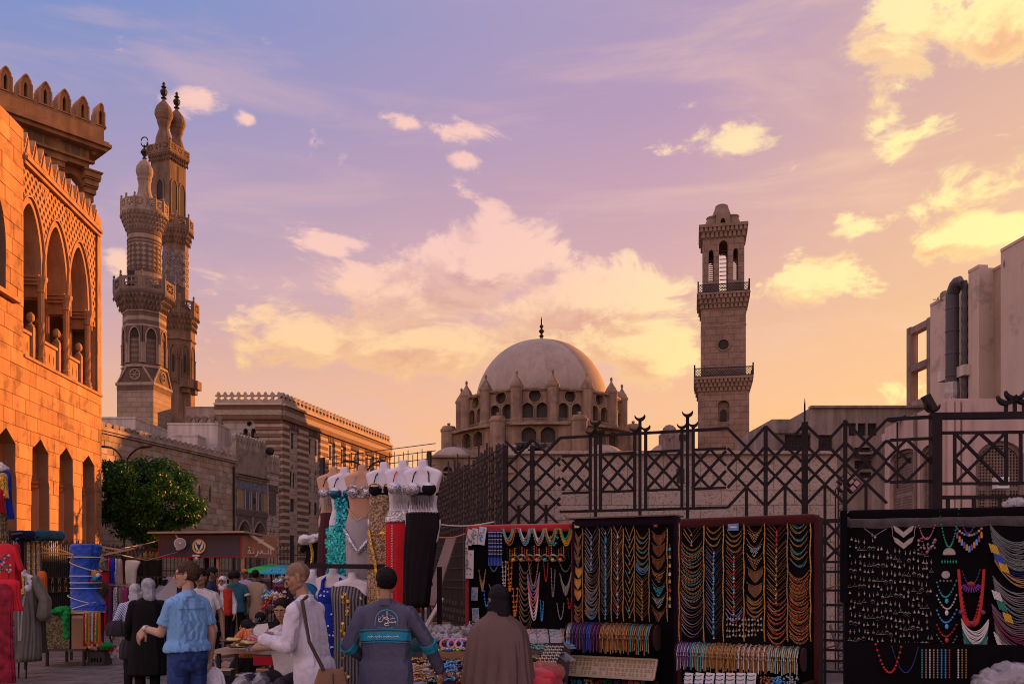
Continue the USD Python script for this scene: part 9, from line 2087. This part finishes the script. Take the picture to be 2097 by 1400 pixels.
# black crate with scarves, bundles
pc=W(197,1350,16.0);t=thing('plastic_crate','black plastic crate filled with scarves on the paving','crate',(pc[0],16.1,0));q=MB();wd=.30;hC=.27
for s_ in(-1,1):
 q.box((pc[0]+s_*wd/2,16.15,hC/2),(.015,.28,hC));fr_c=Frame((pc[0]-wd/2,16.15+s_*.14),(1,0));q.prism(sbox(0,0,wd,hC).difference(unary_union([sbox(.05+.055*k,.09,.085+.055*k,.16)for k in range(4)])),fr_c,-.008,.008)
q.box((pc[0],16.15,.01),(wd,.28,.02));obj('crate',q,BLACKP,t)
p=np.array([pc[0],16.12,hC+.03])
for k,(dx,m_,lab)in enumerate(((-.1,SGOLD,'gold sequin'),(.0,MULT,'multicoloured'),(.1,BRNC,'brown'),(.2,RED2,'red'),(-.02,CREAMC,'cream'),(.19,GRN,'green'))):t=thing('folded_scarf',lab+' scarf bundle in the black crate','scarf',p+(dx,0,0));obj('cloth',soft(sph(p+(dx,-.02*k,.04+.03*(k>3)),(.11,.10,.05)),.03,2,.06,(14,14,14),k),m_,t,smooth=True)
for dx in(.28,.38):t=thing('plastic_packet','%s clear packet of red sweets hanging beside the crate'%('left' if dx<.3 else 'right'),'packet',p+(dx,0,-.1));obj('packet',soft(sph(p+(dx,-.05,-.05),(.06,.03,.10)),.025,1,.04,(15,15,15),3),POLY,t,smooth=True);obj('filling',MB().ball(p+(dx,-.07,.0),(.03,.02,.04),7),BR,t)
# rack of dresses beside the tarpaulin
rk=thing('clothes_rail','clothes rail of dresses and scarves right of the blue bundle, crossbars of bare timber','clothes rail',W(240,1177,18.6)*(1,1,0));TIM=mat('bare_timber',(.34,.19,.10),var=.25,bump=.2)
for(a,b)in(((205,1137),(275,1122)),((200,1118),(262,1128)),((224,1196),(285,1200))):obj('bar',MB().beam(W(*a,18.4),W(*b,18.8),.05,.04),TIM,rk)
for px in(228,284):P=W(px,1195,18.7);obj('post',MB().box((P[0],P[1],P[2]/2),(.04,.04,P[2])),IRON,rk)
for(px,y0,y1,d,w,m_,lab)in((213,1150,1290,18.3,.22,RED2,'long crimson dress with dark lace top'),(212,1142,1168,18.25,.18,SBLK,'dark patterned lace bodice over the crimson dress'),(224,1142,1200,18.5,.08,cloth('hot_pink',(.45,.02,.14)),'narrow hot pink dress'),(232,1143,1196,18.5,.10,ROY,'royal blue dress by the pink one'),(238,1143,1196,18.55,.08,SSIL,'silver sequin dress by the blue one'),(245,1143,1198,18.6,.10,cloth('rose_satin',(.42,.25,.20)),'rose satin dress on the timber bar')):sg(px,y0,y1,d,w,m_,'hanging_dress',lab+' on the left rail')
t=thing('display_torso','beige display back of a torso at the end of the timber bar','mannequin',W(265,1180,18.7));obj('shell',loft(interp_rings([(W(0,1205,18.7)[2],W(264,0,18.7)[0],18.8,.10,.06),(W(0,1170,18.7)[2],W(264,0,18.7)[0],18.8,.12,.08),(W(0,1150,18.7)[2],W(268,0,18.7)[0],18.8,.16,.06),(W(0,1146,18.7)[2],W(262,0,18.7)[0],18.8,.05,.03)],14),28),CREAMC,t,smooth=True)
cm_=[cloth('plum',(.10,.02,.07)),MULT,SBLK,BLKC,cloth('violet_scarf',(.09,.04,.18)),RED2,cloth('teal_scarf',(.02,.14,.16)),cloth('magenta_scarf',(.30,.02,.12)),STRP,SSIL]
for k in range(17):sg(226+k*3.5,1202,1285+22*math.sin(k*1.7),18.0+.05*(k%3),.085,cm_[(k*3)%10],'hanging_scarf','patterned scarf on the crowded lower bar of the left rail','scarf',4,.18,True,.03,group='patterned scarves on the left rail')
P=W(196,1215,17.6);t=thing('dark_sack','dark hooded sack behind the blue tarpaulin bundle','sack',P-(0,0,.3));obj('sack',soft(hull((P,.19),(P+(.08,0,.12),.16),(P-(0,0,.2),.14)),.04,3,.04),BRNC,t,smooth=True)
P=W(194,1178,17.3);t=thing('plush_toy','bright multicoloured plush bird beside the blue bundle','toy',P-(0,0,.1))
for(o,r,m_)in(((0,0,.05),.07,cloth('toy_orange',(.5,.2,.03))),((.06,0,0),.06,CREAMC),((.02,-.03,-.05),.06,cloth('toy_teal',(.02,.25,.35))),((-.05,0,-.09),.05,RED1),((.1,0,-.03),.045,ROY)):obj('patch',MB().ball(P+o,r,10),m_,t,smooth=True)
for(pts,m_,lab)in((((112,1120,17),(150,1135,17),(145,1150,17.2)),mat('yellow_rope',(.50,.25,.04),bump=.2),'yellow rope from the padded cover to the blue bundle'),(((78,1116,15.5),(98,1125,16),(113,1119,17)),mat('white_rope',(.5,.48,.46),bump=.2),'white rope above the iron gate panels'),(((205,1126,18),(300,1147,24),(362,1130,30)),mat('grey_rope',(.3,.26,.23),bump=.2),'slack grey rope from the timber bar to the kiosk'),(((250,1122,20),(290,1115,25),(325,1106,30.5)),mat('grey_rope',(.3,.26,.23),bump=.2),'thin cable rising to the kiosk roof')):P=[W(*p)for p in pts];t=thing('rope',lab,'rope',P[0]);tt=np.linspace(0,2,15);obj('rope',MB().tube(np.stack([np.interp(tt,range(3),np.array(P)[:,i])for i in range(3)],1),.012,5),m_,t)
# ------------------------------------------------------------------ slipper table in the middle
tm2,zs=table(436,566,1330,9.9,.75,'low goods table with slippers in the middle',mat('raw_plank',(.36,.25,.18),var=.2,bump=.2));zs+=.0
def on(px,py,lift=0.0):d=(EYE-zs)/((py-HY)/F);return W(px,py,d)+(0,0,lift)
SLP=mat('gold_slipper',(.44,.33,.12),rough=.45,var=.2,bump=.15,metal=.2)
for k,(px,py,a)in enumerate(((478,1352,.2),(494,1344,-.2),(468,1366,.1),(485,1366,.4),(500,1360,-.1),(466,1376,0),(489,1376,-.3),(503,1350,.5),(512,1372,.2),(476,1358,-.4))):
 p=W(px,py,9.95-.08*(k%4));p[2]=zs+.05+.03*(k%3);t=thing('slipper','gold coloured pointed slipper in the pile on the middle table','slipper',p,'gold slippers in a pile');obj('sole',xf(soft(hull(((-.05,0,0),(.035,.03,.012)),((.06,0,.0),(.04,.035,.012)),((.12,0,.015),.008)),.02,1),p,pi/2+a),WOODD,t);obj('upper',xf(soft(hull(((.02,0,.012),(.035,.036,.022)),((.07,0,.01),(.04,.036,.02)),((.125,0,.02),.008)),.015,1),p,pi/2+a),SLP,t,smooth=True)
for k,(px,py)in enumerate(((516,1338),(522,1350),(507,1342),(526,1336))):p=W(px,py,9.8);p[2]=max(p[2],zs+.05);t=thing('plush_toy','%s pink and white plush toy on the middle table'%('upright','lower','left','right')[k],'toy',p-(0,0,.06));obj('body',MB().ball(p,(.03,.03,.06),9),bead('pink_light',(.55,.22,.34))if k%2 else CARD,t,smooth=True);obj('head',MB().ball(p+(.02,0,.07),.026,9),BPK,t,smooth=True);obj('ear',MB().ball(p+(.03,0,.10),(.008,.008,.02),6),BPK,t)
for k,(px,py,w,l,h,m_,lab)in enumerate(((463,1376,.14,.14,.05,BLACKP,'small black box in front of the slippers'),(510,1386,.24,.2,.06,WOODD,'dark wooden box with silver lid on the middle table'),(545,1350,.22,.2,.10,RED2,'red fabric box with beads on the middle table'),(541,1382,.14,.15,.13,CARDBOARD,'small cardboard box below the red box'))):p=W(px,py,9.6);t=thing('box',lab,'box',p-(0,0,h/2));obj('box',MB().box(p,(w,l,h)),m_,t);obj('lid',MB().box(p+(0,0,h/2+.008),(w*.96,l*.96,.016)),SILV if k==1 else(BK if k==2 else CREAM),t)
p=W(445,1340,10.6);t=thing('timber_plank','pale timber plank lying behind the slippers','plank',p);obj('plank',MB().beam(W(432,1345,10.5),W(486,1338,10.8),.16,.04),mat('raw_plank',(.36,.25,.18),var=.2,bump=.2),t)
p=W(518,1398,9.0);t=thing('plastic_bag','crumpled grey plastic bag under the edge of the middle table','bag',p-(0,0,.2));obj('bag',soft(sph(p-(0,0,.04),(.19,.15,.10)),.035,2,.10,(9,9,9),8),POLY,t,smooth=True)
g_=garment(523,1286,1345,10.6,.34,stripes('red_gold_stripe',(.42,.03,.01),(.50,.22,.06),18,'x'),'hanging_dress','orange red blouse with gold stripes hung on a dark hanger in the middle',sleeves=True);
for k in range(4):garment(512+k*16,1278,1300,11.0,.2,BLKC,'hanging_garment','%s dark garment on the rack behind the orange red blouse'%('first','second','third','last')[k])
sr=thing('clothes_rail','small dark rail holding the orange red blouse','clothes rail',W(535,1177,10.8)*(1,1,0));obj('rail',MB().beam(W(500,1278,10.8),W(570,1274,10.8),.04),STEEL,sr);[obj('post',MB().box((W(px,0,10.8)[0],10.8,W(0,1276,10.8)[2]/2),(.035,.035,W(0,1276,10.8)[2])),STEEL,sr)for px in(502,568)]
# trinket stalls further back
for k,(px0,px1,py,d,lab)in enumerate(((538,612,1242,14.5,'trinket table behind the seated boy'),(560,625,1196,19,'farther trinket table with pink goods'),(600,655,1190,23,'farthest trinket table beneath green parasol'))):table(px0,px1,py,d,1.0,lab,cloth('stall_%d'%k,((.10,.03,.05),(.20,.05,.10),(.05,.05,.09))[k]))
pal=[BT,BPK,BP,GOLD,SILV,BW,BR,BBLUEL,BG,POLY]
for k in range(46):
 d=(14.7,19.3,23.3)[k%3];px=((538,612),(560,625),(600,655))[k%3];py=(1238,1192,1187)[k%3];p=W(rnd.uniform(*px),py-rnd.uniform(0,22),d+rnd.uniform(0,.5));t=thing('goods_pile','small glittering pile of goods on the back trinket tables','goods',p,'goods piled on the back trinket tables')
 q=MB();[q.octa(p+np.array([rnd.uniform(-.12,.12),rnd.uniform(-.1,.1),rnd.uniform(-.06,.06)]),rnd.uniform(.02,.045))for j in range(10)];obj('pieces',q,pal[k%10],t)
for k,(px,py,d,r,m_,lab)in enumerate(((556,1164,27,1.0,cloth('green_awning',(.01,.28,.06)),'bright green stall parasol in the distance'),(582,1166,25,.8,cloth('teal_awning',(.02,.22,.30)),'teal stall parasol in the distance'),(600,1160,29,.9,cloth('dark_green_awning',(.01,.12,.05)),'dark green stall parasol farthest right'))):p=W(px,py,d);t=thing('parasol',lab,'parasol',p*(1,1,0));obj('canopy',MB().lathe([(r,-.12),(r*.98,-.10),(r*.5,.06),(.03,.14)],p,10),m_,t);obj('pole',MB().tube([p*(1,1,0),p],.025,6),IRON,t)
# parked cars beyond the kiosk
def car(px,d,yaw,m_,label,L=4.3,Wd=1.75,H=1.6,suv=True):
 b=W(px,1177,d)*(1,1,0);t=thing('parked_car',label,'car',b);R=trimesh.transformations.euler_matrix(0,0,yaw)[:3,:3];X_=lambda m:(np.asarray(m[0])@R.T+b,m[1])
 side=Polygon([(-L/2,.35),(L/2,.35),(L/2,.75),(L*.47,.95),(L*.27,1.05),(L*.12,H),(-L*.36,H),(-L*.47,1.05),(-L/2,.95)]);f0=Frame((0,Wd/2),(1,0));f0.n=np.array([0,-1.0,0])
 bd=obj('body',X_(MB().prism(side,f0,0,Wd).arr()),m_,t)
 for s_ in(-1,1):
  fw=Frame((0,s_*(Wd/2+.004)),(1,0));fw.n=np.array([0,s_*1.0,0])
  for xa,xb in((-.34,-.13),(-.11,.10)):obj('window',X_(MB().prism(Polygon([(L*xa,1.08),(L*xb+(.10*L if xb>0 else 0),1.08),(L*xb+.0,H-.10),(L*xa+.02,H-.10)]),fw,0,.01).arr()),mat('car_glass',(.02,.022,.03),rough=.08,bump=0,spec=.7),t)
  for xw in(-.31,.31):w=obj('wheel',X_(MB().tube([(L*xw,s_*(Wd/2-.12),.32),(L*xw,s_*(Wd/2+.02),.32)],.32,16).arr()),BLACKP,t);obj('rim',X_(MB().tube([(L*xw,s_*(Wd/2+.01),.32),(L*xw,s_*(Wd/2+.03),.32)],.2,12).arr()),SILV,(w[0],w[1]))
 for xs,m2_ in((L/2,CARD),(-L/2,BR)):
  for s_ in(-1,1):obj('headlight' if xs>0 else 'tail_light',X_(MB().box((xs,s_*Wd*.36,.75),(.04,.3,.16)).arr()),m2_,t)
 for xe in(L*.205,-L*.42):obj('windscreen',X_(MB().box((xe,0,1.30),(.03,Wd*.86,.42),trimesh.transformations.euler_matrix(0,-.55 if xe>0 else.28,0)[:3,:3]).arr()),MATS['car_glass'],t)
CW=mat('car_white',(.55,.53,.56),rough=.25,var=.04,bump=0,spec=.6)
car(440,33,.5,CW,'white estate car parked behind the kiosk posts, nearest of the cars');car(395,40,.2,CW,'white car parked by the open iron fence',H=1.5);car(350,41,.1,mat('car_dark',(.02,.02,.03),rough=.25,bump=0,spec=.6),'dark car parked left behind the kiosk');car(520,38,.9,mat('car_blue',(.03,.06,.16),rough=.25,bump=0,spec=.6),'blue car parked beyond the lilac shirt',H=1.5);car(560,41,.3,mat('car_orange',(.42,.18,.03),rough=.3,bump=0),'orange taxi parked near the green parasol',H=1.5)
